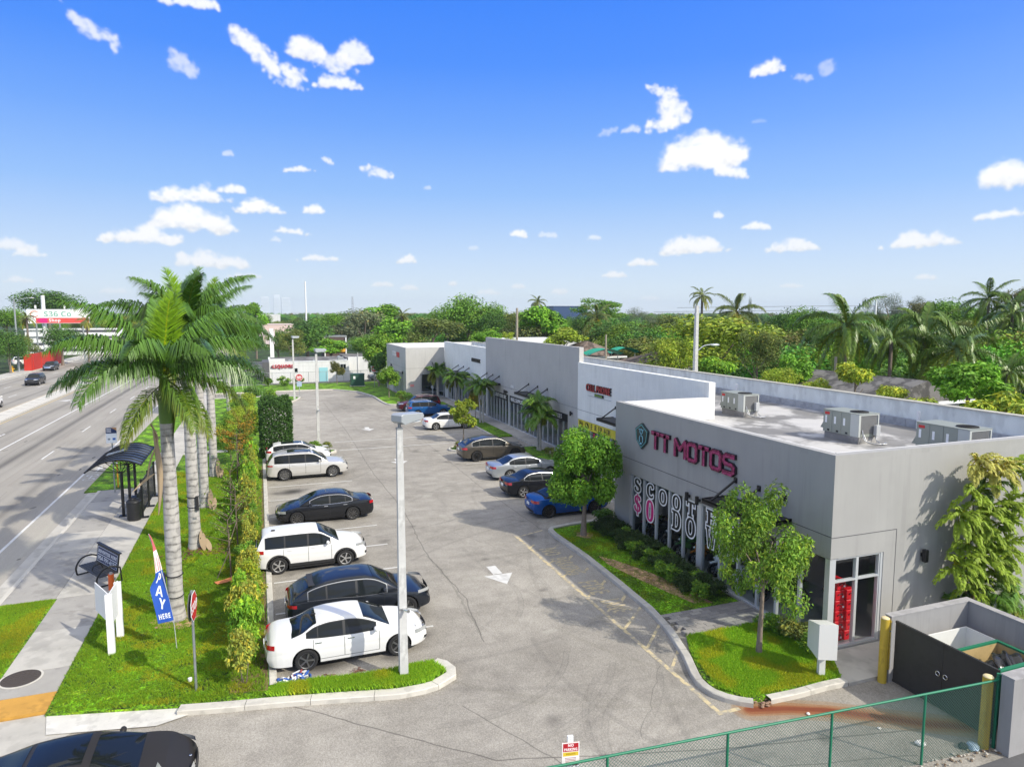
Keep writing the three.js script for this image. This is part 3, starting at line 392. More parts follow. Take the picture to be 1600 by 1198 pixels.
  'SCOOTERS'.split('').forEach((ch, i) => glyph(ttBays[i], ch, mid(i) - .02, 2.66 - (i === 2 ? .04 : 0), .62, .54, lb));
  glyph(ttBays[0], '$', mid(0), 1.74, 1.0, .58, lp); glyph(ttBays[1], '0', mid(1), 1.72, .98, .62, lp);
  'DOWN'.split('').forEach((ch, i) => glyph(ttBays[3 + i], ch, mid(3 + i), 1.88, .80, .60, lb));
  // other shop fronts
  const run = (x, z0, z1, n, y1, opt) => { const o = []; for (let i = 0; i < n; i++) o.push(bayX(x, lerp(z0, z1, i / n), lerp(z0, z1, (i + 1) / n), .12, y1, opt)); return o; };
  const cellBays = run(21.86, -44.95, -39.0, 6, 3.05); run(21.86, -39.0, -29.9, 8, 3.05);
  run(21.96, -66.4, -60.3, 7, 3.05); mesh('mullion', [bx(21.93, 22.15, .12, 3.05, -60.3, -60.0)], M.alum, plaza); run(21.96, -60.0, -46.9, 13, 3.05);
  run(22.1, -82.8, -67.2, 13, 3.05);
  for (const [a, b] of [[19.05, 20.5], [20.5, 22.0]]) { const w = frame([bx(a, a + .06, .12, 3.1, -84.66, -84.54), bx(b - .06, b, .12, 3.1, -84.66, -84.54), bx(a + .06, b - .06, .12, .2, -84.659, -84.541), bx(a + .06, b - .06, 3.02, 3.1, -84.659, -84.541), bx(a + .06, b - .06, .75, .8, -84.659, -84.541)]); const q = new THREE.PlaneGeometry(b - a - .12, 2.82); q.translate((a + b) / 2, 1.61, -84.6); mesh('pane', q, M.glass, w); }
  run(17.16, -93.5, -86.3, 7, 3.1);
  // yellow lettered panels over the phone shop windows
  const yel = std([.78, .66, .05], { roughness: .45 });
  ['PH', 'ON', 'E R', 'EP', 'AIR', ''].forEach((s, i) => { const z0 = lerp(-44.95, -39, i / 6), z1 = lerp(-44.95, -39, (i + 1) / 6); const p = mesh('window_panel', [bx(21.835, 21.855, 2.42, 3.02, z0 + .03, z1 - .03)], yel, cellBays[i]); [...s].forEach((ch, k) => { if (ch === ' ') return; const g = textGeo(ch, .38, .004); g.rotateY(-Math.PI / 2); g.translate(21.832, 2.74, (z0 + z1) / 2 + (k - (s.length - 1) / 2) * .3); mesh('letter', g, lb, cellBays[i]); }); });
  const flowerRed = std([.5, .03, .10], { roughness: .5 }); for (const [z, y, b] of [[-42.4, 2.15, 2], [-39.4, 2.0, 5]]) { const g = new THREE.CircleGeometry(.2, 9); g.rotateY(-Math.PI / 2); g.translate(21.85, y, z); mesh('decal', g, flowerRed, cellBays[b]); }
  // dark fascia boards with pale lettering behind the glass of the tall unit
  for (const [z0, z1, s] of [[-64.2, -60.4, 'LIGHT FOOD INC'], [-59.9, -55.6, 'NAIL SUPPLIES'], [-55.4, -51.2, 'BEAUTY'], [-50.9, -46.92, 'SUPPLIES']]) {
    const bd = mesh('fascia_board', [bx(21.925, 21.955, 2.44, 3.04, z0, z1)], M.blackMat, plaza); const g = textGeo(s, .34, .004); g.computeBoundingBox(); const wd = g.boundingBox.max.x - g.boundingBox.min.x, mx = (z1 - z0) * .84; if (wd > mx) g.scale(mx / wd, 1, 1); g.rotateY(-Math.PI / 2); g.translate(21.922, 2.74, (z0 + z1) / 2 - .15); mesh('lettering', g, lw, bd);
  }
  { const g = textGeo('4305', .26, .01); g.rotateY(-Math.PI / 2); g.translate(21.89, 3.95, -59.1); mesh('street_number', g, lw, plaza); }
  // canopies with inclined tie rods
  function canopyX(x, z0, z1, n, y = 3.86, out = 1.25) {
    const c = mesh('canopy', [bx(x - out, x, y, y + .05, z0, z1), bx(x - out, x - out + .06, y - .12, y + .08, z0, z1), bx(x - out + .06, x, y - .12, y + .08, z0, z0 + .06), bx(x - out + .06, x, y - .12, y + .08, z1 - .06, z1)], M.black, plaza);
    for (let i = 0; i < n; i++) { const z = lerp(z0 + .35, z1 - .35, n > 1 ? i / (n - 1) : .5); mesh('tie_rod', [bar([x - .02, y + .72, z], [x - out * .86, y + .06, z], .045), bx(x - .05, x, y + .62, y + .82, z - .08, z + .08)], M.black, c); }
  }
  canopyX(16.5, -20.85, -17.6, 3, 3.86); canopyX(21.8, -39.6, -34.8, 3); canopyX(21.9, -55.3, -50.5, 3); canopyX(21.9, -66.9, -62.4, 3); canopyX(22.05, -78.2, -73.1, 3);
  { const c = mesh('canopy', [bx(19.6, 22.03, 3.86, 3.91, -84.5, -83.3), bx(19.6, 22.03, 3.74, 3.94, -83.36, -83.3), bx(19.6, 19.66, 3.74, 3.94, -84.5, -83.36)], M.black, plaza); for (const x of [20.45, 21.95]) mesh('tie_rod', [bar([x, 4.55, -84.48], [x, 3.92, -83.5], .045)], M.black, c); }
  // wall lamps: short black cylinders on brackets
  const lampX = (x, y, z) => mesh('wall_lamp', [bar([x - .16, y - .17, z], [x - .16, y + .17, z], .075, .075, 12), bx(x - .1, x, y - .05, y + .05, z - .05, z + .05)], M.black, plaza);
  for (const [x, y, z] of [[16.5, 3.3, -29.0], [16.5, 3.25, -23.35], [16.5, 3.25, -22.65], [21.9, 3.25, -46.1], [21.9, 3.3, -60.4], [21.9, 3.3, -60.9], [17.1, 3.6, -93.9], [17.1, 3.2, -86.0]]) lampX(x, y, z);
  mesh('wall_lamp', [rbx(20.32, 20.46, 2.6, 3.02, -15.82, -15.66, .02), bx(20.36, 20.42, 2.75, 2.87, -15.9, -15.8)], M.black, plaza);
  mesh('notice', [bx(17.62, 18.1, 1.5, 1.8, -84.5, -84.48)], std([.72, .28, .27], { roughness: .5 }), plaza);
  mesh('door_notice', [bx(20.3, 20.62, 1.2, 1.55, -84.535, -84.52)], M.white, plaza);
}
// wall signs: a thing each
function wallSign(name, label, parts) { const t = thing(name, label, 'sign'); for (const [nm, g, m] of parts) mesh(nm, g, m, t); return t; }
{
  const pinkTex = canvasTex(256, 256, (c) => { c.fillStyle = '#8d1b52'; c.fillRect(0, 0, 256, 256); const R = rng(4); for (let i = 0; i < 60; i++) { c.strokeStyle = ['#b23a72', '#6d0f3d', '#c65b8c', '#97245c'][R() * 4 | 0]; c.lineWidth = 3 + R() * 22; c.beginPath(); const x = R() * 256, y = R() * 256; c.moveTo(x, y); c.bezierCurveTo(x + R() * 120 - 60, y + 60, x + R() * 160 - 80, y + 100, x + R() * 200 - 100, y + 160); c.stroke(); } });
  pinkTex.wrapS = pinkTex.wrapT = THREE.RepeatWrapping; const pink = std([.85, .8, .85], { map: pinkTex, roughness: .4 }), dark = std([.02, .012, .02], { roughness: .5 });
  const t = thing('shop_sign', 'wine pink raised letters TT MOTOS on the grey parapet of the nearest shop', 'sign');
  // squarish letters with rounded corners, drawn as bent strokes
  const strokes = { T: [[[0, 1], [1, 1]], [[.5, 1], [.5, 0]]], M: [[[0, 0], [0, 1], [.5, .45], [1, 1], [1, 0]]], O: [[[.2, 0], [.8, 0], [1, .14], [1, .86], [.8, 1], [.2, 1], [0, .86], [0, .14], [.2, 0]]], S: [[[1, 1], [.2, 1], [0, .86], [0, .64], [.2, .52], [.8, .48], [1, .36], [1, .14], [.8, 0], [0, 0]]] };
  let z = -26.17; const hgt = .66, hw = .085;
  for (const ch of 'TT MOTOS') {
    if (ch === ' ') { z += .3; continue; } const wd = ch === 'M' ? .72 : ch === 'T' ? .56 : .58, face = [], back = [];
    for (const s of strokes[ch]) for (let i = 0; i < s.length - 1; i++) { const [a, b] = [s[i], s[i + 1]], za = z + a[0] * wd, zb = z + b[0] * wd, ya = 4.78 + a[1] * hgt, yb = 4.78 + b[1] * hgt, L = Math.hypot(zb - za, yb - ya) + hw * 1.25, an = Math.atan2(yb - ya, zb - za); for (const [list, d, g0, ww] of [[face, .012, 16.376 - i * .0015, hw * 2], [back, .11, 16.44, hw * 2 + .02]]) { const g = uvBox(new THREE.BoxGeometry(L, ww, d)); g.rotateZ(an); g.rotateY(-Math.PI / 2); g.translate(g0, (ya + yb) / 2, (za + zb) / 2); list.push(g); } }
    const l = mesh('letter', back, dark, t); mesh('letter_face', face, pink, l); z += wd + .20;
  }
  const pent = (s) => { const q = new THREE.Shape(); [[-.55, .28], [0, .6], [.55, .28], [.45, -.25], [0, -.62], [-.45, -.25]].forEach(([x, y], i) => i ? q.lineTo(x * s, y * s) : q.moveTo(x * s, y * s)); q.closePath(); return q; };
  const put = (g, x) => { g.rotateY(-Math.PI / 2); g.translate(x, 5.13, -27.1); return g; };
  const cyan = std([.15, .42, .45], { roughness: .4 });
  const ring = pent(.9); ring.holes.push(pent(.84));
  wallSign('shop_logo', 'dark shield-shaped badge with thin turquoise outline left of the pink letters', [['shield', put(new THREE.ExtrudeGeometry(pent(1), { depth: .10, bevelEnabled: false }), 16.5), std([.035, .05, .055], { roughness: .35 })], ['rim', put(new THREE.ExtrudeGeometry(ring, { depth: .012, bevelEnabled: false }), 16.4), cyan],
    ['emblem', [put(new THREE.TorusGeometry(.11, .018, 6, 16).translate(0, .2, 0), 16.39), put(new THREE.TorusGeometry(.14, .018, 6, 16, Math.PI).translate(0, -.12, 0), 16.39), put(bar([-.14, -.12, 0], [-.14, -.3, 0], .018), 16.39), put(bar([.14, -.12, 0], [.14, -.3, 0], .018), 16.39), put(bar([-.2, .3, 0], [-.08, .26, 0], .018), 16.39), put(bar([.2, .3, 0], [.08, .26, 0], .018), 16.39), put(bar([-.06, -.36, 0], [.06, -.36, 0], .04), 16.39)], std([.25, .55, .68], { roughness: .4 })]]);
  const onX = (s, size, x, y, zz, d, wmax) => { const g = textGeo(s, size, d); g.computeBoundingBox(); const w = g.boundingBox.max.x - g.boundingBox.min.x; if (wmax) g.scale(wmax / w, 1, 1); g.rotateY(-Math.PI / 2); g.translate(x, y, zz); return g; };
  wallSign('shop_sign', 'red raised letters CELL PHONE on the white parapet above the yellow window panels', [['backing', onX('CELL PHONE', .50, 21.795, 5.53, -41.66, .1, 3.6), M.black], ['letters', onX('CELL PHONE', .46, 21.69, 5.53, -41.66, .02, 3.52), std([.42, .02, .03], { roughness: .4 })], ['lower_board', [bx(21.72, 21.798, 5.0, 5.17, -42.2, -40.95)], M.blackMat], ['lower_letters', onX('REPAIR', .12, 21.715, 5.085, -41.6, .01, 1.1), std([.35, .55, .12])], ['raceway', [bx(21.76, 21.798, 4.93, 4.96, -43.3, -39.9)], std([.5, .52, .52])]]);
  wallSign('shop_sign', 'black raised letters CHIROPRACTIC on the far white parapet', [['letters', onX('CHIROPRACTIC', .40, 22.04, 5.62, -70.8, .08, 3.1), M.black]]);
  wallSign('shop_sign', 'small white and red lettering on the side wall of the far grey unit', [['white_letters', onX('FITX', .55, 17.09, 5.3, -91.9, .08, 2.4), lw0()], ['red_panel', [bx(17.03, 17.09, 4.95, 5.6, -90.3, -88.6)], M.redSign]]);
  function lw0() { return std([.8, .8, .8], { roughness: .5 }); }
}

// ---------------------------------------------------------------- rooftop units
function rooftopUnit(label, x0, z1, L, W, H) {
  const t = thing('rooftop_air_conditioner', label, 'air conditioner', [x0, 5.25, z1], 0, 'grey green air conditioning units on the flat roof');
  const body = std([.27, .29, .25], { roughness: .55 }), y0 = .3;
  mesh('kerb_frame', [bx(.06, W - .06, 0, y0, -L + .05, -.05)], M.roof, t);
  const n = 3; for (let i = 0; i < n; i++) { const z0 = lerp(-L, -.45, i / n), zz = lerp(-L, -.45, (i + 1) / n); const p = mesh('panel', [rbx(0, .5, y0, H, z0 + .006, zz - .006, .008, 1)], body, t); mesh('label_plate', [bx(-.006, 0, H * .55, H * .8, z0 + .12, z0 + .22)], M.white, p); mesh('vent_slot', [bx(-.006, 0, y0 + .05, y0 + .13, z0 + .25, z0 + .37)], M.blackMat, p); }
  mesh('cabinet', [rbx(.5, W - .02, y0, H - .004, -L + .01, -.46, .008, 1), bx(.02, W - .02, y0, y0 + .12, -.46, -.02)], body, t);
  mesh('brand_plate', [bx(-.01, 0, H - .2, H - .09, -L + .1, -L + .36)], M.redSign, t);
  const coil = std([.19, .185, .18], { roughness: .8 }), g = [bx(.1, W - .1, y0 + .12, H - .06, -.45, -.03)]; mesh('coil', g, coil, t); const fins = []; for (let i = 0; i < 34; i++) fins.push(bx(.1 + i * (W - .2) / 34, .1 + i * (W - .2) / 34 + .008, y0 + .13, H - .07, -.03, -.022)); mesh('coil_guard', fins, std([.3, .3, .29]), t);
  mesh('corner_frame', [bx(0, .1, y0, H, -.45, 0), bx(W - .06, W, y0, H, -.06, 0), bx(.1, W - .06, H - .06, H, -.45, 0)], std([.46, .48, .45], { roughness: .5 }), t);
  const top = mesh('top_panel', [bx(-.02, W + .02, H, H + .02, -L - .02, .02)], body, t); const fan = new THREE.CylinderGeometry(.36, .38, .04, 28, 1, true); fan.translate(W / 2, H + .035, -.52); mesh('fan_ring', [fan], M.blackMat, top); const disc = new THREE.CylinderGeometry(.35, .35, .012, 28); disc.translate(W / 2, H + .03, -.52); const sp = [disc]; for (let k = 0; k < 5; k++) { const r = new THREE.TorusGeometry(.07 + k * .065, .006, 4, 24); r.rotateX(Math.PI / 2); r.translate(W / 2, H + .05, -.52); sp.push(r); } mesh('fan_guard', sp, M.blackMat, top);
  mesh('weather_hood', [(() => { const s = new THREE.Shape([[0, 0], [.3, 0], [0, .5]].map(([a, b]) => new THREE.Vector2(a, b))); const q = new THREE.ExtrudeGeometry(s, { depth: W - .3, bevelEnabled: false }); q.rotateY(Math.PI / 2); q.translate(.15, y0 + .1, -L); return q; })()], body, t);
  mesh('pipes', [tube([[.3, y0 + .1, 0], [.3, .12, .2], [.7, .06, .5], [1.2, .06, .35]], .025), tube([[.2, y0 + .3, 0], [.2, .2, .15], [.5, .07, .4], [1.0, .06, .55]], .02), tube([[.9, y0 + .4, .02], [.9, .2, .1], [.9, .05, .3]], .02)], M.steel, t);
  mesh('disconnect_box', [rbx(W - .34, W - .12, y0 + .05, y0 + .5, .04, .2, .01, 1)], std([.45, .46, .46], { roughness: .4 }), t);
}
rooftopUnit('grey green rooftop air conditioner in the middle of the three', 23.55, -21.55, 1.95, 1.12, 1.27);
rooftopUnit('rooftop air conditioner nearest the right edge, partly behind the parapet', 24.0, -17.1, 2.15, 1.15, 1.3);
rooftopUnit('rooftop air conditioner farthest back, beside the end of the white wall', 23.9, -29.3, 1.9, 1.0, 1.2);
// ================================================================ vehicles
function pchip(pts) {                                  // monotone smooth curve through [x, y] points
  const n = pts.length, h = [], d = [], m = []; for (let i = 0; i < n - 1; i++) { h.push(pts[i + 1][0] - pts[i][0]); d.push((pts[i + 1][1] - pts[i][1]) / h[i]); }
  m[0] = d[0]; m[n - 1] = d[n - 2]; for (let i = 1; i < n - 1; i++) m[i] = d[i - 1] * d[i] <= 0 ? 0 : 2 / (1 / d[i - 1] + 1 / d[i]);
  return (x) => { if (x <= pts[0][0]) return pts[0][1]; if (x >= pts[n - 1][0]) return pts[n - 1][1]; let i = 0; while (x > pts[i + 1][0]) i++; const t = (x - pts[i][0]) / h[i], t2 = t * t, t3 = t2 * t; return (2 * t3 - 3 * t2 + 1) * pts[i][1] + (t3 - 2 * t2 + t) * h[i] * m[i] + (-2 * t3 + 3 * t2) * pts[i + 1][1] + (t3 - t2) * h[i] * m[i + 1]; };
}
const paint = (c, o = {}) => phys(c, { roughness: .5, specularIntensity: .2, clearcoat: .7, clearcoatRoughness: .04, metalness: .0, ...o });
const carGlass = phys([.012, .015, .016], { roughness: .04, specularIntensity: .55 }), lampRed = phys([.42, .008, .012], { roughness: .12, clearcoat: 1 }), lampClear = phys([.55, .57, .58], { roughness: .1, metalness: .5, clearcoat: 1 }), trim = std([.028, .028, .03], { roughness: .6 }), seam = std([.01, .01, .01], { roughness: .8 });
const rimM = std([.50, .50, .50], { roughness: .35, metalness: .6 }), rimDark = std([.03, .03, .03], { roughness: .35, metalness: .5 }), rimBack = std([.012, .012, .012], { roughness: .7 });
const wheelCache = {};
function wheelGeo(r, spokes, wdt) {
  const key = [r, spokes, wdt].join(); if (wheelCache[key]) return wheelCache[key];
  const ri = r * .70, tw = wdt / 2, prof = [[ri * .96, -tw], [r * .93, -tw], [r * .985, -tw * .8], [r, -tw * .55], [r, tw * .55], [r * .985, tw * .8], [r * .93, tw], [ri, tw * .96], [ri * .97, tw * .6]].map(([a, b]) => new THREE.Vector2(a, b));
  const tyre = new THREE.LatheGeometry(prof, 30); tyre.rotateX(Math.PI / 2);
  const rim = [new THREE.LatheGeometry([[ri * .90, tw * .72], [ri * .95, tw * .9], [ri * 1.0, tw * .92], [ri, tw * .5]].map(([a, b]) => new THREE.Vector2(a, b)), 30).rotateX(Math.PI / 2), new THREE.CylinderGeometry(r * .15, r * .16, .03, 14).rotateX(Math.PI / 2).translate(0, 0, tw * .78)];
  for (let k = 0; k < spokes; k++) { const a = k / spokes * 6.2832, thick = spokes > 8 ? r * .075 : r * .16; const s = new THREE.BoxGeometry(ri * .86, thick, .03); const p = s.attributes.position; for (let i = 0; i < p.count; i++) if (p.getX(i) < 0) p.setY(i, p.getY(i) * .62); s.translate(ri * .52, 0, tw * .78); s.rotateZ(a); rim.push(s); }
  const back = new THREE.CylinderGeometry(ri * .97, ri * .97, .02, 24).rotateX(Math.PI / 2).translate(0, 0, tw * .45);
  return wheelCache[key] = { tyre, rim: join(rim), back };
}
function makeCar(label, category, o, [x, y, z], turn, group) {
  const t = thing(o.name || 'parked_car', label, category, [x, y, z], turn, group);
  const { L, W, top, belt, wb, r } = o, hl = L / 2, hw = W / 2, xf = o.xf ?? hl - .92, xr = xf - wb, Ra = r + (o.gap ?? .065), sill = o.sill ?? .24;
  const deck = pchip(o.deck), crown = o.crown ?? .05;
  const edge = (q) => deck(q) - crown * (Math.abs(q) < hl - .25 ? 1 : .8);                 // height of the shoulder edge
  const fr = .75, rr = .55;
  const dF = (q) => clamp((q - (hl - fr)) / fr), dR = (q) => clamp((-hl + rr - q) / rr);
  const plan = (q) => 1 - (o.noseIn ?? .30) * Math.pow(dF(q), 2.6) - (o.tailIn ?? .2) * Math.pow(dR(q), 3);
  const sec = (v) => 1 - .075 * Math.pow(1 - clamp(v), 2.2) - (o.tumble ?? .055) * Math.pow(clamp((v - .55) / .45), 1.7) - .012 * Math.exp(-Math.pow((v - .56) / .07, 2));
  const wid = (q, yy) => { const e = edge(q); return hw * plan(q) * sec((yy - sill) / Math.max(.1, e - sill)); };
  const shiftX = (q, yy) => { const f = dF(q), b = dR(q), hF = clamp((yy - .48) / .5), hR = clamp((yy - (o.tailY ?? .62)) / .5); return q - f * f * (hF * hF * (o.rake ?? .14) + .10 * clamp((.42 - yy) / .25)) + b * b * (hR * hR * (o.rakeR ?? .06) + .10 * clamp((.45 - yy) / .25)); };
  const bottom = (q) => { let b = sill + .04 * Math.max(dF(q), dR(q)); for (const xc of [xf, xr]) { const d = Math.abs(q - xc); if (d < Ra) b = Math.max(b, r + Math.sqrt(Ra * Ra - d * d) * .98); } return b; };
  let st = []; for (let i = 0; i <= 34; i++) st.push(lerp(-hl, hl, i / 34)); for (let i = 1; i < 8; i++) st.push(hl - fr * Math.pow(i / 8, 1.6), -hl + rr * Math.pow(i / 8, 1.6));
  for (const xc of [xf, xr]) { st = st.filter((q) => Math.abs(q - xc) > Ra + .004); for (let k = 0; k <= 18; k++) st.push(xc + Ra * Math.cos(k / 18 * Math.PI) * .9999); st.push(xc + Ra + .003, xc - Ra - .003); }
  st.sort((a, b) => a - b);
  const vs = [0, .08, .18, .3, .42, .52, .56, .6, .7, .8, .88, .94, .98, 1], K = 6, half = vs.length + K, cols = 2 * half + 1;
  const section = (q, j) => {                            // j: 0 bottom left … middle … bottom right
    const s = j <= half ? -1 : 1, k = j <= half ? j : 2 * half - j, e = edge(q), b = bottom(q);
    if (k < vs.length) { const yy = lerp(b, e, vs[k]); return [shiftX(q, yy), yy, s * wid(q, yy)]; }
    const u = 1 - (k - vs.length + 1) / (K + 1), we = wid(q, e), f = k === half ? 0 : u; const yy = e + (deck(q) - e) * (1 - Math.pow(f, 2.2)); return [shiftX(q, yy), yy, s * we * f];
  };
  const shell = grid(st.length - 1, cols - 1, (u, v, i, j) => section(st[i], j));
  const cap = (q, dir) => grid(half - 1, 8, (u, v, i, j) => { const k = i, a = section(q, k), zz = lerp(a[2], -a[2], j / 8), bulge = (o.bulge ?? .07) * (1 - Math.pow(2 * j / 8 - 1, 2)); return [a[0] + dir * bulge, a[1], zz]; });
  mesh('body', [shell, cap(hl, 1), cap(-hl, -1)], o.paint, t);
  mesh('underbody', [bx(-hl + .3, hl - .35, .2, Math.min(belt - .12, .78), -hw + .27, hw - .27), bx(xr + Ra, xf - Ra, .16, .3, -hw + .12, hw - .12)], M.rubber, t);
  // cabin
  const c = o.cabin, roof = pchip(c.roof), c0 = c.roof[0][0], c1 = c.roof[c.roof.length - 1][0], wB = hw * (c.wB ?? .925), wR = hw * (c.wR ?? .70);
  const base = (q) => edge(q) + .002, hgt = (q) => Math.max(0, roof(q) - base(q)), planC = (q) => 1 - .10 * Math.pow(Math.abs((q - (c0 + c1) / 2) / ((c1 - c0) / 2)), 3);
  const cw = (q, yy) => lerp(wB, wR, clamp((yy - belt) / (top - belt)) ** 1.12) * planC(q);
  const SR = 6, TR = 6, rs = .86, cabSec = (q, k) => { const b = base(q), h = hgt(q); if (k <= SR) { const yy = b + h * rs * k / SR; return [q, yy, cw(q, yy)]; } const a = (k - SR) / TR * Math.PI / 2, we = cw(q, b + h * rs), f = Math.cos(a); return [q, b + h * (rs + (1 - rs) * Math.pow(Math.sin(a), .8)), we * Math.pow(f, .72)]; };
  const cs = []; for (let i = 0; i <= 46; i++) cs.push(lerp(c0, c1, i / 46)); const hc = SR + TR;
  mesh('cabin', [grid(46, 2 * hc, (u, v, i, j) => { const k = j <= hc ? j : 2 * hc - j, p = cabSec(cs[i], k); return [p[0], p[1], (j <= hc ? -1 : 1) * p[2]]; })], c.mat || o.paint, t);
  const over = (q0, q1, k0, off, n = 10, name = 'windshield', mat = carGlass, zk = 1) => mesh(name, [grid(n, 2 * (hc - k0), (u, v, i, j) => { const q = lerp(q0, q1, u), jj = j + k0, k = jj <= hc ? jj : 2 * hc - jj, p = cabSec(q, k), e = .01, s = (roof(q + e) - roof(q - e)) / (2 * e), nl = Math.hypot(s, 1); return [p[0] - off * s / nl, p[1] + off / nl, (jj <= hc ? -1 : 1) * p[2] * zk]; })], mat, t);
  over(c.ws[0], c.ws[1], SR - 3, .012, 12, 'windshield', carGlass, .965);
  if (c.rw) over(c.rw[0], c.rw[1], SR - 3, .012, 12, 'rear_window', carGlass, .93);
  if (c.sun) over(c.sun[0], c.sun[1], SR + 2, .008, 6, 'sunroof', carGlass, .93);
  if (c.roofDark) over(c.roofDark[0], c.roofDark[1], SR + 1, .007, 10, 'roof_panel', c.roofMat || carGlass, 1);
  // side glass: a dark surround and panes proud of it
  const sideStrip = (q0, q1, lo, hi, off, s, n = 12) => grid(n, 3, (u, v) => { const q = lerp(q0, q1, u), yb = base(q) + lo, yt = Math.max(yb + .002, Math.min(base(q) + hgt(q) * rs - hi, c.dlo ? c.dlo(q) : 9)), yy = lerp(yb, yt, v); return [q, yy, s * (cw(q, yy) + off)]; });
  for (const s of [-1, 1]) {
    mesh('window_surround', [sideStrip(c.side[0][0] - .03, c.side[c.side.length - 1][1] + .03, .012, .016, .008, s, 20)], c.surround === o.paint ? o.paint : trim, t); if (c.surround && c.surround !== o.paint) mesh('bright_strip', [sideStrip(c.side[0][0] - .045, c.side[c.side.length - 1][1] + .045, -.006, .002, .004, s, 20)], c.surround, t);
    for (const [a, b] of c.side) mesh('side_window', [sideStrip(a, b, .03, .04, .013, s)], carGlass, t);
  }
  // things laid on the body skin round a corner of the car
  const wrap = (end, t0, t1, y0, y1, off, s, n = 10) => grid(n, 4, (u, v) => { const tt = lerp(t0, t1, u), yy = lerp(y0, y1, v), q = end * hl; if (tt <= 0) { const we = wid(q, yy), zz = Math.max(0, we + tt); return [shiftX(q, yy) + end * ((o.bulge ?? .07) * (1 - (zz / we) ** 2) + off), yy, s * (zz + off * .6)]; } const qq = end * (hl - tt); return [shiftX(qq, yy) + end * off * .6, yy, s * (wid(qq, yy) + off)]; });
  for (const s of [-1, 1]) { const h = o.head, k = o.tail; if (h) mesh('headlight', [wrap(1, h[0], h[1], h[2], h[3], .008, s)], o.headM || lampClear, t); if (k) mesh('taillight', [wrap(-1, k[0], k[1], k[2], k[3], .008, s)], lampRed, t); if (o.fog) mesh('bumper_vent', [wrap(1, o.fog[0], o.fog[1], o.fog[2], o.fog[3], .007, s)], trim, t); }
  const capPatch = (end, zw, y0, y1, off) => grid(3, 10, (u, v) => { const yy = lerp(y0, y1, u), q = end * hl, we = wid(q, yy), zz = lerp(-zw, zw, v); return [shiftX(q, yy) + end * ((o.bulge ?? .07) * (1 - (zz / we) ** 2) + off), yy, zz]; });
  if (o.grille) mesh('grille', [capPatch(1, ...o.grille, .008)], o.grilleM || trim, t);
  mesh('bumper_trim', [capPatch(-1, hw * .62, sill + .06, sill + .2, .006), capPatch(1, hw * .5, sill + .06, sill + .17, .006)], trim, t);
  mesh('number_plate', [bx(-hl - (o.bulge ?? .07) - .016, -hl - (o.bulge ?? .07) + .01, o.plateY ?? .8, (o.plateY ?? .8) + .15, -.16, .16)], M.white, t);
  if (o.clad) for (const s of [-1, 1]) { mesh('sill_trim', [grid(10, 2, (u, v) => { const q = lerp(xr + Ra, xf - Ra, u), yy = lerp(sill, sill + .13, v); return [q, yy, s * (wid(q, yy) + .008)]; })], trim, t); for (const xc of [xf, xr]) mesh('arch_trim', [grid(20, 1, (u, v) => { const a = lerp(-.12, Math.PI + .12, u), R2 = Ra + v * .055, q = xc + R2 * Math.cos(a), yy = Math.max(sill, r + R2 * Math.sin(a)); return [q, yy, s * (wid(q, yy) + .009)]; })], trim, t); }
  const doors = o.doors || []; for (const s of [-1, 1]) {
    mesh('door_seam', doors.map((q) => grid(1, 8, (u, v) => { const yy = lerp(sill + .1, edge(q) - .01, v); return [q + (u - .5) * .014, yy, s * (wid(q, yy) + .003)]; })).concat([grid(16, 1, (u, v) => { const q = lerp(doors[doors.length - 1], doors[0], u), yy = sill + .1 + v * .014; return [q, yy, s * (wid(q, yy) + .003)]; })]), seam, t);
    for (const q of o.handles || []) { const yy = belt - .11; mesh('door_handle', [rbx(q - .1, q + .1, yy - .018, yy + .018, s * wid(q, yy) - .012, s * wid(q, yy) + .03, .01, 1)], o.handleM || o.paint, t); }
    const mq = o.mirror ?? c.ws[0] + .35, my = belt + .06; const mg = new THREE.SphereGeometry(.1, 12, 8); mg.scale(.75, .75, 1.15); mg.translate(mq, my + .02, s * (wB + .13)); mesh('mirror', [mg, sqbar([mq, my - .04, s * (wB - .03)], [mq, my - .01, s * (wB + .09)], .05, .04)], o.mirrorM || o.paint, t);
    if (o.rails) mesh('roof_rail', [tube([[c.rw ? c.rw[1] + .3 : c0 + .5, roof(c0 + .6) - .04, s * wR * .93], [lerp(c0, c1, .35), roof(lerp(c0, c1, .35)) + .03, s * wR * .95], [lerp(c0, c1, .55), roof(lerp(c0, c1, .55)) + .03, s * wR * .95], [c.ws[0] - .15, roof(c.ws[0] - .15) - .03, s * wR * .93]], .018, 16, 6)], o.rails, t);
    if (o.rim !== null) for (const xc of [xf, xr]) { const wg = new THREE.Group(); wg.name = 'wheel'; wg.position.set(xc, r, s * (hw - .125)); if (s < 0) wg.rotation.y = Math.PI; t.add(wg); const G = wheelGeo(r, o.spokes ?? 5, .23); mesh('tyre', G.tyre, M.tyre, wg); mesh('rim', G.rim, o.rim || rimM, wg); mesh('hub_well', G.back, rimBack, wg); }
  }
  if (o.extra) o.extra(t, { deck, edge, wid, roof, hl, hw, cw, wrap, capPatch, over, SR });
  return t;
}
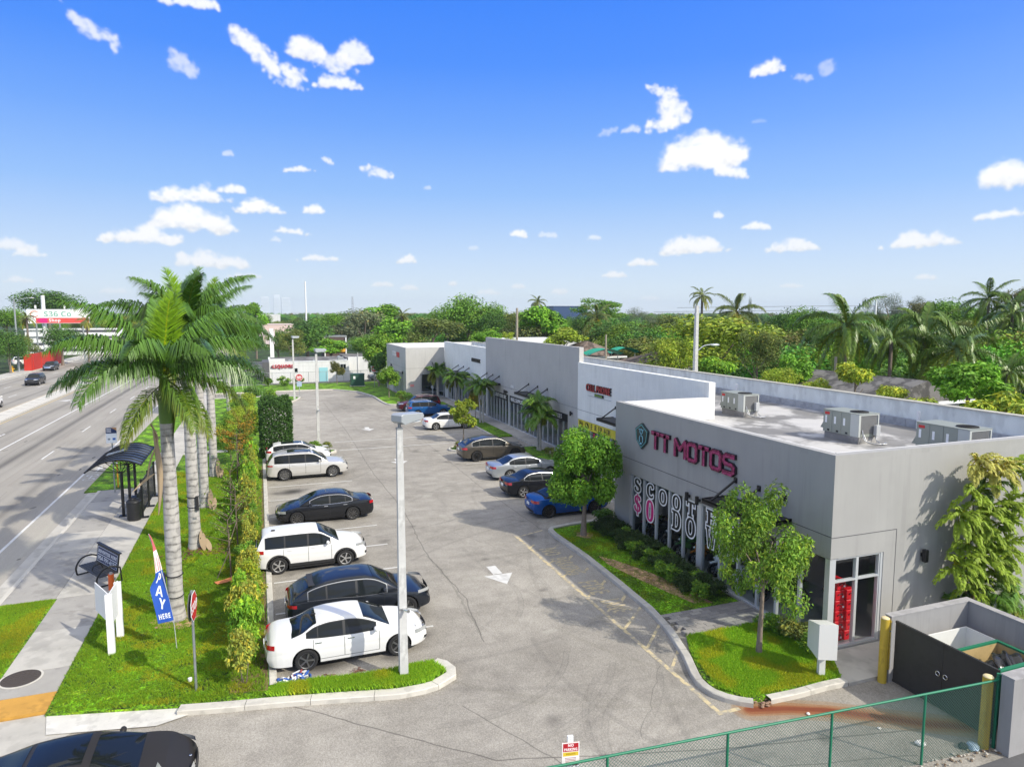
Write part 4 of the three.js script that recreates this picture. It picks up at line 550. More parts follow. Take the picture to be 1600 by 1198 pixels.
// body kinds
const sedan = (k = {}) => { const L = k.L || 4.85, h = L / 2, tp = k.top || 1.46; return { L, W: 1.85, top: tp, belt: .97, wb: 2.8, r: .345, xf: h - .95, sill: .22, deck: [[-h, .72], [-h + .04, .93], [-h + .35, 1.04], [-h + .8, 1.055], [-.9, 1.01], [0, .985], [.9, .99], [1.25, .985], [1.8, .90], [h - .22, .74], [h - .03, .62], [h, .54]], crown: .05,
  cabin: { roof: [[-h + .62, 1.0], [-h + 1.0, 1.13], [-1.0, tp - .09], [-.55, tp - .01], [-.1, tp], [.25, tp - .03], [.5, tp - .1], [1.0, 1.13], [1.33, .955]], ws: [.42, 1.22], rw: [-h + .72, -.98], side: [[-1.28, -.98], [-.95, -.22], [-.14, .78]], wR: .66 }, head: [-.30, .42, .64, .76], tail: [-.34, .22, .80, .94], grille: [.45, .48, .66], fog: [-.16, .10, .36, .46], doors: [.88, -.18, -1.1], handles: [.02, -.95], plateY: .62, spokes: 5, ...k }; };
const suv = (k = {}) => { const L = k.L || 4.55, h = L / 2, tp = k.top || 1.68; return { L, W: 1.86, top: tp, belt: 1.09, wb: 2.7, r: .36, xf: h - .92, sill: .28, deck: [[-h, .82], [-h + .03, 1.02], [-h + .2, 1.13], [-1, 1.12], [0, 1.10], [.8, 1.10], [1.15, 1.10], [1.6, 1.04], [h - .25, .93], [h - .05, .78], [h, .66]], crown: .055,
  cabin: { roof: [[-h + .06, 1.06], [-h + .16, 1.30], [-h + .34, tp - .08], [-h + .62, tp - .02], [-.4, tp], [0, tp - .01], [.3, tp - .06], [.75, 1.36], [1.2, 1.07]], ws: [.28, 1.1], rw: [-h + .085, -h + .29], side: [[-h + .42, -1.12], [-1.06, -.2], [-.12, .72]], wR: .72, wB: .93 }, head: [-.26, .46, .84, .95], tail: [-.16, .34, .92, 1.06], grille: [.5, .58, .8], fog: [-.22, .08, .44, .56], doors: [.78, -.16, -1.15], handles: [.06, -.9], plateY: .78, tailIn: .16, rakeR: .03, noseIn: .24, rake: .1, bulge: .06, ...k }; };
const white = paint([.78, .78, .77]), blackP = paint([.012, .013, .016], { roughness: .25 }), navyP = paint([.013, .016, .022], { roughness: .28 });
const FRONT = 0, BACK = Math.PI, gL = 'cars in the left hand row of stalls', gR = 'cars in the stalls by the shops';
// left row, noses towards the drive
makeCar('white saloon with raked roof, first car of the left row beside the tall light pole', 'car', sedan({ L: 4.87, paint: white, rim: std([.2, .2, .205], { roughness: .35, metalness: .7 }), handleM: M.chrome, extra: (t, q) => mesh('aerial', [rbx(-1.12, -.96, q.roof(-1.04) - .01, q.roof(-1.04) + .06, -.02, .02, .012, 1)], M.black, t) }), [2.31, .002, -21.45], FRONT);
makeCar('dark navy coupe-roofed SUV between the white saloon and the white SUV', 'car', suv({ L: 4.9, W: 1.98, top: 1.66, wb: 2.9, r: .385, xf: 1.55, paint: navyP, rim: std([.2, .2, .2], { metalness: .7, roughness: .3 }), deck: [[-2.45, .80], [-2.42, 1.0], [-2.2, 1.12], [-1, 1.12], [0, 1.06], [.9, 1.05], [1.3, 1.03], [1.9, .95], [2.25, .82], [2.45, .6]],
  cabin: { roof: [[-2.3, 1.06], [-2.05, 1.26], [-1.65, 1.48], [-1.1, 1.61], [-.4, 1.66], [.1, 1.65], [.45, 1.58], [.95, 1.30], [1.4, 1.0]], ws: [.42, 1.3], rw: [-2.2, -1.62], side: [[-1.75, -1.2], [-1.14, -.2], [-.12, .85]], wR: .68, wB: .92, surround: M.steel }, tail: [-.8, .3, .9, 1.0], extra: (t, q) => { mesh('spoiler', [rbx(-1.76, -1.5, 1.475, 1.505, -.58, .58, .012, 1)], trim, t); } }), [3.02, .002, -24.1], FRONT);
makeCar('white compact SUV with black lower cladding, between the navy SUV and an empty stall', 'car', suv({ L: 4.52, paint: white, clad: true, rim: rimM, spokes: 5, extra: (t, q) => mesh('aerial', [rbx(-1.6, -1.45, q.roof(-1.5) - .01, q.roof(-1.5) + .06, .2, .24, .012, 1)], M.black, t) }), [1.78, .002, -29.86], FRONT);
makeCar('black saloon parked nose to the hedge in the left row', 'car', sedan({ L: 4.85, paint: blackP, spokes: 10, rim: std([.22, .215, .21], { metalness: .75, roughness: .3 }), handleM: M.chrome, cabin: { ...sedan({ L: 4.85 }).cabin, surround: M.chrome } }), [2.95, .002, -36.45], BACK);
makeCar('pale silver long SUV with black roof panel and many-spoked wheels in the left row', 'car', suv({ L: 5.06, W: 2.0, top: 1.74, wb: 3.03, r: .39, xf: 1.56, spokes: 14, paint: paint([.62, .61, .585], { metalness: .3, roughness: .3 }), rim: std([.42, .42, .42], { metalness: .8, roughness: .25 }), clad: false, deck: [[-2.53, .85], [-2.49, 1.05], [-2.3, 1.16], [-1, 1.14], [0, 1.12], [.9, 1.11], [1.3, 1.10], [1.9, 1.06], [2.3, .98], [2.49, .82], [2.53, .7]],
  cabin: { roof: [[-2.46, 1.08], [-2.34, 1.34], [-2.1, 1.62], [-1.7, 1.72], [-.5, 1.74], [0, 1.73], [.35, 1.67], [.85, 1.38], [1.3, 1.07]], ws: [.36, 1.2], rw: [-2.42, -2.16], sun: [-1.25, .22], side: [[-2.05, -1.2], [-1.14, -.2], [-.12, .82]], wR: .70, wB: .93 }, rails: M.steel, head: [-.3, .3, .88, .97], tail: [-.9, .35, .96, 1.04] }), [2.7, .002, -46.5], FRONT);
makeCar('small white crossover with dark glass roof at the far end of the left row', 'car', suv({ L: 4.42, W: 1.8, top: 1.5, wb: 2.7, r: .345, paint: white, clad: true, deck: [[-2.21, .8], [-2.17, .98], [-2.0, 1.06], [-1, 1.06], [0, 1.02], [.8, 1.0], [1.15, .99], [1.6, .93], [1.98, .82], [2.21, .6]], belt: 1.0, cabin: { roof: [[-2.16, 1.0], [-2.0, 1.22], [-1.7, 1.40], [-1.3, 1.47], [-.4, 1.5], [0, 1.49], [.35, 1.42], [.8, 1.2], [1.25, .97]], ws: [.3, 1.15], rw: [-2.1, -1.75], sun: [-1.2, .2], side: [[-1.72, -1.1], [-1.04, -.16], [-.08, .75]], wR: .69 } }), [2.4, .002, -51.2], FRONT);
// in the foreground, leaving by the drive
makeCar('matt charcoal coupe with glass roof in the bottom left corner of the picture', 'car', sedan({ name: 'driving_car', L: 4.72, W: 1.93, top: 1.38, belt: .95, paint: paint([.028, .026, .026], { roughness: .55, clearcoat: .25, clearcoatRoughness: .4 }), handleM: M.black,
  cabin: { roof: [[-1.95, .97], [-1.4, 1.13], [-.8, 1.32], [-.3, 1.375], [0, 1.38], [.25, 1.36], [.5, 1.29], [1.0, 1.10], [1.4, .945]], ws: [.42, 1.3], rw: [-1.85, -.9], sun: [-.8, .26], side: [[-1.15, -.45], [-.38, .85]], wR: .66 }, extra: (t, q) => { mesh('wiper', [bar([1.15, 1.035, -.1], [.75, 1.215, .34], .012), bar([1.18, 1.03, .42], [.82, 1.19, .72], .012)], M.black, t); const b = new THREE.SphereGeometry(.035, 10, 6); b.scale(1, .3, 1); b.translate(2.28, .70, 0); mesh('bonnet_badge', b, M.chrome, t); } }), [-4.1, .002, -16.35], FRONT);
// row by the shops
const blueM = paint([.006, .075, .30], { metalness: .2 });
makeCar('maroon SUV reversed into the stall farthest along the shops', 'car', suv({ L: 4.7, paint: paint([.085, .008, .014], { metalness: .2 }), clad: true, rails: M.steel }), [16.35, .002, -74.1], BACK);
makeCar('mid blue hatchback SUV between the maroon SUV and the white saloon', 'car', suv({ L: 4.6, top: 1.62, paint: paint([.012, .09, .27], { metalness: .25 }), rails: M.chrome, handleM: M.chrome }), [16.5, .002, -70.0], FRONT);
makeCar('white saloon nosed in by the shops behind the small yellow green tree', 'car', sedan({ L: 4.7, paint: white }), [16.4, .002, -61.6], FRONT);
makeCar('bronze brown coupe SUV with black wheels in front of the tall grey shop', 'car', suv({ L: 4.93, W: 2.0, top: 1.69, wb: 2.97, r: .39, xf: 1.56, spokes: 10, paint: paint([.105, .094, .078], { metalness: .6, roughness: .3 }), rim: rimDark, deck: [[-2.46, .85], [-2.42, 1.05], [-2.2, 1.16], [-1, 1.15], [0, 1.10], [.9, 1.08], [1.3, 1.06], [1.9, .98], [2.28, .86], [2.46, .66]],
  cabin: { roof: [[-2.35, 1.1], [-2.0, 1.3], [-1.5, 1.53], [-1, 1.64], [-.4, 1.69], [.1, 1.68], [.45, 1.6], [.95, 1.32], [1.4, 1.04]], ws: [.42, 1.3], rw: [-2.2, -1.45], side: [[-1.7, -1.2], [-1.14, -.2], [-.12, .85]], wR: .68, wB: .92, surround: M.steel } }), [15.95, .002, -47.6], FRONT);
makeCar('silver saloon nosed in by the shops, partly behind the leafy round tree', 'car', sedan({ L: 4.92, paint: paint([.42, .45, .48], { metalness: .5, roughness: .28 }), handleM: M.chrome, spokes: 8 }), [16.2, .002, -41.5], FRONT);
makeCar('black saloon nosed in between the silver saloon and the blue convertible', 'car', sedan({ L: 4.7, top: 1.44, paint: blackP, cabin: { ...sedan({ L: 4.7, top: 1.44 }).cabin, surround: M.chrome } }), [15.6, .002, -37.3], FRONT);
makeCar('bright blue convertible with black soft top beside the leafy round tree', 'car', sedan({ L: 4.43, W: 1.78, top: 1.40, wb: 2.69, paint: blueM, rim: std([.10, .09, .085], { metalness: .6, roughness: .35 }), spokes: 10, cabin: { roof: [[-1.75, .97], [-1.45, 1.1], [-.95, 1.32], [-.5, 1.39], [-.1, 1.4], [.2, 1.38], [.45, 1.3], [.95, 1.12], [1.3, .95]], ws: [.4, 1.18], rw: [-1.5, -1.05], side: [[-.9, -.25], [-.18, .75]], wR: .66, mat: std([.012, .012, .013], { roughness: .9 }) } }), [15.45, .002, -33.1], FRONT);
// on the avenue and beyond it
const boxVan = { name: 'driving_van', L: 5.0, W: 1.95, top: 1.95, belt: 1.18, wb: 3.1, r: .35, xf: 1.6, sill: .3, paint: white, deck: [[-2.5, .9], [-2.46, 1.1], [-2.3, 1.24], [-1, 1.22], [.6, 1.2], [1.3, 1.2], [1.8, 1.12], [2.3, .95], [2.5, .7]], crown: .05, cabin: { roof: [[-2.47, 1.1], [-2.42, 1.7], [-2.25, 1.9], [-1.2, 1.95], [.4, 1.94], [.85, 1.86], [1.3, 1.5], [1.75, 1.12]], ws: [.9, 1.65], side: [[.1, 1.1]], wR: .82, wB: .95, surround: white }, head: [-.2, .4, .8, .98], tail: [-.1, .15, .8, 1.2], doors: [1.2, .05], handles: [.25], plateY: .7, tailIn: .05, rakeR: .01 };
makeCar('white panel van cut off by the left picture edge, beyond the median', 'van', boxVan, [-28.9, 0, -91.5], Math.PI / 2);
makeCar('black SUV driving towards the camera beyond the white median', 'car', suv({ name: 'driving_car', L: 4.7, paint: blackP, headM: lampClear }), [-31.9, 0, -121], -Math.PI / 2);
makeCar('dark grey SUV with chrome nose in front of the red wall', 'car', suv({ name: 'driving_car', L: 4.7, paint: paint([.03, .032, .035]), grilleM: M.chrome }), [-36.9, 0, -150], -Math.PI / 2);
makeCar('white SUV parked behind the red wall', 'car', suv({ L: 4.7, paint: white }), [-44.3, .3, -163], .4);
makeCar('grey car parked behind the red wall under the round tree', 'car', sedan({ paint: paint([.06, .065, .07]) }), [-43.4, .3, -172], .5);
makeCar('grey SUV parked beside the green cabinet behind the far fence', 'car', suv({ paint: paint([.25, .27, .29], { metalness: .4 }) }), [18.3, .1, -109.2], Math.PI + .25);
makeCar('silver car behind the liquor shop roof near the orange awning', 'car', suv({ paint: paint([.35, .36, .36], { metalness: .4 }) }), [18.5, 0, -141], -Math.PI / 2 + .3);
makeCar('pale pickup behind the liquor shop, right of the silver car', 'car', suv({ L: 5.2, paint: paint([.5, .48, .44]) }), [23.5, 0, -143], -Math.PI / 2 + .2);

// ================================================================ trees, palms, hedges
const UP = new THREE.Vector3(0, 1, 0);
function leafGeo() { return { p: [], c: [], push(v, col) { this.p.push(v.x, v.y, v.z); this.c.push(col[0], col[1], col[2]); } }; }
function fin(a) { const g = new THREE.BufferGeometry(); g.setAttribute('position', new THREE.Float32BufferAttribute(a.p, 3)); g.setAttribute('color', new THREE.Float32BufferAttribute(a.c, 3)); g.computeVertexNormals(); return g; }
const _a = new THREE.Vector3(), _b = new THREE.Vector3(), _s = new THREE.Vector3();
function leaf(A, P, ax, nrm, len, wid, col, fold = .25) {   // pointed leaf: two folded halves
  _s.crossVectors(nrm, ax).normalize(); const tip = P.clone().addScaledVector(ax, len), m = P.clone().addScaledVector(ax, len * .45), l = m.clone().addScaledVector(_s, wid / 2).addScaledVector(nrm, wid * fold), r = m.clone().addScaledVector(_s, -wid / 2).addScaledVector(nrm, wid * fold);
  for (const v of [P, l, tip]) A.push(v, col); for (const v of [P, tip, r]) A.push(v, col);
}
function rdir(R, up = -1) { let y; do { y = R() * 2 - 1; } while (y < up); const t = R() * 6.2832, q = Math.sqrt(1 - y * y); return new THREE.Vector3(Math.cos(t) * q, y, Math.sin(t) * q); }
// a crown of radius one: leaves round many unequal boughs, with gaps between them
function crownGeo(seed, o) {
  const R = rng(seed), A = leafGeo(), { n = 4200, size = .085, lobes = 16, slim = .5, droop = 0, low = -.55, spread = .68, rr = [.26, .46], yel = .1, bumpy = .3 } = o, L = [];
  for (let i = 0; i < lobes; i++) { const d = rdir(R, low), k = spread * (.55 + .55 * R()); const r = lerp(rr[0], rr[1], R()); const c = d.multiplyScalar(k); if (o.layers) c.y = Math.round(c.y * 3) / 3 + (R() - .5) * .08; L.push({ c, r, t: .78 + .44 * R(), y: R() < .25 ? 1 : 0 }); }
  const tot = L.reduce((s, l) => s + l.r * l.r, 0);
  for (const l of L) { const m = Math.round(n * l.r * l.r / tot); for (let i = 0; i < m; i++) {
    const d = rdir(R), inside = R() < .16, rad = l.r * (inside ? .25 + .5 * R() : .74 + .34 * R() + (R() < .06 ? .25 : 0)); const P = l.c.clone().addScaledVector(_a.set(d.x, d.y * (o.flat ?? .8), d.z), rad);
    if (P.length() > 1.2) P.setLength(1.2 - .12 * R()); if (P.y < -.98) continue;
    const nrm = d.clone().multiplyScalar(.75).addScaledVector(UP, .45).add(rdir(R).multiplyScalar(.55)).normalize(), ax = rdir(R).addScaledVector(d, .5).addScaledVector(UP, -droop - .15); ax.addScaledVector(nrm, -ax.dot(nrm) * .8).normalize();
    const s = size * (.6 + .8 * R()), q = l.t * (.72 + .56 * R()), w = R() < yel ? .5 + .5 * R() : 0, top = .5 + .5 * P.y;
    leaf(A, P, ax, nrm, s * (inside ? 1.5 : 1), s * slim * (inside ? 1.5 : 1), [q * (1 + .9 * w + .12 * l.y), q * (1 + .35 * w + .05 * l.y), q * (1 - .1 * w)]);
  } }
  return fin(A);
}
const crowns = {
  round: [1, 2, 3].map((s) => crownGeo(s, { n: 6000, size: .085, lobes: 26 })), loose: [4, 5, 6].map((s) => crownGeo(s, { n: 4400, size: .08, lobes: 22, spread: .8, rr: [.18, .36] })),
  big: [7, 8].map((s) => crownGeo(s, { n: 3600, size: .14, lobes: 20, spread: .76, rr: [.2, .36], slim: .55, droop: .3, yel: .05 })), umbrella: [9].map((s) => crownGeo(s, { n: 4600, size: .075, lobes: 20, flat: .45, low: -.1, spread: .8, rr: [.2, .34] })),
  haze: [10].map((s) => crownGeo(s, { n: 6000, size: .06, lobes: 30, spread: .78, rr: [.16, .32], slim: .25 })), dome: [11, 12].map((s) => crownGeo(s, { n: 2600, size: .22, lobes: 10, spread: .64, rr: [.34, .5], slim: .36, droop: 1.3, low: -.3, yel: .35 })),
  wispy: [13].map((s) => crownGeo(s, { n: 2600, size: .15, lobes: 18, spread: .8, rr: [.16, .34], slim: .12, droop: .2, low: -.2 })),
};
function trunkGeo(h, r, seed, limbs = 4, reach = 1) {
  const R = rng(seed), list = [grid(8, 9, (u, v) => { const a = v * 6.2832, rr = r * (1.35 * Math.pow(1 - u, 3) * .4 + 1 - .35 * u) * (1 + .08 * Math.sin(a * 3 + u * 5)); return [Math.cos(a) * rr + Math.sin(u * 2.3 + seed) * r * .5, u * h, -Math.sin(a) * rr]; })];
  for (let i = 0; i < limbs; i++) { const a = i / limbs * 6.28 + R(), y = h * (.62 + .3 * R()), l = reach * (.7 + .5 * R()); list.push(bar([0, y, 0], [Math.cos(a) * l * .55, y + l * .75, Math.sin(a) * l * .55], r * .5, r * .2, 6)); }
  return join(list);
}
let treeSeed = 11;
function tree(name, label, [x, z], top, r, bot, shape, mat, o = {}) {
  const t = thing(name, label, o.cat || 'tree', [x, o.y || 0, z], (treeSeed * 1.7) % 6.28, o.group), s = treeSeed++, c = crowns[shape], ry = (top - bot) / 2;
  mesh('trunk', trunkGeo(Math.max(.5, bot + ry * .7), o.tr || Math.max(.12, r * .055), s, 5, ry * .9), o.bark || M.bark, t);
  const m = mesh('crown', c[s % c.length], mat, t); m.position.y = bot + ry; m.scale.set(r, ry, r); return t;
}
const treeKinds = { Dark: ['round', M.leafDark], Mid: ['round', M.leafMid], Bright: ['big', M.leafBright], Olive: ['loose', M.leafOlive], Silver: ['loose', M.leafSilver], Yellow: ['loose', M.leafYellow], YellowBig: ['big', M.leafYellow], Haze: ['haze', M.leafHaze], Brown: ['loose', M.leafBrown] };
for (const [label, k, x, z, top, r, bot] of [
["dark rounded tree rising behind the billboard", "Dark", -54.6, -223.4, 17.8, 7.5, 8.7],
["tree at the left picture edge behind the tall street lamp", "Mid", -48.6, -168.1, 12.1, 3.0, 6.6],
["dense low tree at the left picture edge beside the street lamp", "Dark", -41.5, -144.1, 8.1, 2.9, 1.2],
["round dark tree in front of the white car deck above the red wall", "Dark", -38.1, -163.6, 8.5, 3.9, 1.9],
["olive shrubby tree between the street lamp and the red wall", "Olive", -42.2, -154.3, 6.7, 2.4, 1.2],
["bright green tree showing right of the royal palm crowns", "Bright", -0.7, -170.0, 12.9, 3.0, 6.1],
["small tree left of the liquor shop roof, below the pink building", "Mid", 3.6, -150.0, 7.6, 2.6, 1.2],
["tree behind the right side of the royal palm crowns", "Mid", -2.6, -140.0, 9.3, 2.7, 2.0],
["dark olive tree behind the liquor shop, right of the pink building", "Dark", 9.4, -149.7, 9.7, 5.9, 1.2],
["leafy tree between the dark olive tree and the silvery tree", "Mid", 18.4, -177.0, 11.4, 5.6, 4.1],
["olive tree just left of the dark tree behind the liquor shop", "Olive", 6.1, -139.9, 7.8, 2.7, 1.2],
["low bush right above the liquor shop roof, left of the orange awning", "Bright", 12.5, -131.4, 5.8, 3.3, 2.5],
["grey silvery tree behind the liquor shop", "Silver", 22.3, -156.4, 12.4, 7.1, 1.2],
["bright domed tree behind the silvery tree", "Bright", 32.7, -192.2, 12.9, 6.8, 3.3],
["bright tree between the silvery tree and the grey bushy tree", "Bright", 26.4, -137.5, 10.0, 4.5, 2.8],
["low leafy tree right of the orange awning", "Mid", 19.2, -126.6, 7.3, 3.7, 2.4],
["grey olive bushy tree right behind the far grey shop", "Olive", 27.9, -114.7, 10.1, 5.5, 4.6],
["tallest rounded tree in the middle behind the shops", "Mid", 43.6, -145.6, 15.1, 6.2, 3.4],
["tree left shoulder of the tallest rounded tree", "Mid", 41.4, -154.6, 12.9, 4.5, 3.8],
["thin topped tree right of the tallest rounded tree", "Mid", 54.5, -161.0, 13.6, 3.5, 4.2],
["dark tree behind the tall grey shop", "Dark", 47.1, -137.1, 11.5, 3.8, 3.8],
["olive tree left of the pale timber pole", "Olive", 47.6, -126.3, 11.6, 3.5, 4.3],
["low bright bush over the roof of the white far shop", "Bright", 32.9, -99.7, 8.3, 2.2, 5.7],
["small yellow bush at the left end of the tall grey parapet", "Yellow", 34.2, -94.0, 8.2, 1.0, 6.4],
["large-leaved bright tree right of the pale timber pole", "Bright", 47.6, -112.3, 12.8, 4.4, 5.5],
["yellowish tree with pale blooms over the tall grey parapet", "YellowBig", 35.9, -78.1, 8.9, 2.5, 6.0],
["umbrella-topped tree right of the blue roof", "Mid", 69.2, -133.1, 14.2, 5.3, 6.4],
["dark tree below the umbrella-topped tree", "Dark", 57.0, -114.6, 10.8, 3.0, 5.8],
["dark dome tree behind the green tarpaulins", "Dark", 54.1, -98.1, 9.9, 5.0, 4.6],
["hazy brownish tree on the skyline right of the dark dome tree", "Haze", 106.0, -175.5, 12.9, 5.8, 2.9],
["olive tree on the skyline left of the tall grey street pole", "Olive", 93.0, -142.3, 11.1, 3.9, 3.5],
["big yellow green tree behind the rear wall of the shops", "Yellow", 43.0, -57.7, 10.7, 6.8, 3.5],
["yellow green tree at the left foot of the big yellow green tree", "Yellow", 36.8, -54.8, 8.9, 2.1, 4.1],
["olive brown right flank of the big yellow green tree", "Olive", 42.5, -50.5, 9.8, 2.0, 4.3],
["dark leafy tree right of the big yellow green tree", "Dark", 75.0, -83.2, 11.6, 2.9, 3.8],
["dense tree left of the coconut palm", "Mid", 69.0, -72.4, 11.8, 2.6, 4.6],
["dark tree behind the coconut palm trunk", "Dark", 65.1, -65.0, 10.0, 2.7, 3.6],
["dark understorey tree left of the grey house roof", "Dark", 57.1, -61.6, 7.4, 3.3, 4.1],
["dark tree right of the coconut palm, below the distant casuarinas", "Dark", 78.5, -69.7, 9.8, 3.5, 3.7],
["brown green tree on the skyline right of the casuarinas", "Brown", 109.0, -87.9, 13.2, 2.7, 7.2],
["long green tree on the skyline left of the tall palm", "Mid", 111.9, -84.1, 13.4, 4.9, 6.2],
["dark tree below the brown green tree", "Dark", 93.4, -78.5, 11.1, 4.0, 5.2],
["olive tree below the tall palm", "Olive", 94.1, -67.9, 10.4, 4.0, 4.3],
["brownish tree at the right picture edge on the skyline", "Brown", 93.7, -61.4, 14.2, 2.4, 9.0],
["dark tree near the right picture edge behind the palms", "Dark", 81.2, -54.8, 9.9, 3.0, 3.9],
["dark undergrowth tree behind the grouped coconut palms", "Dark", 65.8, -52.3, 7.7, 3.3, 3.3],
["dark undergrowth tree right of the grouped coconut palms", "Dark", 65.2, -46.4, 7.6, 3.4, 3.2],
["mid green tree behind the right eave of the grey house", "Mid", 60.1, -52.8, 6.7, 2.3, 3.4],
["mid green tree at the right picture edge above the pale fence", "Mid", 58.6, -38.3, 7.8, 1.6, 3.8]
]) tree('background_tree', label, [x, z], top, r * 1.08, bot, label.startsWith('umbrella') ? 'umbrella' : treeKinds[k][0], treeKinds[k][1]);
// behind the rear wall
for (const [label, x, z, top, r, bot, shape, m] of [
  ['yellow green domed tree over the rear wall, in front of the grey house', 33.6, -31.2, 8.1, 1.25, 6.2, 'dome', M.leafYellow], ['low yellow green domed clump on the rear wall, right foot of the grey house', 33.2, -28.6, 6.9, 1.0, 5.6, 'dome', M.leafYellow], ['low leafy clump leaning over the rear wall, left of the domed tree', 32.6, -33.3, 6.9, .95, 5.4, 'dome', M.leafYellow],
  ['bright fresh green tree over the rear wall, right flank of the big yellow green tree', 36.6, -39.6, 8.1, 1.7, 4.8, 'big', M.leafBright], ['yellow green bush over the rear wall, below the fresh green tree', 33.6, -37.6, 7.3, 1.6, 4.6, 'loose', M.leafYellow],
  ['large feathery bright tree over the rear wall near the right edge', 35.8, -25.8, 8.6, 2.0, 5.4, 'big', M.leafBright], ['yellow green tree over the rear wall at the right picture edge', 34.6, -23.0, 7.2, 1.7, 4.6, 'dome', M.leafYellow], ['low yellow clump on the rear wall, left foot of the large feathery tree', 32.2, -25.6, 6.7, 1.0, 5.2, 'dome', M.leafYellow],
  ['bright fan-leaved clump over the rear wall at the foot of the big yellow green tree', 35.6, -47.6, 7.5, 1.7, 5.2, 'dome', M.leafBright],
]) tree('garden_tree', label, [x, z], top, r, bot, shape, m, { tr: .09 });
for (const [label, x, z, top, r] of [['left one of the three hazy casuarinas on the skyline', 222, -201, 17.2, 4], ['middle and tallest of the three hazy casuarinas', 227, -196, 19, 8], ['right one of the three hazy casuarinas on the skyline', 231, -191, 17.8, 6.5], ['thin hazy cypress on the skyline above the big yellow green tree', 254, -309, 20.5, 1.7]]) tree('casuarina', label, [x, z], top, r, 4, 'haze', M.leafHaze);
// woods and gardens that read as one mass out to the horizon
{
  const R = rng(99), spots = []; for (let k = 0; k < 2600; k++) { const a = (-34 + R() * 110) * RAD, d = 190 + Math.pow(R(), .6) * 1500; spots.push([Math.sin(a) * d, -Math.cos(a) * d, d]); }
  for (let k = 0; k < 420; k++) { const a = (14 + R() * 50) * RAD, d = 70 + R() * 130; const x = Math.sin(a) * d, z = -Math.cos(a) * d; if (x > 46) spots.push([x, z, d]); }
  const mats = [M.leafDark, M.leafMid, M.leafOlive, M.leafBright], geos = [crowns.round[0], crowns.round[1], crowns.loose[0], crowns.round[2]], m4 = new THREE.Matrix4(), q = new THREE.Quaternion();
  mats.forEach((mt, i) => { const mine = spots.filter((s, k) => (k % 11 < 3 ? 0 : k % 11 < 7 ? 1 : k % 11 < 9 ? 2 : 3) === i && !(s[0] > -42 && s[0] < -8)); const im = new THREE.InstancedMesh(geos[i], mt, mine.length); mine.forEach(([x, z, d], k) => { const h = (d < 200 ? 4.5 + 4.8 * R() : 5.5 + 4.8 * R()), r = 3 + R() * 4; q.setFromAxisAngle(UP, R() * 6.28); m4.compose(new THREE.Vector3(x, h * .52, z), q, new THREE.Vector3(r, h * .52, r)); im.setMatrixAt(k, m4); im.setColorAt(k, C(.7 + .7 * R(), .75 + .6 * R(), .7 + .5 * R())); }); im.name = numbered('distant_woods'); stuff(im, ['dark trees of the far woods running to the horizon', 'mid green trees of the far woods running to the horizon', 'olive trees of the far woods running to the horizon', 'bright trees scattered in the far woods'][i], 'woods'); scene.add(im); });
}

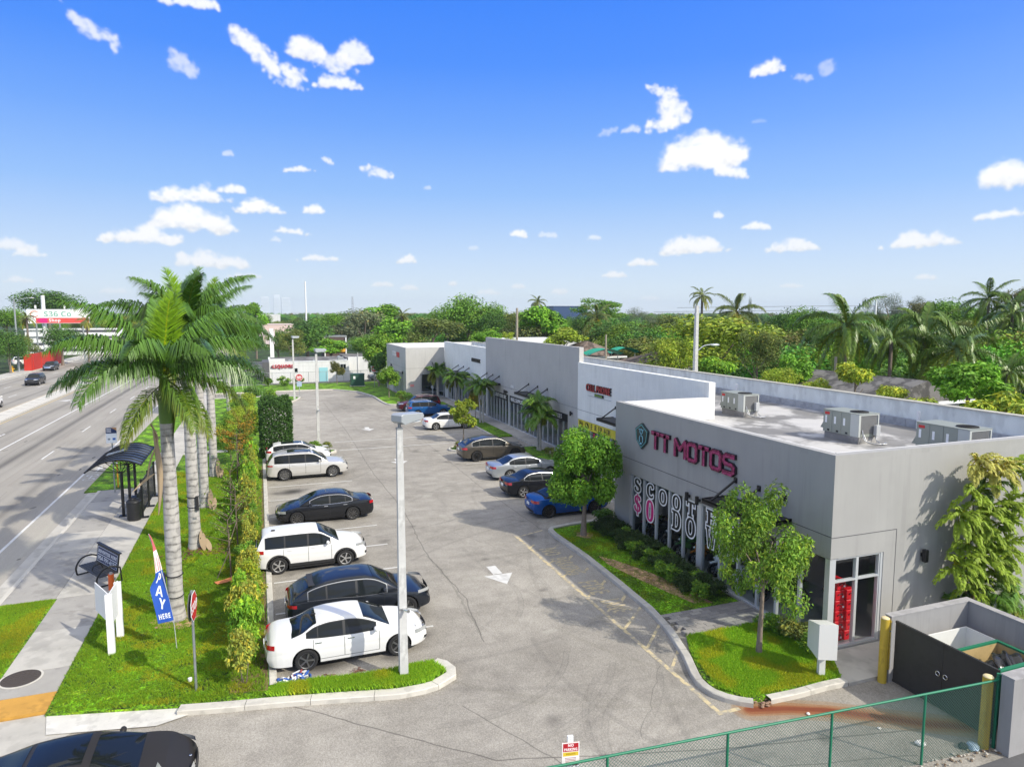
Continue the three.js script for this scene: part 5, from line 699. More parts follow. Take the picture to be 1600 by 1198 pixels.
// ---------------------------------------------------------------- palms
// one frond along +x: arched midrib, leaflets to both sides that hang with their own weight
function frondGeo(seed, o) {
  const R = rng(seed), A = leafGeo(), { len = 3.4, e0 = 50, bend = 75, n = 66, ll = .78, lw = .05, hang = .55, tint = [1, 1, 1], tipTint = [1.15, 1.1, .9], plume = .35 } = o;
  let P = new THREE.Vector3(), a = e0 * RAD; const pts = [], K = 24; for (let i = 0; i <= K; i++) { pts.push([P.clone(), a]); a -= bend * RAD / K * (.5 + i / K); P = P.clone().add(new THREE.Vector3(Math.cos(a), Math.sin(a), 0).multiplyScalar(len / K)); }
  const rib = [.95 * tint[0], .9 * tint[1], .6 * tint[2]].map((v, i) => v * [2.0, 1.35, 1][i]);
  for (let i = 0; i < K; i++) { const w = lerp(.05, .012, i / K) * (o.rib ?? 1), p = pts[i][0], q = pts[i + 1][0]; for (const [dx, dy, dz] of [[0, 0, w], [0, w * .7, 0]]) { const u = new THREE.Vector3(dx, dy, dz); const s = [p.clone().add(u), q.clone().add(u), q.clone().sub(u), p.clone().sub(u)]; for (const k of [0, 1, 2, 0, 2, 3]) A.push(s[k], rib); } }
  for (let k = 0; k < n; k++) for (const side of [-1, 1]) {
    const f = .10 + .90 * (k + R() * .8) / n, ii = Math.min(K - 1, f * K | 0), [p0, an] = pts[ii], p = p0.clone().lerp(pts[ii + 1][0], f * K - ii), tx = new THREE.Vector3(Math.cos(an), Math.sin(an), 0), up = new THREE.Vector3(-Math.sin(an), Math.cos(an), 0);
    const L = ll * (Math.sin(Math.PI * Math.pow(f, .75)) * .8 + .28) * (.85 + .3 * R()), pl = (R() - .5) * 2 * plume; const d0 = new THREE.Vector3(0, 0, side).multiplyScalar(.85).addScaledVector(tx, .45 + .4 * f).addScaledVector(up, .25 + pl).normalize(), d1 = d0.clone().multiplyScalar(1 - hang * .75).addScaledVector(UP, -hang * (1 + .4 * (R() - .5))).addScaledVector(tx, .12).normalize();
    const mid = p.clone().addScaledVector(d0, L * .42), tip = mid.clone().addScaledVector(d1, L * .58), wv = new THREE.Vector3().crossVectors(d0, up).normalize().multiplyScalar(lw * (.7 + .5 * R()) * (.6 + .6 * Math.sin(Math.PI * f))); const c = .75 + .5 * R(), mix = Math.pow(f, 3) * .5 + (R() < .12 ? .6 : 0), col = [0, 1, 2].map((i) => c * tint[i] * lerp(1, tipTint[i], mix)), colT = [0, 1, 2].map((i) => col[i] * lerp(1, tipTint[i], .8));
    A.push(p.clone().addScaledVector(wv, .4), col); A.push(mid.clone().add(wv), col); A.push(mid.clone().sub(wv), col); A.push(p.clone().addScaledVector(wv, .4), col); A.push(mid.clone().sub(wv), col); A.push(p.clone().addScaledVector(wv, -.4), col); A.push(mid.clone().add(wv), col); A.push(tip, colT); A.push(mid.clone().sub(wv), col);
  }
  return fin(A);
}
const palmLeaf = leafM([.075, .175, .018], { roughness: .36, transmission: .16, specularIntensity: .8 });
const royalF = [[82, 18, 1.6], [68, 62, 1.15], [50, 80, 1], [30, 84, 1], [6, 74, .9], [-22, 50, .8]].map(([e0, bend, t], i) => [0, 1].map((v) => frondGeo(200 + i * 3 + v, { len: i === 0 ? 3.0 : 4.1, e0, bend, n: 150, ll: i === 0 ? .75 : 1.1, lw: .024, hang: i === 0 ? .1 : Math.min(.92, .66 + .07 * i), tint: i === 0 ? [2.5, 2.0, .9] : i === 5 ? [1.55, 1.15, 1.0] : i === 4 ? [1.2, 1.05, 1] : [t, t, t], tipTint: i > 3 ? [1.9, 1.25, 1.2] : [1.2, 1.1, 1], plume: i === 0 ? .7 : .45 })));
const royalTrunk = std([.50, .475, .44], { roughness: .85, map: dataTex(512, (u, v) => { const ring = Math.pow(Math.abs(Math.sin(u * 88 + fbm(v * 5, u * 40, 3, 2, 0) * 1.6)), 12) * (.5 + .5 * vnoise(v * 6, u * 50, 4)), lich = smooth(.5, .7, fbm(v * 10, u * 40, 7, 4, 0)); return clamp(1 - .5 * ring - .26 * lich + .12 * (fbm(u * 40, v * 60, 5, 2) - .5)); }), bumpMap: rep(T.grain, 2, 6), bumpScale: .01 });
const shaftM = std([.11, .21, .03], { roughness: .4 }), huskM = std([.36, .27, .17], { roughness: .9 });
function palmTrunk(h, r, bulge = .1, seg = 40, lean = 0) { return grid(seg, 18, (u, v) => { const a = v * 6.2832, ring = 1 + .025 * Math.pow(Math.abs(Math.sin(u * h * 5.2)), 10), rr = r * (1 + .45 * Math.exp(-u * 16) + bulge * Math.exp(-Math.pow((u - .45) / .25, 2)) - .12 * u) * ring; return [Math.cos(a) * rr + lean * u * u, u * h, -Math.sin(a) * rr]; }); }
function royalPalm(label, [x, z], h, seed, o = {}) {
  const t = thing('royal_palm', label, 'palm tree', [x, .08, z], o.turn ?? seed * 1.3, 'royal palms along the lawn'), R = rng(seed), r = o.r ?? .27;
  mesh('trunk', palmTrunk(h, r, o.bulge ?? .12), royalTrunk, t);
  mesh('crownshaft', grid(12, 16, (u, v) => { const a = v * 6.2832, rr = r * (.92 + .12 * Math.sin(u * 3.1) - .5 * u * u); return [Math.cos(a) * rr, h - .02 + u * 1.75, -Math.sin(a) * rr]; }), shaftM, t);
  mesh('leaf_sheath', [grid(8, 3, (u, v) => [r * (.8 + .9 * u * v), h - .15 + u * 1.5 - .5 * v, (v - .5) * .3])], std([.2, .27, .04]), t);
  const cls = o.cls || [0, 0, 1, 1, 1, 1, 2, 2, 2, 2, 2, 2, 3, 3, 3, 3, 3, 4, 4, 4, 5]; cls.forEach((c, i) => { const f = mesh('frond', royalF[c][i % 2], palmLeaf, t); f.position.y = h + 1.62 - .05 * c; f.rotation.y = (o.az ? o.az[i] * RAD : i * 2.39996 + R() * .5); const s = (o.s ?? 1) * (.9 + .2 * R()) * (c === 5 ? .68 : c === 4 ? .84 : 1); f.scale.set(s, s, s); });
  return t;
}
royalPalm('nearest royal palm, tall ringed grey trunk behind the feather flag', [-3.06, -25.6], 7.0, 3, { r: .235, turn: 0, s: .96, cls: [0, 0, 1, 1, 1, 2, 2, 2, 2, 2, 2, 3, 3, 3, 3, 3, 3, 4, 4, 5, 5], az: [60, 300, 190, 20, 100, 168, 120, 300, 8, 215, 260, 186, 240, 330, 28, 150, 75, 292, 20, 238, 318] });
royalPalm('second royal palm from the front, mulch and roots round its foot', [-3.06, -33.3], 8.2, 5, { r: .235, s: .95 });
royalPalm('third royal palm from the front, left of the small bare trees', [-3.15, -40.4], 7.7, 8, { r: .235, s: .95 });
royalPalm('fourth royal palm from the front, dry leaves at its foot', [-3.1, -48.0], 8.3, 12, { r: .235, s: .95 });
royalPalm('fifth and farthest royal palm, beyond the lawn path', [-3.1, -74.3], 7.2, 17, { r: .235, s: .95 });
// dead leaf sheaths and the steel straps on the palms
{ const t = thing('dead_frond', 'dry brown frond sheath hanging down the nearest palm trunk', 'palm frond', [-3.2, 0, -25.4]); mesh('sheath', [grid(14, 4, (u, v) => { const w = .26 * Math.sin(Math.PI * clamp(u * .9 + .08)) + .02; return [-.22 + (v - .5) * w * .7 + .12 * Math.sin(u * 3), 6.9 - u * 2.9, .12 + .12 * Math.cos((v - .5) * 3)]; }), tube([[-.5, 5.2, .1], [-.35, 5.9, .15], [-.1, 6.6, .2], [-.3, 7.1, .1]], .03, 12, 5), grid(8, 2, (u, v) => [-.95 + u * .75, 4.85 + u * .6 + v * .1 * Math.sin(u * 3.1), .3 - u * .15])], huskM, t); }
for (const [label, x, z, y] of [['rope ties round the foot of the nearest royal palm', -3.06, -25.6, [1.0, 1.75]], ['black strap and box on the second royal palm trunk', -3.06, -33.3, [2.1, 2.55]]]) { const t = thing('trunk_strap', label, 'strap', [x, 0, z]); for (const yy of y) { const g = new THREE.TorusGeometry(.26, .02, 6, 24); g.rotateX(Math.PI / 2 + .12); g.translate(0, yy, 0); mesh('band', g, M.blackMat, t); } if (y[0] > 2) mesh('box', [rbx(.12, .24, 1.95, 2.6, .22, .34, .02, 1)], M.blackMat, t); else mesh('knot', [rbx(-.36, -.26, 1.0, 1.9, .1, .2, .03, 1)], M.blackMat, t); }
// small clustered palms before the shops
const smallF = [[70, 60], [48, 95], [22, 110], [-8, 95]].map(([e0, bend], i) => frondGeo(300 + i, { len: 1.85, e0, bend, n: 64, ll: .55, lw: .028, hang: .6, rib: .6, tint: i === 3 ? [2.2, 1.3, .9] : [1.15, 1.2, 1], tipTint: [1.8, 1.3, .9] }));
function clusterPalm(label, [x, z], h, stems, seed) {
  const t = thing('cluster_palm', label, 'palm tree', [x, .1, z], seed, 'small palms before the shop fronts'), R = rng(seed);
  stems.forEach(([dx, dz, hh, lean], k) => { const s = mesh('stem', palmTrunk(h * hh, .085, .0, 20, lean), royalTrunk, t); s.position.set(dx, 0, dz); const sh = mesh('crownshaft', bar([dx + lean, h * hh - .03, dz], [dx + lean, h * hh + .5, dz], .08, .05, 10), shaftM, t); for (let i = 0; i < 11; i++) { const f = mesh('frond', smallF[[0, 1, 1, 2, 2, 1, 2, 3, 2, 1, 3][i]], palmLeaf, t); f.position.set(dx + lean, h * hh + .42, dz); f.rotation.y = i * 2.4 + k + R() * .4; const q = .85 + .3 * R(); f.scale.set(q, q, q); } });
}
clusterPalm('small palm with twin pale stems right of the bronze SUV, by the tall grey shop', [20.15, -48.6], 3.1, [[0, 0, 1, .25], [.25, .15, .86, -.1], [-.15, .2, .72, -.3]], 1);
clusterPalm('small palm with twin stems left of the dark shop lettering', [20.2, -62.7], 3.2, [[0, 0, 1, .1], [.3, -.1, .95, .2]], 2);
clusterPalm('small palm between the white shop front and the white saloon', [20.2, -72.5], 3.2, [[0, 0, 1, .1], [-.2, .2, .85, -.2]], 3);
clusterPalm('farthest small palm, before the glass door of the far grey unit', [20.4, -81.7], 3.1, [[0, 0, 1, .05], [-.9, .3, .9, -.1]], 4);
// palms in the gardens behind
const cocoF = [[68, 70], [42, 100], [12, 105], [-18, 80], [-45, 45]].map(([e0, bend], i) => frondGeo(400 + i, { len: 1.25, e0, bend, n: 64, ll: .27, lw: .011, hang: .8, rib: .6, tint: i > 2 ? [2.2, 1.5, .9] : [1.25, 1.05, 1.1], tipTint: [1.5, 1.25, .9] }));
for (const [label, k, x, z, top, r] of [
["coconut palm with yellowing fronds above the grey house roof", "coco", 44.9, -42.8, 11.7, 2.6],
["leftmost of the grouped coconut palms right of the grey house", "coco", 50.1, -43.0, 10.2, 2.2],
["middle palm of the grouped coconut palms right of the grey house", "coco", 54.7, -43.6, 10.7, 3.1],
["rightmost of the grouped coconut palms right of the grey house", "coco", 53.0, -39.3, 9.9, 2.8],
["tall palm standing above the skyline near the right edge", "coco", 86.9, -60.7, 14.3, 2.5],
["tall palm at the right picture edge, below the brownish tree", "coco", 81.7, -54.2, 12.7, 2.6],
["slim palm whose crown shows above the tall grey street pole", "royal", 65.5, -90.9, 14.7, 1.8],
["hazy palm on the skyline right of the tall grey street pole", "coco", 79.5, -100.3, 13.3, 3.4],
["small pale-trunked palm on the skyline above the grey bushy tree", "royal", 36.9, -186.4, 11.8, 2.6],
["palm in front of the umbrella-topped tree", "coco", 54.2, -104.8, 11.5, 2.2],
["short palm beside the left end of the billboard", "royal", -44.0, -164.2, 10.9, 1.7],
["short palm beside the right end of the billboard", "royal", -35.0, -171.5, 10.2, 1.7],
["bushy palm at the right picture edge above the rear wall", "coco", 45.9, -30.4, 7.8, 1.2],
["hazy palm behind the large-leaved bright tree", "royal", 64.9, -157.1, 14.9, 2.1]
]) {
  const t = thing('background_palm', label, 'palm tree', [x, 0, z], x), R = rng(Math.round(x * 10) + 7), h = top - r * .75, bl = mesh('trunk', palmTrunk(h, k === 'coco' ? .16 : .2, 0, 16, 0), M.bark, t);
  for (let i = 0; i < 20; i++) { const f = mesh('frond', cocoF[[0, 0, 1, 1, 1, 2, 2, 2, 3, 3, 1, 2, 2, 3, 4, 0, 1, 2, 3, 4][i]], z < -90 ? hazePalm() : palmLeaf, t); f.position.y = h; f.rotation.y = i * 2.4 + R() * .5; const q = r * (k === 'coco' ? 1.25 : 1) * (.95 + .25 * R()); f.scale.set(q, q, q); }
}
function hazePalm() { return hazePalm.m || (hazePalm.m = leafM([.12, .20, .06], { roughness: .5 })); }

// ---------------------------------------------------------------- planted trees of the car park, built leaf by leaf
const nearTree = (name, label, [x, z], h, r, bot, seed, mat, o = {}) => {
  const t = thing(name, label, o.cat || 'tree', [x, .1, z], 0, o.group), ry = (h - bot) / 2, g = crownGeo(seed, { n: o.n || 9000, size: (o.leaf || .15) / r, lobes: o.lobes || 30, spread: o.spread || .74, rr: o.rr || [.2, .38], slim: o.slim || .5, low: o.low ?? -.7, yel: o.yel ?? .14, droop: o.droop ?? .25, flat: .9 });
  mesh('trunk', trunkGeo(bot + ry * .95, o.tr || .085, seed, 9, ry * .62), o.bark || std([.30, .24, .19], { map: rep(T.bark, 2, 4), roughness: .95 }), t); const m = mesh('crown', g, mat, t); m.position.y = bot + ry; m.scale.set(r, ry, r); return t;
};
nearTree('leafy_tree', 'round leafy green tree at the far corner of the bed before the nearest shop', [14.4, -28.8], 5.05, 1.58, .95, 501, leafM([.13, .30, .022]), { n: 24000, leaf: .125, lobes: 64, tr: .11, spread: .9, rr: [.15, .33], slim: .55 });
nearTree('leafy_tree', 'young light green tree on the rounded lawn before the shop corner window', [14.45, -16.55], 5.2, 1.46, 1.2, 502, leafM([.165, .31, .03]), { n: 12000, leaf: .105, lobes: 58, tr: .07, spread: .95, rr: [.12, .27], slim: .42, yel: .22 });
nearTree('leafy_tree', 'small yellow green tree in the island beside the white saloon', [15.75, -54.3], 3.5, 1.25, 1.0, 503, leafM([.27, .36, .03]), { n: 2600, leaf: .2, lobes: 22, tr: .04, spread: .85, rr: [.15, .3], slim: .55 });
nearTree('leafy_tree', 'small pale yellow shrub tree between the palms and the white saloon', [20.2, -65.2], 2.9, .8, 1.0, 513, leafM([.40, .38, .08]), { n: 900, leaf: .2, lobes: 12, tr: .03 });
nearTree('leafy_tree', 'small bright tree in the bed at the corner of the far grey unit', [15.1, -85.6], 3.95, 1.45, 1.1, 504, leafM([.17, .33, .03]), { n: 4200, leaf: .22, lobes: 24, tr: .05 });
nearTree('leafy_tree', 'small olive tree on the far lawn before the blue door of the liquor shop', [10.7, -104.5], 3.5, 1.2, 1.1, 505, leafM([.13, .15, .04]), { n: 2400, leaf: .2, lobes: 18, tr: .05 });
nearTree('layered_tree', 'bright green tree in layers beside the far grey unit', [16.9, -103.5], 7.6, 2.5, 1.6, 506, leafM([.17, .33, .03]), { n: 6500, leaf: .34, lobes: 26, spread: .85, rr: [.2, .36], tr: .12 });
nearTree('leafy_tree', 'dark leafy tree against the wall of the far grey unit', [16.2, -99.6], 5.2, 1.5, 1.0, 507, M.leafDark, { n: 3000, leaf: .26, lobes: 18 });
{ // variegated plant with arched rows of broad leaflets against the side wall
  const t = thing('variegated_shrub', 'tall yellow and green shrub with arched rows of leaflets against the sunlit side wall', 'shrub', [22.0, .1, -15.3]), R = rng(61);
  const stem = std([.20, .16, .12], { roughness: .9 }); for (let i = 0; i < 6; i++) mesh('stem', bar([(R() - .5) * .8, 0, (R() - .5) * .3], [(R() - .5) * 1.8, 3.6 + R() * 2.2, (R() - .5) * .5], .045, .02, 7), stem, t);
  const mY = leafM([.50, .50, .10], { transmission: .25 }), mG = leafM([.27, .40, .03], { transmission: .25 }), mD = leafM([.07, .14, .02]);
  // compound leaves: an arched rib with broad drooping leaflets, in tiers round the stems
  const tier = [[58, 70], [34, 85], [8, 80], [-18, 50]].map(([e0, bend], i) => [0, 1].map((v) => frondGeo(700 + i * 2 + v, { len: 1.05, e0, bend, n: 15, ll: .30, lw: .052, hang: .55 + .06 * i, rib: .5, plume: .3, tint: [1, 1, 1], tipTint: [1.15, 1.05, 1.2] })));
  for (const [cx, cy, cz, n, mat, s] of [[-.25, 4.55, .1, 15, mY, .85], [.6, 4.35, .15, 15, mY, .9], [1.45, 4.3, .1, 13, mG, .9], [-.8, 3.25, .1, 16, mG, .95], [.15, 3.2, .2, 17, mG, 1], [1.1, 3.35, .15, 16, mG, 1], [.3, 3.9, .0, 10, mD, .8], [-.95, 1.95, .15, 17, mG, 1], [.05, 2.05, .25, 16, mG, 1], [1.0, 2.2, .2, 14, mG, 1], [.3, 1.3, .1, 10, mD, .8], [2.0, 3.2, .2, 12, mG, 1], [-.45, 2.6, .1, 13, mG, .95], [.55, 2.65, .15, 13, mG, .95], [-.35, 3.85, .05, 11, mG, .85], [-.2, 1.35, .1, 11, mG, .9], [.9, 1.45, .1, 11, mG, .9]])
    for (let i = 0; i < n; i++) { const k = i / n, f = mesh('compound_leaf', tier[Math.min(3, k * 4 | 0)][i % 2], mat, t); let a = i * 2.39996 + R() * .4; if (Math.sin(a) > .35) a = -a; f.position.set(cx + (R() - .5) * .25, cy * 1.27 + (R() - .5) * .3, cz); f.rotation.y = a; const q = s * (.8 + .35 * R()); f.scale.set(q, q, q * .8); }
  const low = thing('fern_palm_bed', 'dark feathery undergrowth below the variegated shrub by the bin store', 'plant', [22.4, .1, -14.9]); for (let i = 0; i < 22; i++) { const f = mesh('frond', smallF[1 + i % 3], M.leafDark, low); f.position.set((R() - .5) * 2.6, .3 + R() * 1.2, (R() - .5) * .8); f.rotation.y = R() * 6.28; f.scale.setScalar(.55 + .3 * R()); }
}
// ---------------------------------------------------------------- shrubs and hedges
const shrubG = [520, 521, 522].map((s) => crownGeo(s, { n: 1500, size: .17, lobes: 20, spread: .78, rr: [.16, .34], low: -.9, slim: .55, yel: .3 }));
{ const R = rng(31), src = []; let z = -20.3, i = 0; while (z > -49.5) { const h = .75 + R() * 1.3 + (z < -38 ? .5 : 0), r = .42 + R() * .25, x = -.62 - R() * .2 - (z < -36 ? .15 : 0); const t = thing('croton_shrub', 'yellow speckled shrub in the hedge row beside the car park kerb', 'shrub', [x, .1, z], R() * 6, 'yellow shrubs of the hedge row'); mesh('stem', [0, 1, 2].map((k) => bar([(k - 1) * .06, 0, 0], [(R() - .5) * r, h * .7, (R() - .5) * r], .015, .008, 5)), M.bark, t); const f = R(); const m = mesh('foliage', shrubG[i % 3], f < .4 ? M.leafCroton : f < .62 ? M.leafYellow : f < .85 ? M.leafBright : M.leafMid, t); m.position.y = h * .56; m.scale.set(r * .85, h * .5, r * .9); z -= .45 + R() * .75; i++; } }
{ const R = rng(32); for (let k = 0; k < 8; k++) { const t = thing('hedge_bush', 'yellow green bush of the tall far hedge left of the parked crossovers', 'bush', [-1.2 - R() * 1.2, .1, -50.6 - k * 2.6], R() * 6, 'bushes of the tall far hedge'), h = 2.4 + R() * 1.2; mesh('stem', bar([0, 0, 0], [.1, h * .7, 0], .05, .03, 6), M.bark, t); const m = mesh('foliage', crowns.loose[k % 3], k % 3 ? M.leafYellow : M.leafMid, t); m.position.y = h * .55; m.scale.set(1.2, h * .5, 1.5); } }
{ const t = thing('dark_hedge', 'tall dense dark green clipped hedge at the end of the left row', 'hedge', [.95, .1, -54.6]), A = leafGeo(), R = rng(33); for (let i = 0; i < 11000; i++) { const f = R() * 5 | 0; let P, d; const x = (R() - .5) * 2.0, y = R() * 3.95, z = (R() - .5) * 3.6, j = (R() - .5) * .25; if (f === 0) { P = [x, y, 1.8 + j]; d = [0, .2, 1]; } else if (f === 1) { P = [1.0 + j, y, z]; d = [1, .2, 0]; } else if (f === 2) { P = [-1.0 + j, y, z]; d = [-1, .2, 0]; } else if (f === 3) { P = [x, 3.95 + j + .25 * Math.sin(x * 4 + z * 2), z]; d = [0, 1, 0]; } else { P = [x, y, z]; d = [R() - .5, .3, R() - .5]; } const q = .65 + .7 * R(); const n = new THREE.Vector3(...d).add(rdir(R).multiplyScalar(.7)).normalize(), ax = rdir(R).addScaledVector(n, .4).addScaledVector(UP, -.2).normalize(); leaf(A, new THREE.Vector3(...P), ax, n, .19, .1, [q, q, q]); } mesh('foliage', fin(A), leafM([.055, .13, .02]), t); mesh('stem', [bar([-.4, 0, .6], [-.3, 2.4, .5], .05), bar([.4, 0, -.5], [.3, 2.4, -.5], .05), bar([.3, 0, .9], [.2, 2.4, .8], .05)], M.bark, t); }
{ const R = rng(34), lab = 'low dark clipped shrub in the row below the lettered shop windows'; const matS = leafM([.04, .085, .022]); for (let z = -29.3; z < -20.4; z += .62) for (const x of [15.35, 16.0]) { const t = thing('foundation_shrub', lab, 'shrub', [x + (R() - .5) * .15 - (z > -24 ? .15 : 0), .1, z + (R() - .5) * .2], R() * 6, 'clipped shrubs below the shop windows'); const m = mesh('foliage', shrubG[R() * 3 | 0], R() < .8 ? matS : M.leafMid, t); m.position.y = .34; m.scale.set(.5, .38, .48); } }
{ const R = rng(35); for (const [x, z, s, mt, lab] of [[15.7, -17.6, .5, M.leafMid, 'loose shrub under the young tree by the shop glass'], [16.0, -16.7, .6, M.leafOlive, 'thin twiggy shrub left of the white mailbox'], [15.9, -15.9, .5, M.leafMid, 'small shrub between the mailbox and the corner window'], [16.05, -29.9, .6, M.leafDark, 'dark shrub at the left end of the clipped row'], [16.1, -82.6, .8, M.leafMid, 'shrub at the foot of the far grey corner'], [16.6, -80.8, .8, M.leafDark, 'dark shrub before the far grey wall'], [15.9, -81.0, .6, M.leafOlive, 'low shrub in the far corner bed'], [4.6, -53.9, .5, M.leafOlive, 'low yellow flowering bush at the tip of the kerbed hedge island'], [3.7, -54.1, .55, M.leafMid, 'low bush beside the far light pole foot'], [14.5, -51.2, .4, M.leafOlive, 'tiny bush at the nose of the island by the bronze SUV'], [1.0, -96.2 - 8, .9, M.leafMid, 'bush at the left foot of the far fence'], [3.2, -105, 1.0, M.leafMid, 'bush behind the left no-entry sign'], [5.2, -105.4, .9, M.leafOlive, 'bush right of the left no-entry sign'], [.9, -84, 1.2, M.leafMid, 'bush at the left of the far light pole'], [-1, -87, 1.3, M.leafDark, 'dark bush behind the far light pole'], [20.0, -46.0, .5, M.leafOlive, 'low shrub by the walk behind the silver saloon'], [20.1, -44.8, .45, M.leafBrown, 'brownish shrub by the walk behind the silver saloon']]) { const t = thing('low_shrub', lab, 'shrub', [x, .1, z], R() * 6); const m = mesh('foliage', shrubG[R() * 3 | 0], mt, t); m.position.y = s * .75; m.scale.set(s, s * .8, s); mesh('stem', bar([0, 0, 0], [0, s * .8, 0], .015), M.bark, t); } }
// spindly young trees on the lawn
function spindly(label, [x, z], h, seed, mat, n) { const t = thing('young_tree', label, 'tree', [x, .1, z], seed), R = rng(seed), tw = [bar([0, 0, 0], [.06, h * .75, 0], .035, .018, 7)], A = leafGeo(); for (let i = 0; i < 16; i++) { const a = R() * 6.28, y = h * (.35 + .45 * R()), l = .5 + R() * .8, e = [Math.cos(a) * l, y + l * (.3 + .5 * R()), Math.sin(a) * l]; tw.push(bar([.03, y, 0], e, .014, .005, 5)); for (let k = 0; k < n; k++) { const f = .4 + .7 * R(); const P = new THREE.Vector3(e[0] * f + (R() - .5) * .2, y + (e[1] - y) * f + (R() - .5) * .2, e[2] * f + (R() - .5) * .2), q = .7 + .6 * R(), o = R() < .3 ? 1.6 : 1; leaf(A, P, rdir(R).addScaledVector(UP, -.3).normalize(), rdir(R, 0), .13, .07, [q * o, q, q * .9]); } } mesh('trunk', tw, std([.16, .12, .09], { roughness: .95 }), t); mesh('foliage', fin(A), mat, t); mesh('prop', [bar([.5, 0, .3], [.04, h * .35, 0], .02)], M.bark, t); }
spindly('spindly bare young tree on the lawn beside the orange patch', [-1.4, -28.9], 3.3, 41, M.leafMid, 6); spindly('thin young tree on the lawn behind the bare one', [-1.25, -32.6], 3.6, 42, M.leafBright, 9); spindly('thin young tree on the lawn beside the third royal palm', [-1.7, -37.5], 3.4, 43, M.leafMid, 14); spindly('young orange-tinged tree on the lawn before the far path', [-1.6, -45.5], 4.3, 44, leafM([.30, .24, .03]), 60); spindly('young yellow-tinged leafy tree left of the dark hedge', [-1.5, -50.0], 4.2, 45, leafM([.24, .26, .03]), 80);
{ const t = thing('palm_litter', 'pile of red brown palm roots and litter round the second royal palm', 'litter', [-2.9, .1, -32.9]), R = rng(51), l = []; for (let i = 0; i < 90; i++) { const a = R() * 6.28, r = .3 + R() * 1.1; l.push(bar([Math.cos(a) * r * 1.3 + .4, .02 + R() * .1, Math.sin(a) * r * .7 + .3], [Math.cos(a) * r * 1.3 + .4 + (R() - .5) * .5, .03 + R() * .16, Math.sin(a) * r * .7 + .3 + (R() - .5) * .5], .018, .012, 4)); } mesh('fibres', l, std([.17, .075, .055], { roughness: 1 }), t); }
for (const [label, x, z, s] of [['dry husk leaning on the second royal palm', -2.75, -33.0, 1], ['dry brown husks at the foot of the third royal palm', -2.8, -40.0, 1.2], ['dry brown husks at the foot of the fourth royal palm', -2.8, -47.6, 1.4]]) { const t = thing('palm_husk', label, 'palm husk', [x, .1, z], x * 9); mesh('husk', [grid(8, 3, (u, v) => [(v - .5) * .3 * Math.sin(Math.PI * (u * .9 + .05)), u * .9 * s, .25 - .35 * u + .05 * v]), grid(8, 3, (u, v) => [.2 + (v - .5) * .25 * Math.sin(Math.PI * (u * .9 + .05)), u * .5 * s, .5 - .6 * u])], huskM, t); }
// ---------------------------------------------------------------- grass blades over the lawns near the camera
{
  const R = rng(71), A = leafGeo(); for (let k = 0; k < 9; k++) { const a = R() * 6.28, r = R() * .05, l = .07 + R() * .07, d = new THREE.Vector3(Math.cos(a) * .5, 1, Math.sin(a) * .5).normalize(), P = new THREE.Vector3(Math.cos(a * 3) * r, 0, Math.sin(a * 3) * r), q = .6 + .8 * R(); leaf(A, P, d, new THREE.Vector3(-Math.sin(a), 0, Math.cos(a)), l, .016, [q * (R() < .2 ? 1.5 : 1), q, q], 0); }
  const tuft = fin(A), gm = leafM([.21, .375, .02], { transmission: .25 });
  const areas = [['grass_blades', 'short bright grass of the roadside lawn under the palms', [[-5.7, -20.6], [-2.4, -19.8], [-.2, -19.4], [-.2, -50], [-5.68, -50]], 30000, .1], ['grass_blades', 'longer grass on the kerbed island round the tall light pole', [[-.1, -19.3], [3.3, -18.5], [4.25, -18.5], [4.8, -18.9], [4.6, -19.45], [2.4, -19.4], [.1, -19.72]], 3000, .14, 1.7], ['grass_blades', 'grass of the bed before the lettered windows', [[13.3, -30.1], [15.4, -30.3], [15.2, -20.1], [13.15, -20.1]], 4200, .12, .9, [[13.7, 15.4, -26, -20.2]]], ['grass_blades', 'grass of the rounded lawn round the young light green tree', [[12.95, -18.25], [16.3, -18.25], [16.3, -15.6], [15.7, -14.6], [12.4, -14.6], [11.95, -15.3], [12.4, -17.1]], 7000, .12, 1.2], ['grass_blades', 'grass of the corner between pavement and road kerb', [[-9.2, -20.8], [-7.55, -20.8], [-7.55, -29], [-9.2, -29]], 5000, .1]];
  for (const [nm, label, poly, n, y, s = 1] of areas) {
    const xs = poly.map((p) => p[0]), zs = poly.map((p) => p[1]), inside = (x, z) => { let c = false; for (let i = 0, j = poly.length - 1; i < poly.length; j = i++) { const [xi, zi] = poly[i], [xj, zj] = poly[j]; if ((zi > z) !== (zj > z) && x < (xj - xi) * (z - zi) / (zj - zi) + xi) c = !c; } return c; };
    const im = new THREE.InstancedMesh(tuft, gm, n), m4 = new THREE.Matrix4(), q = new THREE.Quaternion(); let k = 0; while (k < n) { const x = lerp(Math.min(...xs), Math.max(...xs), R()), z = lerp(Math.min(...zs), Math.max(...zs), R()); if (!inside(x, z)) continue; const dn = fbm(x * .8, z * .8, 6, 3); const bare = y === .12 && s === .9 ? smooth(.3, .6, fbm(x * .7 + 3, z * .5, 9, 3)) : 0; q.setFromAxisAngle(UP, R() * 6.28); const h = s * (.55 + .7 * dn) * (1 - .6 * bare); m4.compose(new THREE.Vector3(x, y - .01, z), q, new THREE.Vector3(s, h, s)); im.setMatrixAt(k, m4); const v = .7 + .6 * fbm(x * .35, z * .35, 16, 3) + .2 * R(); const vv = s > 1 ? 1.45 : 1; im.setColorAt(k, C(v * vv * (1 + .5 * smooth(.5, .7, fbm(x * 1.3, z * 1.3, 26, 2))), v * vv, v * vv)); k++; }
    im.name = numbered(nm); stuff(im, label, 'grass'); scene.add(im);
  }
}
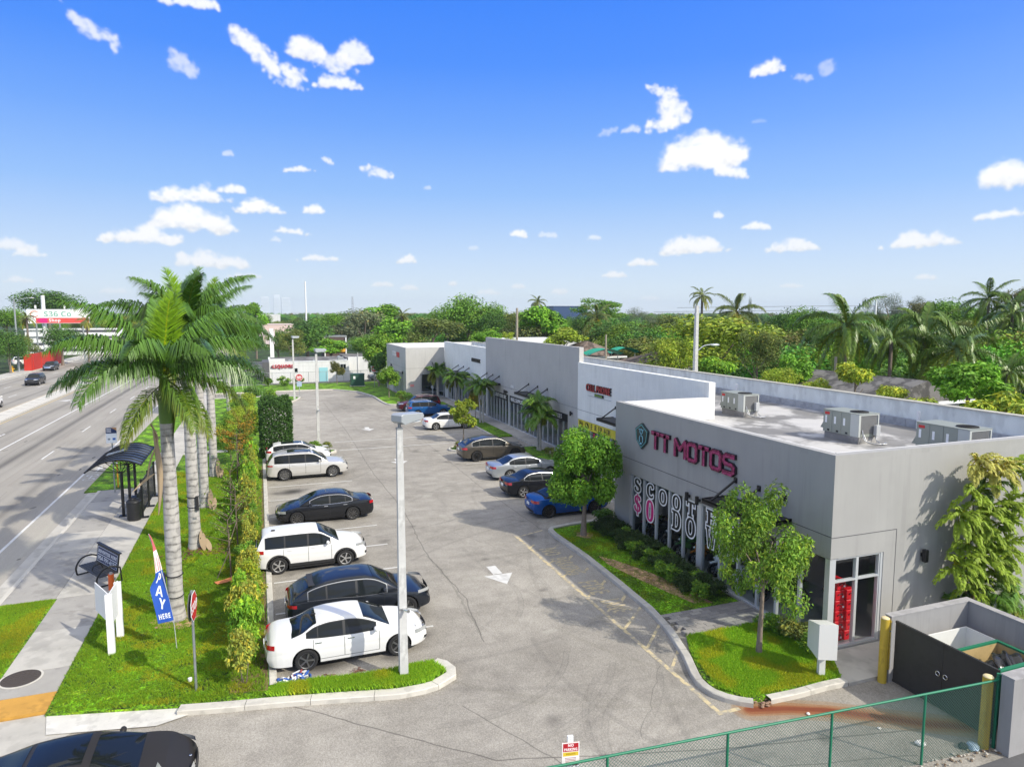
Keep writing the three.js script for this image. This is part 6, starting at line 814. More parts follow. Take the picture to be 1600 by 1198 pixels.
// ================================================================ street furniture and small things
const concPole = std([.62, .62, .60], { roughness: .8, map: rep(T.conc, .8, .5) });
const taper = (h, w0, w1, y0 = 0) => { const g = new THREE.CylinderGeometry(w1 / Math.SQRT2, w0 / Math.SQRT2, h, 4, 1); g.rotateY(Math.PI / 4); g.translate(0, h / 2 + y0, 0); const n = g.toNonIndexed(); n.computeVertexNormals(); return uvBox(n); };
function lotLight(label, [x, z], h, w, headTurn, camY) {
  const t = thing('light_pole', label, 'light pole', [x, .08, z]);
  mesh('pole', taper(h, w, w * .68), concPole, t); mesh('pole_cap', [bx(-w * .36, w * .36, h, h + .05, -w * .36, w * .36), bar([0, h, 0], [0, h + .3, 0], .045)], std([.30, .31, .31], { metalness: .5, roughness: .5 }), t);
  const hd = new THREE.Group(); hd.name = 'lamp_head'; hd.position.set(0, h + .3, 0); hd.rotation.y = headTurn; t.add(hd);
  const s = new THREE.Shape([[0, -.06], [.12, -.14], [.82, -.05], [.86, .03], [.82, .1], [.06, .14], [0, .1]].map(([a, b]) => new THREE.Vector2(a, b))); const g = new THREE.ExtrudeGeometry(s, { depth: .42, bevelEnabled: true, bevelSize: .012, bevelThickness: .012, bevelSegments: 1 }); g.translate(-.1, 0, -.21); mesh('housing', g, std([.46, .49, .51], { metalness: .4, roughness: .4 }), hd); mesh('lens', [bx(.1, .68, -.135, -.115, -.17, .17)], std([.7, .72, .72], { roughness: .2 }), hd);
  if (camY) { mesh('camera', [bar([0, camY, w * .4], [.1, camY + .04, w * .4 + .28], .05, .05, 10), bar([0, camY, .1], [0, camY, w * .4 + .06], .03)], M.chrome, t); mesh('camera_bracket', [bx(-w * .48, w * .48, camY - .03, camY + .03, -w * .48, w * .48)], M.steel, t); }
}
lotLight('tall square concrete light pole on the grassy kerbed island in front', [3.64, -19.05], 7.42, .245, .55, 2.15);
lotLight('second light pole in the car park, beside the small hedge island', [4.15, -55.6], 7.45, .24, .2, 3.0);
lotLight('farthest light pole of the car park, beside the round no-entry sign', [3.85, -88.0], 7.4, .24, .3);
{ // street lights along the avenue and wooden or concrete posts beyond
  const post = (label, x, z, h, r, arm) => { const t = thing('street_lamp', label, 'street lamp', [x, 0, z]); mesh('pole', bar([0, 0, 0], [0, h, 0], r, r * .6, 10), M.galv, t); if (arm) { mesh('arm', tube([[0, h * arm[3], 0], [arm[0] * .4, h * arm[3] + .9, arm[1] * .4], [arm[0], h * arm[3] + 1.15, arm[1]]], .05, 14, 6), M.galv, t); const g = new THREE.SphereGeometry(.3, 12, 8); g.scale(1.5, .35, .7); g.translate(arm[0] * 1.12, h * arm[3] + 1.12, arm[1] * 1.12); mesh('lamp_head', g, M.alum, t); } };
  post('tall pale street lamp at the far left edge beyond the avenue', -41, -146.5, 13.2, .2, [2.4, 0, 0, .93]);
  const t2 = thing('street_lamp', 'tall concrete street pole with a curved lamp arm before the big yellow green tree', 'street lamp', [33.6, 0, -47.3]); mesh('pole', taper(11.35, .38, .24), concPole, t2); mesh('arm', tube([[0, 7.5, 0], [.6, 8.05, .2], [1.25, 8.2, .45]], .04, 14, 6), M.alum, t2); { const g = new THREE.SphereGeometry(.3, 12, 8); g.scale(1.4, .35, .7); g.translate(1.5, 8.15, .52); mesh('lamp_head', g, M.alum, t2); }
  const pole = (label, x, z, h, r, m) => { const t = thing('utility_pole', label, 'pole', [x, 0, z]); mesh('pole', bar([0, 0, 0], [0, h, 0], r, r * .75, 10), m, t); return t; };
  const wood = std([.42, .37, .28], { roughness: .9, map: rep(T.bark, 2, 5) });
  pole('pale timber utility pole behind the tall grey parapet', 33.6, -88.8, 11.4, .2, wood); pole('short thin timber pole beside the green tarpaulins', 36.8, -68.8, 8.3, .13, wood); pole('short stub of pole left of the coconut palm trunk', 43, -41.9, 7.3, .14, wood);
  const pw = pole('white utility pole carrying cables below the casuarinas', 156.6, -139.9, 14, .35, M.white); mesh('cable', [[-30, -24], [0, 0]].map(([a, b], i) => tube([[-40 - 8 * i, 12.2 - i * 1.2, -34], [0, 12.6 - i * 1.2, 0], [60, 12.1 - i * 1.2, 50]], .06, 16, 4)), M.galv, pw);
  pole('tall white monopole on the skyline left of centre', 16.3, -259.5, 22, .34, M.white); pole('white pole rising behind the billboard', -45.2, -181, 14.6, .5, M.white);
  const mast = thing('radio_mast', 'thin lattice mast on the hazy skyline', 'mast', [113.4, 0, -892.8]); mesh('lattice', [bar([-1.2, 0, 0], [-.6, 31, 0], .35), bar([1.2, 0, 0], [.6, 31, 0], .35), ...Array.from({ length: 9 }, (_, i) => bar([-1.1, i * 3.3, 0], [1, i * 3.3 + 3.3, 0], .25))], std([.35, .37, .4]), mast);
  const py = thing('pylon_sign', 'narrow white pylon sign between the royal palms and the liquor shop', 'sign', [2.2, 0, -136]); mesh('post', [bx(-.35, .35, 0, 7.8, -.3, .3)], M.white, py); mesh('panel', [bx(-2.2, .6, 6.4, 7.3, -.25, .25), bx(-1.1, .5, 4.9, 5.6, -.2, .2)], std([.6, .5, .5]), py);
}
// bus shelter
{
  const t = thing('bus_shelter', 'black bus shelter with a barrel-curved ribbed roof on three posts', 'bus shelter', [-7.05, .11, -42]), K = M.black;
  const arc = (u) => { const a = lerp(-1, 1, u); return [-1.55 + 2.55 * u, 2.55 + .42 * (1 - a * a) + .22 * u]; };
  const gap = .62, n = 8; for (let i = 0; i < n; i++) { const z0 = -2.55 + i * gap + .03, z1 = z0 + gap - .06; mesh('roof_panel', grid(16, 1, (u, v) => { const [x, y] = arc(u); return [x, y, lerp(z0, z1, v)]; }), std([.10, .115, .14], { roughness: .3, metalness: .2 }), t); }
  mesh('roof_rib', Array.from({ length: n + 1 }, (_, i) => { const z = -2.55 + i * gap; return tube([0, .25, .5, .75, 1].map((u) => { const [x, y] = arc(u); return [x, y + .015, z]; }), .042, 16, 5); }), K, t);
  mesh('edge_beam', [0, 1].map((u) => { const [x, y] = arc(u); return bar([x, y, -2.58], [x, y, 2.45], .045); }), K, t);
  for (const z of [-2.0, -.1, 1.9]) { mesh('post', [bar([0, 0, z], [0, 2.35, z], .075, .075, 10), bx(-.2, .2, 0, .03, z - .2, z + .2)], K, t); const c = [0, 2.3, z]; mesh('fan_brace', [.02, .16, .3, .44, .6, .75, .9, 1].map((u) => { const [x, y] = arc(u); return bar(c, [x, y, z], .022, .018, 5); }), K, t); }
  mesh('solar_panel', (() => { const [x, y] = arc(.42); const g = bx(-.45, .45, 0, .035, -.3, .35); g.rotateZ(.25); g.translate(x, y + .05, .2); return g; })(), std([.16, .18, .2], { roughness: .2 }), t);
  const b = thing('shelter_bench', 'black slatted seat under the bus shelter roof', 'bench', [-6.75, .11, -41.6]); mesh('slat', Array.from({ length: 6 }, (_, i) => bx(-.25 + i * .085, -.185 + i * .085, .44, .47, -1, 1)), K, b); mesh('backrest', Array.from({ length: 5 }, (_, i) => bx(.27, .30, .52 + i * .09, .58 + i * .09, -1, 1)), K, b); for (const z of [-.9, 0, .9]) mesh('leg', [bx(-.25, .3, .4, .44, z - .03, z + .03), bx(0, .06, 0, .4, z - .03, z + .03), bx(.26, .3, .44, 1.0, z - .03, z + .03)], K, b);
  const s = thing('windscreen_fence', 'row of black posts and uprights behind the bus shelter', 'fence', [-6.05, .11, -41.6]); for (const z of [-2.3, 0, 2.2]) mesh('post', [bx(-.05, .05, 0, 2.05, z - .05, z + .05), bx(-.28, .28, 0, .05, z - .14, z + .14)], K, s); for (let i = 1; i < 12; i++) { const z = lerp(-2.3, 2.2, i / 12); if (Math.abs(z) > .1) mesh('upright', bx(-.02, .02, .25, 1.9, z - .02, z + .02), K, s); } mesh('rail', [bx(-.025, .025, 1.85, 1.91, -2.25, 2.15), bx(-.025, .025, .25, .31, -2.25, 2.15)], K, s);
  const lr = thing('bollard', 'thin black bollard standing on the pad beyond the shelter', 'bollard', [-5.95, .11, -46.2]); mesh('post', [bar([0, 0, 0], [0, 1.0, 0], .05), bar([0, 0, 0], [0, .03, 0], .14)], K, lr);
  const c = thing('litter_bin', 'round black litter bin before the bus shelter', 'litter bin', [-6.4, .11, -39.15]); mesh('drum', [new THREE.LatheGeometry([[.30, 0], [.34, .06], [.34, .92], [.30, .96]].map(([a, y]) => new THREE.Vector2(a, y)), 28)], std([.016, .016, .017], { roughness: .4 }), c); mesh('lid', [new THREE.LatheGeometry([[.36, .95], [.36, 1.0], [.24, 1.1], [.14, 1.12], [.13, 1.06]].map(([a, y]) => new THREE.Vector2(a, y)), 28)], K, c); mesh('band', Array.from({ length: 3 }, (_, i) => { const g = new THREE.TorusGeometry(.345, .012, 5, 28); g.rotateX(Math.PI / 2); g.translate(0, .12 + i * .37, 0); return g; }), K, c);
  const q = thing('bus_stop_sign', 'navy and white bus stop sign on a pole behind the shelter roof', 'bus stop sign', [-8.4, .06, -45.6]); const tx = canvasTex(128, 256, (g) => { g.fillStyle = '#e8ecee'; g.fillRect(0, 0, 128, 256); g.fillStyle = '#25345c'; g.fillRect(0, 0, 128, 96); g.fillStyle = '#b98b5a'; g.beginPath(); g.moveTo(60, 0); g.lineTo(128, 0); g.lineTo(128, 50); g.fill(); g.fillStyle = '#fff'; for (let i = 0; i < 4; i++) g.fillRect(8, 14 + i * 18, 56, 6); g.fillStyle = '#8a9296'; g.beginPath(); g.arc(34, 190, 16, 0, 7); g.fill(); g.fillStyle = '#2c66b8'; g.fillRect(76, 172, 36, 36); });
  mesh('pole', bar([0, 0, 0], [0, 4.0, 0], .035), M.galv, q); const p = new THREE.BoxGeometry(.56, .92, .03); mesh('panel', moved(p, 0, 3.52, .05), std([1, 1, 1], { map: tx, roughness: .5 }), q);
  const y = thing('marker_post', 'thin yellow cable marker post on the verge behind the shelter', 'marker post', [-8.5, .05, -47.2]); mesh('post', bar([0, 0, 0], [0, 1.9, 0], .045), std([.72, .36, .02]), y); mesh('cap', bar([0, 1.5, 0], [0, 1.62, 0], .05), M.white, y);
}
// advertising bench
{
  const t = thing('advertising_bench', 'black bench with navy advertising backrest on the pavement pad', 'bench', [-6.35, .11, -30.75], -1.03), K = M.black;
  const tx = canvasTex(1024, 512, (g) => { g.fillStyle = '#1c2a52'; g.fillRect(0, 0, 1024, 512); g.strokeStyle = '#dfe4ec'; g.lineWidth = 14; g.strokeRect(14, 14, 996, 484); g.fillStyle = '#e9edf2'; g.textAlign = 'center'; g.font = 'bold 150px sans-serif'; g.fillText('ADVERTISE HERE', 512, 200, 940); g.fillRect(24, 246, 976, 20); g.font = 'bold 190px sans-serif'; g.fillText('954-791-6131', 512, 440, 930); });
  const bk = new THREE.BoxGeometry(1.95, .66, .03); bk.rotateX(-.14); mesh('backrest', moved(new THREE.BoxGeometry(2.1, .76, .03).rotateX(-.14), 0, .78, -.30), K, t); const pl = new THREE.PlaneGeometry(1.95, .62); pl.rotateX(-.14); mesh('advert', moved(pl, 0, .775, -.275), std([1, 1, 1], { map: tx, roughness: .5 }), t); mesh('top_rail', [bx(-1.1, 1.1, 1.15, 1.19, -.42, -.30)], K, t);
  mesh('seat', Array.from({ length: 7 }, (_, i) => bx(-1.05, 1.05, .40, .43, -.25 + i * .1, -.17 + i * .1)), std([.035, .035, .036], { roughness: .5 }), t);
  for (const x of [-1.05, 1.05]) mesh('arm', [tube([[x, .05, .5], [x, .35, .52], [x, .68, .3], [x, .74, -.05], [x, .62, -.34]], .035, 20, 6), tube([[x, .04, .5], [x, .04, 0], [x, .04, -.42]], .03, 8, 6), bar([x, .04, -.38], [x, .62, -.34], .03)], K, t); mesh('divider', [tube([[0, .43, .3], [0, .58, .22], [0, .6, .0], [0, .43, -.1]], .022, 14, 5)], K, t);
}
// fire post: orange pillar with a dark cap
{ const t = thing('orange_post', 'short orange capped post at the pavement edge behind the white sign frame', 'post', [-5.72, .1, -29.35]); mesh('post', bar([0, 0, 0], [0, .62, 0], .11, .1, 14), M.orange, t); mesh('cap', [bar([0, .62, 0], [0, .70, 0], .07, .05, 12), bar([-.15, .45, 0], [.15, .45, 0], .04)], std([.35, .32, .3], { roughness: .4 }), t); }
{ const t = thing('fire_hydrant', 'small yellow hydrant on the verge beyond the avenue', 'hydrant', [-42, .1, -146.3]); mesh('barrel', new THREE.LatheGeometry([[.3, 0], [.3, .1], [.2, .12], [.2, .8], [.26, .82], [.2, 1.05], [.08, 1.15], [0, 1.16]].map(([a, y]) => new THREE.Vector2(a, y)), 16), std([.75, .42, .02]), t); mesh('nozzle', [bar([-.38, .6, 0], [.38, .6, 0], .1)], std([.75, .42, .02]), t); }
// white two-board sign frame seen from behind
{ const t = thing('sign_frame', 'white V-shaped board sign on two legs, turned away, on the lawn', 'sign', [-4.66, .1, -24.15]); const W2 = std([.83, .83, .83], { roughness: .5 });
  mesh('leg', [bx(-.14, .06, 0, 1.95, .50, .62)], W2, t); mesh('leg', [bx(-.10, .10, 0, 1.9, -.68, -.56)], W2, t); mesh('board', [sqbar([-.03, 1.45, .56], [0, 1.42, -.62], .03, 1.05)], W2, t); mesh('board', [sqbar([-.06, 1.5, .55], [-.62, 1.55, -.52], .03, .95)], W2, t); }
// feather flag on a thin pole
{ const t = thing('feather_flag', 'blue feather flag with red and white tip lettered PAY HERE, on the lawn', 'flag', [-2.83, .1, -23.3]); mesh('pole', tube([[0, 0, 0], [-.06, 1.0, 0], [-.28, 2.4, 0], [-.62, 3.85, 0]], .014, 20, 5), M.alum, t);
  const tx = canvasTex(256, 1024, (g) => { g.fillStyle = '#2e5cc0'; g.fillRect(0, 0, 256, 1024); g.fillStyle = '#f2efec'; g.fillRect(0, 0, 256, 430); g.fillStyle = '#c9686a'; g.fillRect(0, 0, 256, 190); for (let i = 0; i < 3; i++) { g.fillStyle = '#cf7f7f'; g.fillRect(i * 90 + 20, 250, 34, 170); } g.fillStyle = '#fff'; g.textAlign = 'center'; g.font = 'bold 170px sans-serif'; g.save(); ['P', 'A', 'Y'].forEach((c, i) => { g.save(); g.translate(128, 520 + i * 150); g.rotate(.35); g.fillText(c, 0, 55); g.restore(); }); g.restore(); g.font = 'bold 82px sans-serif'; g.fillText('HERE', 128, 985, 220); });
  const g = grid(26, 6, (u, v) => { const y = lerp(3.84, .98, u), px = lerp(-.62, -.06, Math.pow(u, .72)), w = u < .42 ? .02 + .30 * Math.pow(u / .42, 1.2) * .55 : lerp(.19, .50, smooth(.42, .62, u)); const tw = (1 - smooth(.38, .55, u)) * .9; return [px - w * (1 - v) * .92 + .02, y - .10 * (1 - v) * u, .05 * Math.sin(v * 3 + u * 5) + (1 - v) * w * tw * .5]; }); const uv = g.attributes.uv; for (let i = 0; i < uv.count; i++) { const a = uv.getX(i), b = uv.getY(i); uv.setXY(i, b, 1 - a); } mesh('sail', g, std([1, 1, 1], { map: tx, roughness: .7, side: THREE.DoubleSide }), t); }
// stop sign turned almost edge-on
function octagon(r) { const s = new THREE.Shape(); for (let i = 0; i < 8; i++) { const a = (i + .5) / 8 * 6.2832; i ? s.lineTo(Math.cos(a) * r, Math.sin(a) * r) : s.moveTo(Math.cos(a) * r, Math.sin(a) * r); } return s; }
{ const t = thing('stop_sign', 'red stop sign on a galvanised post, seen nearly edge-on over the lawn', 'stop sign', [-2.03, .1, -20.4], 1.47); mesh('post', [bx(-.04, .04, 0, 2.95, -.02, .02), bx(-.02, .02, 0, 2.95, -.04, -.02)], M.galv, t); const o = new THREE.ExtrudeGeometry(octagon(.43), { depth: .012, bevelEnabled: false }); mesh('panel', moved(o, 0, 2.5, .03), M.white, t); const i = new THREE.ShapeGeometry(octagon(.405)); mesh('face', moved(i, 0, 2.5, .046), M.redSign, t); mesh('letters', moved(textGeo('STOP', .24, .003), 0, 2.5, .048), M.white, t); mesh('back_plate', moved(o.clone().scale(.98, .98, 1), 0, 2.5, -.055), std([.10, .10, .1]), t); }
for (const [label, x, z, top, sq, blue] of [['round red no-entry sign above a small blue plate, left of the car park exit', 4.62, -91.2, 2.9, false, true], ['square white sign with red no-entry disc, right of the green cabinet', 15.45, -99.2, 3.05, true, false]]) {
  const t = thing('no_entry_sign', label, 'road sign', [x, .1, z]); mesh('post', [bx(-.04, .04, 0, top, -.03, .03)], M.galv, t); if (sq) mesh('panel', [bx(-.48, .48, top - .95, top + .01, .035, .05)], M.white, t); const d = new THREE.CircleGeometry(.42, 32), r = new THREE.CircleGeometry(.46, 32); mesh('rim', moved(r, 0, top - .47, .054), M.white, t); mesh('disc', moved(d, 0, top - .47, .058), M.redSign, t); mesh('bar', [bx(-.3, .3, top - .54, top - .40, .06, .064)], M.white, t);
  for (const [s, y] of [['DO NOT', -.27], ['ENTER', -.68]]) mesh('letters', moved(textGeo(s, .11, .003), 0, top + y, .06), M.white, t); if (blue) mesh('plate', [bx(-.3, .3, top - 1.65, top - 1.02, .035, .05)], std([.35, .45, .58]), t);
}
// mailbox cabinet on a post
{ const t = thing('mailbox_cabinet', 'white box cabinet on a short post at the lawn corner', 'mailbox', [15.25, .12, -14.85], -.42), W2 = std([.72, .73, .70], { roughness: .5 }); mesh('post', [rbx(-.09, .09, 0, .72, -.09, .09, .01, 1)], W2, t); const s = new THREE.Shape([[-.42, .70], [.42, .70], [.42, 1.50], [-.42, 1.74]].map(([a, b]) => new THREE.Vector2(a, b))); const g = new THREE.ExtrudeGeometry(s, { depth: .52, bevelEnabled: true, bevelSize: .008, bevelThickness: .008, bevelSegments: 1 }); g.translate(0, 0, -.26); g.rotateY(Math.PI / 2); mesh('cabinet', g, W2, t); mesh('door_edge', [bx(-.262, .262, .74, .745, -.426, -.424)], M.groove, t); }
// green cabinet
{ const t = thing('utility_cabinet', 'dark green utility cabinet on the far lawn before the fence', 'utility box', [13.3, .1, -101]); const G = std([.02, .075, .05], { roughness: .5 }); mesh('case', [rbx(-1.0, .9, .08, 1.75, -.7, .6, .03, 1)], G, t); mesh('lid', [bx(-1.05, .95, 1.75, 1.82, -.75, .65)], G, t); mesh('plinth', [bx(-1.1, 1.0, 0, .08, -.8, .7)], M.conc, t); mesh('notice', [bx(-.7, -.4, 1.1, 1.5, .6, .61)], M.white, t); }
// ---------------------------------------------------------------- green chain-link fence in front
{
  const t = thing('chain_link_fence', 'green chain-link fence along the bottom right of the picture', 'fence', [0, 0, 0]), A = [4.6, -11.70], B = [16.75, -10.82], L = Math.hypot(B[0] - A[0], B[1] - A[1]), at = (s) => [A[0] + (B[0] - A[0]) * s / L, A[1] + (B[1] - A[1]) * s / L];
  for (const x of [6.36, 9.17, 11.87, 14.53]) { const s = (x - A[0]) / (B[0] - A[0]) * L, [px, pz] = at(s); mesh('post', bar([px, 0, pz], [px, 1.8, pz], .03, .03, 8), M.green, t); }
  mesh('top_rail', bar([A[0], 1.8, A[1]], [B[0], 1.8, B[1]], .028, .028, 8), M.green, t); mesh('end_post', [bar([16.82, 0, -10.84], [16.82, 1.95, -10.84], .04, .04, 10), bar([16.72, 1.8, -10.83], [16.82, 1.8, -10.84], .05, .05, 10)], M.green, t);
  const wires = [], pitch = .08, W2 = .0044, h = 1.76; for (let s = -h; s < L; s += pitch) for (const d of [1, -1]) { let s0 = d > 0 ? s : s + h, s1 = d > 0 ? s + h : s, y0 = .04, y1 = h; const c0 = clamp(s0, 0, L), c1 = clamp(s1, 0, L); if (c0 === c1) continue; y0 += Math.abs(c0 - s0); y1 -= Math.abs(c1 - s1); if (y1 <= y0) continue; const [xa, za] = at(c0), [xb, zb] = at(c1); wires.push(bar([xa, y0, za], [xb, y1, zb], W2, W2, 3)); } const mm = mesh('wire_mesh', wires, std([.07, .17, .13], { roughness: .5 }), t); stuff(mm);
  const s = thing('tow_sign', 'small red, white and yellow warning sign on a white post at the bottom edge', 'sign', [5.62, 0, -11.78], -.2); const tx = canvasTex(256, 384, (g) => { g.fillStyle = '#f1ecec'; g.fillRect(0, 0, 256, 384); g.fillStyle = '#b5202c'; g.fillRect(14, 14, 228, 124); g.fillStyle = '#fff'; g.textAlign = 'center'; g.font = 'bold 58px sans-serif'; g.fillText('NO', 128, 64); g.fillText('PARKING', 128, 126, 200); g.fillStyle = '#e4c33a'; g.fillRect(14, 146, 228, 60); g.fillStyle = '#8a6a12'; g.font = 'bold 36px sans-serif'; g.fillText('PRIVATE', 128, 188, 180); g.fillStyle = '#9c4a52'; for (let i = 0; i < 4; i++) g.fillRect(40 + i * 4, 232 + i * 22, 170 - i * 8, 8); g.fillRect(22, 330, 90, 24); g.fillRect(150, 316, 84, 38); });
  mesh('post', [bx(-.06, .06, 0, 2.28, -.04, .02)], M.white, s); mesh('panel', moved(new THREE.BoxGeometry(.36, .54, .012), 0, 1.9, .035), std([1, 1, 1], { map: tx, roughness: .5 }), s);
  const d = thing('diamond_sign', 'grey tip of a diamond sign back in front of the charcoal coupe', 'sign', [-2.0, 0, -13.1], .5); const pl = new THREE.BoxGeometry(.6, .6, .01); pl.rotateZ(Math.PI / 4); pl.scale(.45, 1, 1); mesh('panel', moved(pl, 0, 2.28, 0), M.galv, d); mesh('post', [bx(-.03, .03, 0, 2.4, -.06, -.02)], M.galv, d);
}
// ---------------------------------------------------------------- bin store
{
  const t = thing('bin_store', 'grey walled bin store with double black metal gates', 'enclosure', [0, 0, 0]); const wm = std([.36, .355, .355], { map: rep(T.wall, .3), roughness: .9 }), cap = std([.42, .41, .41], { map: rep(T.conc, .5), roughness: .85 });
  mesh('wall', [bx(16.95, 20.3, 0, 2.0, -14.2, -14.0)], wm, t); mesh('wall', [bx(20.1, 20.3, 0, 2.0, -14.0, -10.3)], wm, t); mesh('wall', [bx(16.75, 20.1, 0, 2.0, -10.72, -10.42)], wm, t);
  mesh('wall_cap', [bx(16.93, 20.32, 2.002, 2.03, -14.22, -13.98), bx(20.08, 20.32, 2.002, 2.03, -13.98, -10.3), bx(16.73, 20.08, 2.002, 2.03, -10.74, -10.40)], cap, t);
  for (const [a, b] of [[-13.9, -12.42], [-12.40, -10.95]]) { const g = mesh('gate', [bx(17.0, 17.03, .12, 1.92, a, b), bx(16.98, 17.05, 1.88, 1.94, a, b), bx(16.98, 17.05, .1, .16, a, b)], std([.032, .032, .033], { roughness: .5, map: rep(T.conc, .8) }), t); mesh('handle', (() => { const q = new THREE.TorusGeometry(.06, .012, 6, 16); q.rotateY(Math.PI / 2); q.translate(16.97, 1.05, a < -13 ? b - .1 : a + .1); return q; })(), M.chrome, g); }
  mesh('socket', [bx(17.2, 17.35, 1.2, 1.6, -10.41, -10.38)], std([.2, .2, .2]), t);
  for (const [label, x, z, h] of [['yellow steel bollard at the far gate post of the bin store', 16.82, -14.1, 1.95], ['weathered yellow bollard where the green fence meets the bin store', 16.62, -10.95, 1.85]]) { const q = thing('bollard', label, 'bollard', [x, 0, z]); mesh('tube', bar([0, 0, 0], [0, h, 0], .12, .12, 18), M.yellow, q); const c = new THREE.SphereGeometry(.12, 16, 6, 0, 6.3, 0, 1.57); c.scale(1, .4, 1); mesh('cap', moved(c, 0, h, 0), std([.75, .62, .35], { roughness: .6 }), q); if (z < -13) mesh('hinge', [bx(.1, .18, 1.6, 1.9, .02, .1), bx(.1, .16, .4, 1.55, .06, .1)], M.yellow, q); }
  const d = thing('dumpster', 'open green dumpster with a tan rusty inside in the bin store', 'dumpster', [0, 0, 0]); const tan = std([.50, .37, .17], { roughness: .8, map: rep(T.conc, .9) });
  mesh('body', [bx(17.5, 19.6, .15, 1.4, -12.75, -12.71), bx(17.5, 19.6, .15, 1.55, -11.34, -11.30), bx(17.5, 17.54, .15, 1.3, -12.71, -11.34), bx(19.56, 19.6, .15, 1.4, -12.71, -11.34), bx(17.54, 19.56, .15, .2, -12.71, -11.34)], M.green, d); mesh('lining', [bx(17.55, 19.55, .2, 1.38, -12.705, -12.69), bx(19.54, 19.555, .2, 1.38, -12.69, -11.36), bx(17.55, 17.56, .2, 1.28, -12.69, -11.36), bx(17.56, 19.54, .2, .6, -12.68, -11.36)], tan, d); mesh('rim', [bx(17.5, 19.64, 1.4, 1.44, -12.78, -12.70), bx(17.1, 19.7, 1.55, 1.66, -11.36, -11.24), bx(19.55, 19.64, 1.4, 1.44, -12.70, -11.36)], M.green, d); mesh('fork_pocket', [bx(17.36, 17.49, .7, .85, -12.5, -11.5)], M.green, d);
  const w = thing('white_bin', 'open white bin behind the green dumpster in the bin store', 'bin', [0, 0, 0]); mesh('shell', [bx(17.5, 19.85, .1, 1.32, -13.85, -13.80), bx(19.8, 19.85, .1, 1.32, -13.80, -12.95), bx(17.5, 17.55, .1, .9, -13.8, -12.95), bx(17.55, 19.8, .1, .7, -13.0, -12.95), bx(17.55, 19.8, .1, .15, -13.8, -13.0)], std([.76, .76, .74], { roughness: .5 }), w);
  const bag = thing('rubbish_bag', 'shiny black rubbish bag on top of the dumpster', 'rubbish bag', [18.85, 1.22, -11.95]); const bg = new THREE.SphereGeometry(.5, 40, 28), p = bg.attributes.position; for (let i = 0; i < p.count; i++) { const x = p.getX(i), y = p.getY(i), z = p.getZ(i), k = 1 + .32 * (fbm(x * 3 + 5, y * 4 + z * 3, 4, 4) - .5) + .14 * Math.sin(x * 17 + z * 13 + y * 6); p.setXYZ(i, x * k * 1.15, y * k * .62, z * k * .85); } bg.computeVertexNormals(); mesh('bag', bg, std([.02, .02, .022], { roughness: .22 }), bag);
  const cb = thing('cardboard', 'flattened tan cardboard under the black rubbish bag', 'cardboard', [18.05, 1.0, -11.95]); mesh('sheet', [(() => { const g = bx(-.45, .45, 0, .02, -.35, .35); g.rotateX(.25); g.rotateZ(-.18); return g; })()], std([.52, .36, .18], { roughness: .9 }), cb);
  const yb = thing('yellow_bar', 'yellow bar fixed to the rear wall of the bin store', 'bar', [20.0, 1.1, -12.4]); mesh('bar', [bx(0, .08, 0, .1, -.9, .7)], std([.70, .42, .03]), yb);
  const wp = thing('white_post', 'white pipe post in a white pot outside the bin store wall', 'post', [17.9, .02, -10.15]); mesh('pipe', bar([0, .1, 0], [0, 1.75, 0], .045, .045, 12), M.white, wp); mesh('pot', new THREE.LatheGeometry([[0, 0], [.22, 0], [.25, .3], [.2, .32], [0, .32]].map(([a, y]) => new THREE.Vector2(a, y)), 20), M.white, wp);
  const deb = thing('roadside_debris', 'pebbles and litter along the foot of the green fence by the yellow bollard', 'debris', [0, 0, 0]), R = rng(81), peb = [[], [], []]; for (let i = 0; i < 190; i++) { const s = R(), x = lerp(12.4, 18.2, Math.sqrt(s)), z = -10.75 - (17 - x) * .06 + (R() - .5) * .35, r = .012 + R() * .03; const g = new THREE.IcosahedronGeometry(r, 0); g.scale(1, .6, 1.2); g.translate(x, .02 + r * .4, z); peb[R() * 3 | 0].push(g); } ['#c9c2b4', '#8a7a66', '#6d5a48'].forEach((c, i) => stuff(mesh('pebbles', peb[i], std(new THREE.Color(c)), deb)));
  for (const [label, x, z, s, c] of [['white lump of litter on the rust stain before the bin store', 15.2, -11.55, .1, '#e8e6e0'], ['pale crumpled litter by the foot of the yellow bollard', 16.3, -10.98, .13, '#9fb3c4'], ['dark crumpled litter by the yellow bollard', 16.1, -11.1, .1, '#2b3138'], ['small white paper scrap on the rust stain', 13.55, -13.55, .045, '#efeae0'], ['small white paper scrap near the green fence', 14.8, -12.4, .04, '#efeae0']]) { const q = thing('litter', label, 'litter', [x, .02, z], x); const g = new THREE.IcosahedronGeometry(s, 2), pp = g.attributes.position; for (let i = 0; i < pp.count; i++) { const k = .7 + .6 * fbm(pp.getX(i) * 14 + 4, pp.getZ(i) * 14 + pp.getY(i) * 9, 3, 3); pp.setXYZ(i, pp.getX(i) * k * 1.3, Math.max(0, pp.getY(i) * k * .7 + s * .3), pp.getZ(i) * k); } g.computeVertexNormals(); mesh('scrap', g, std(new THREE.Color(c), { roughness: .8 }), q); }
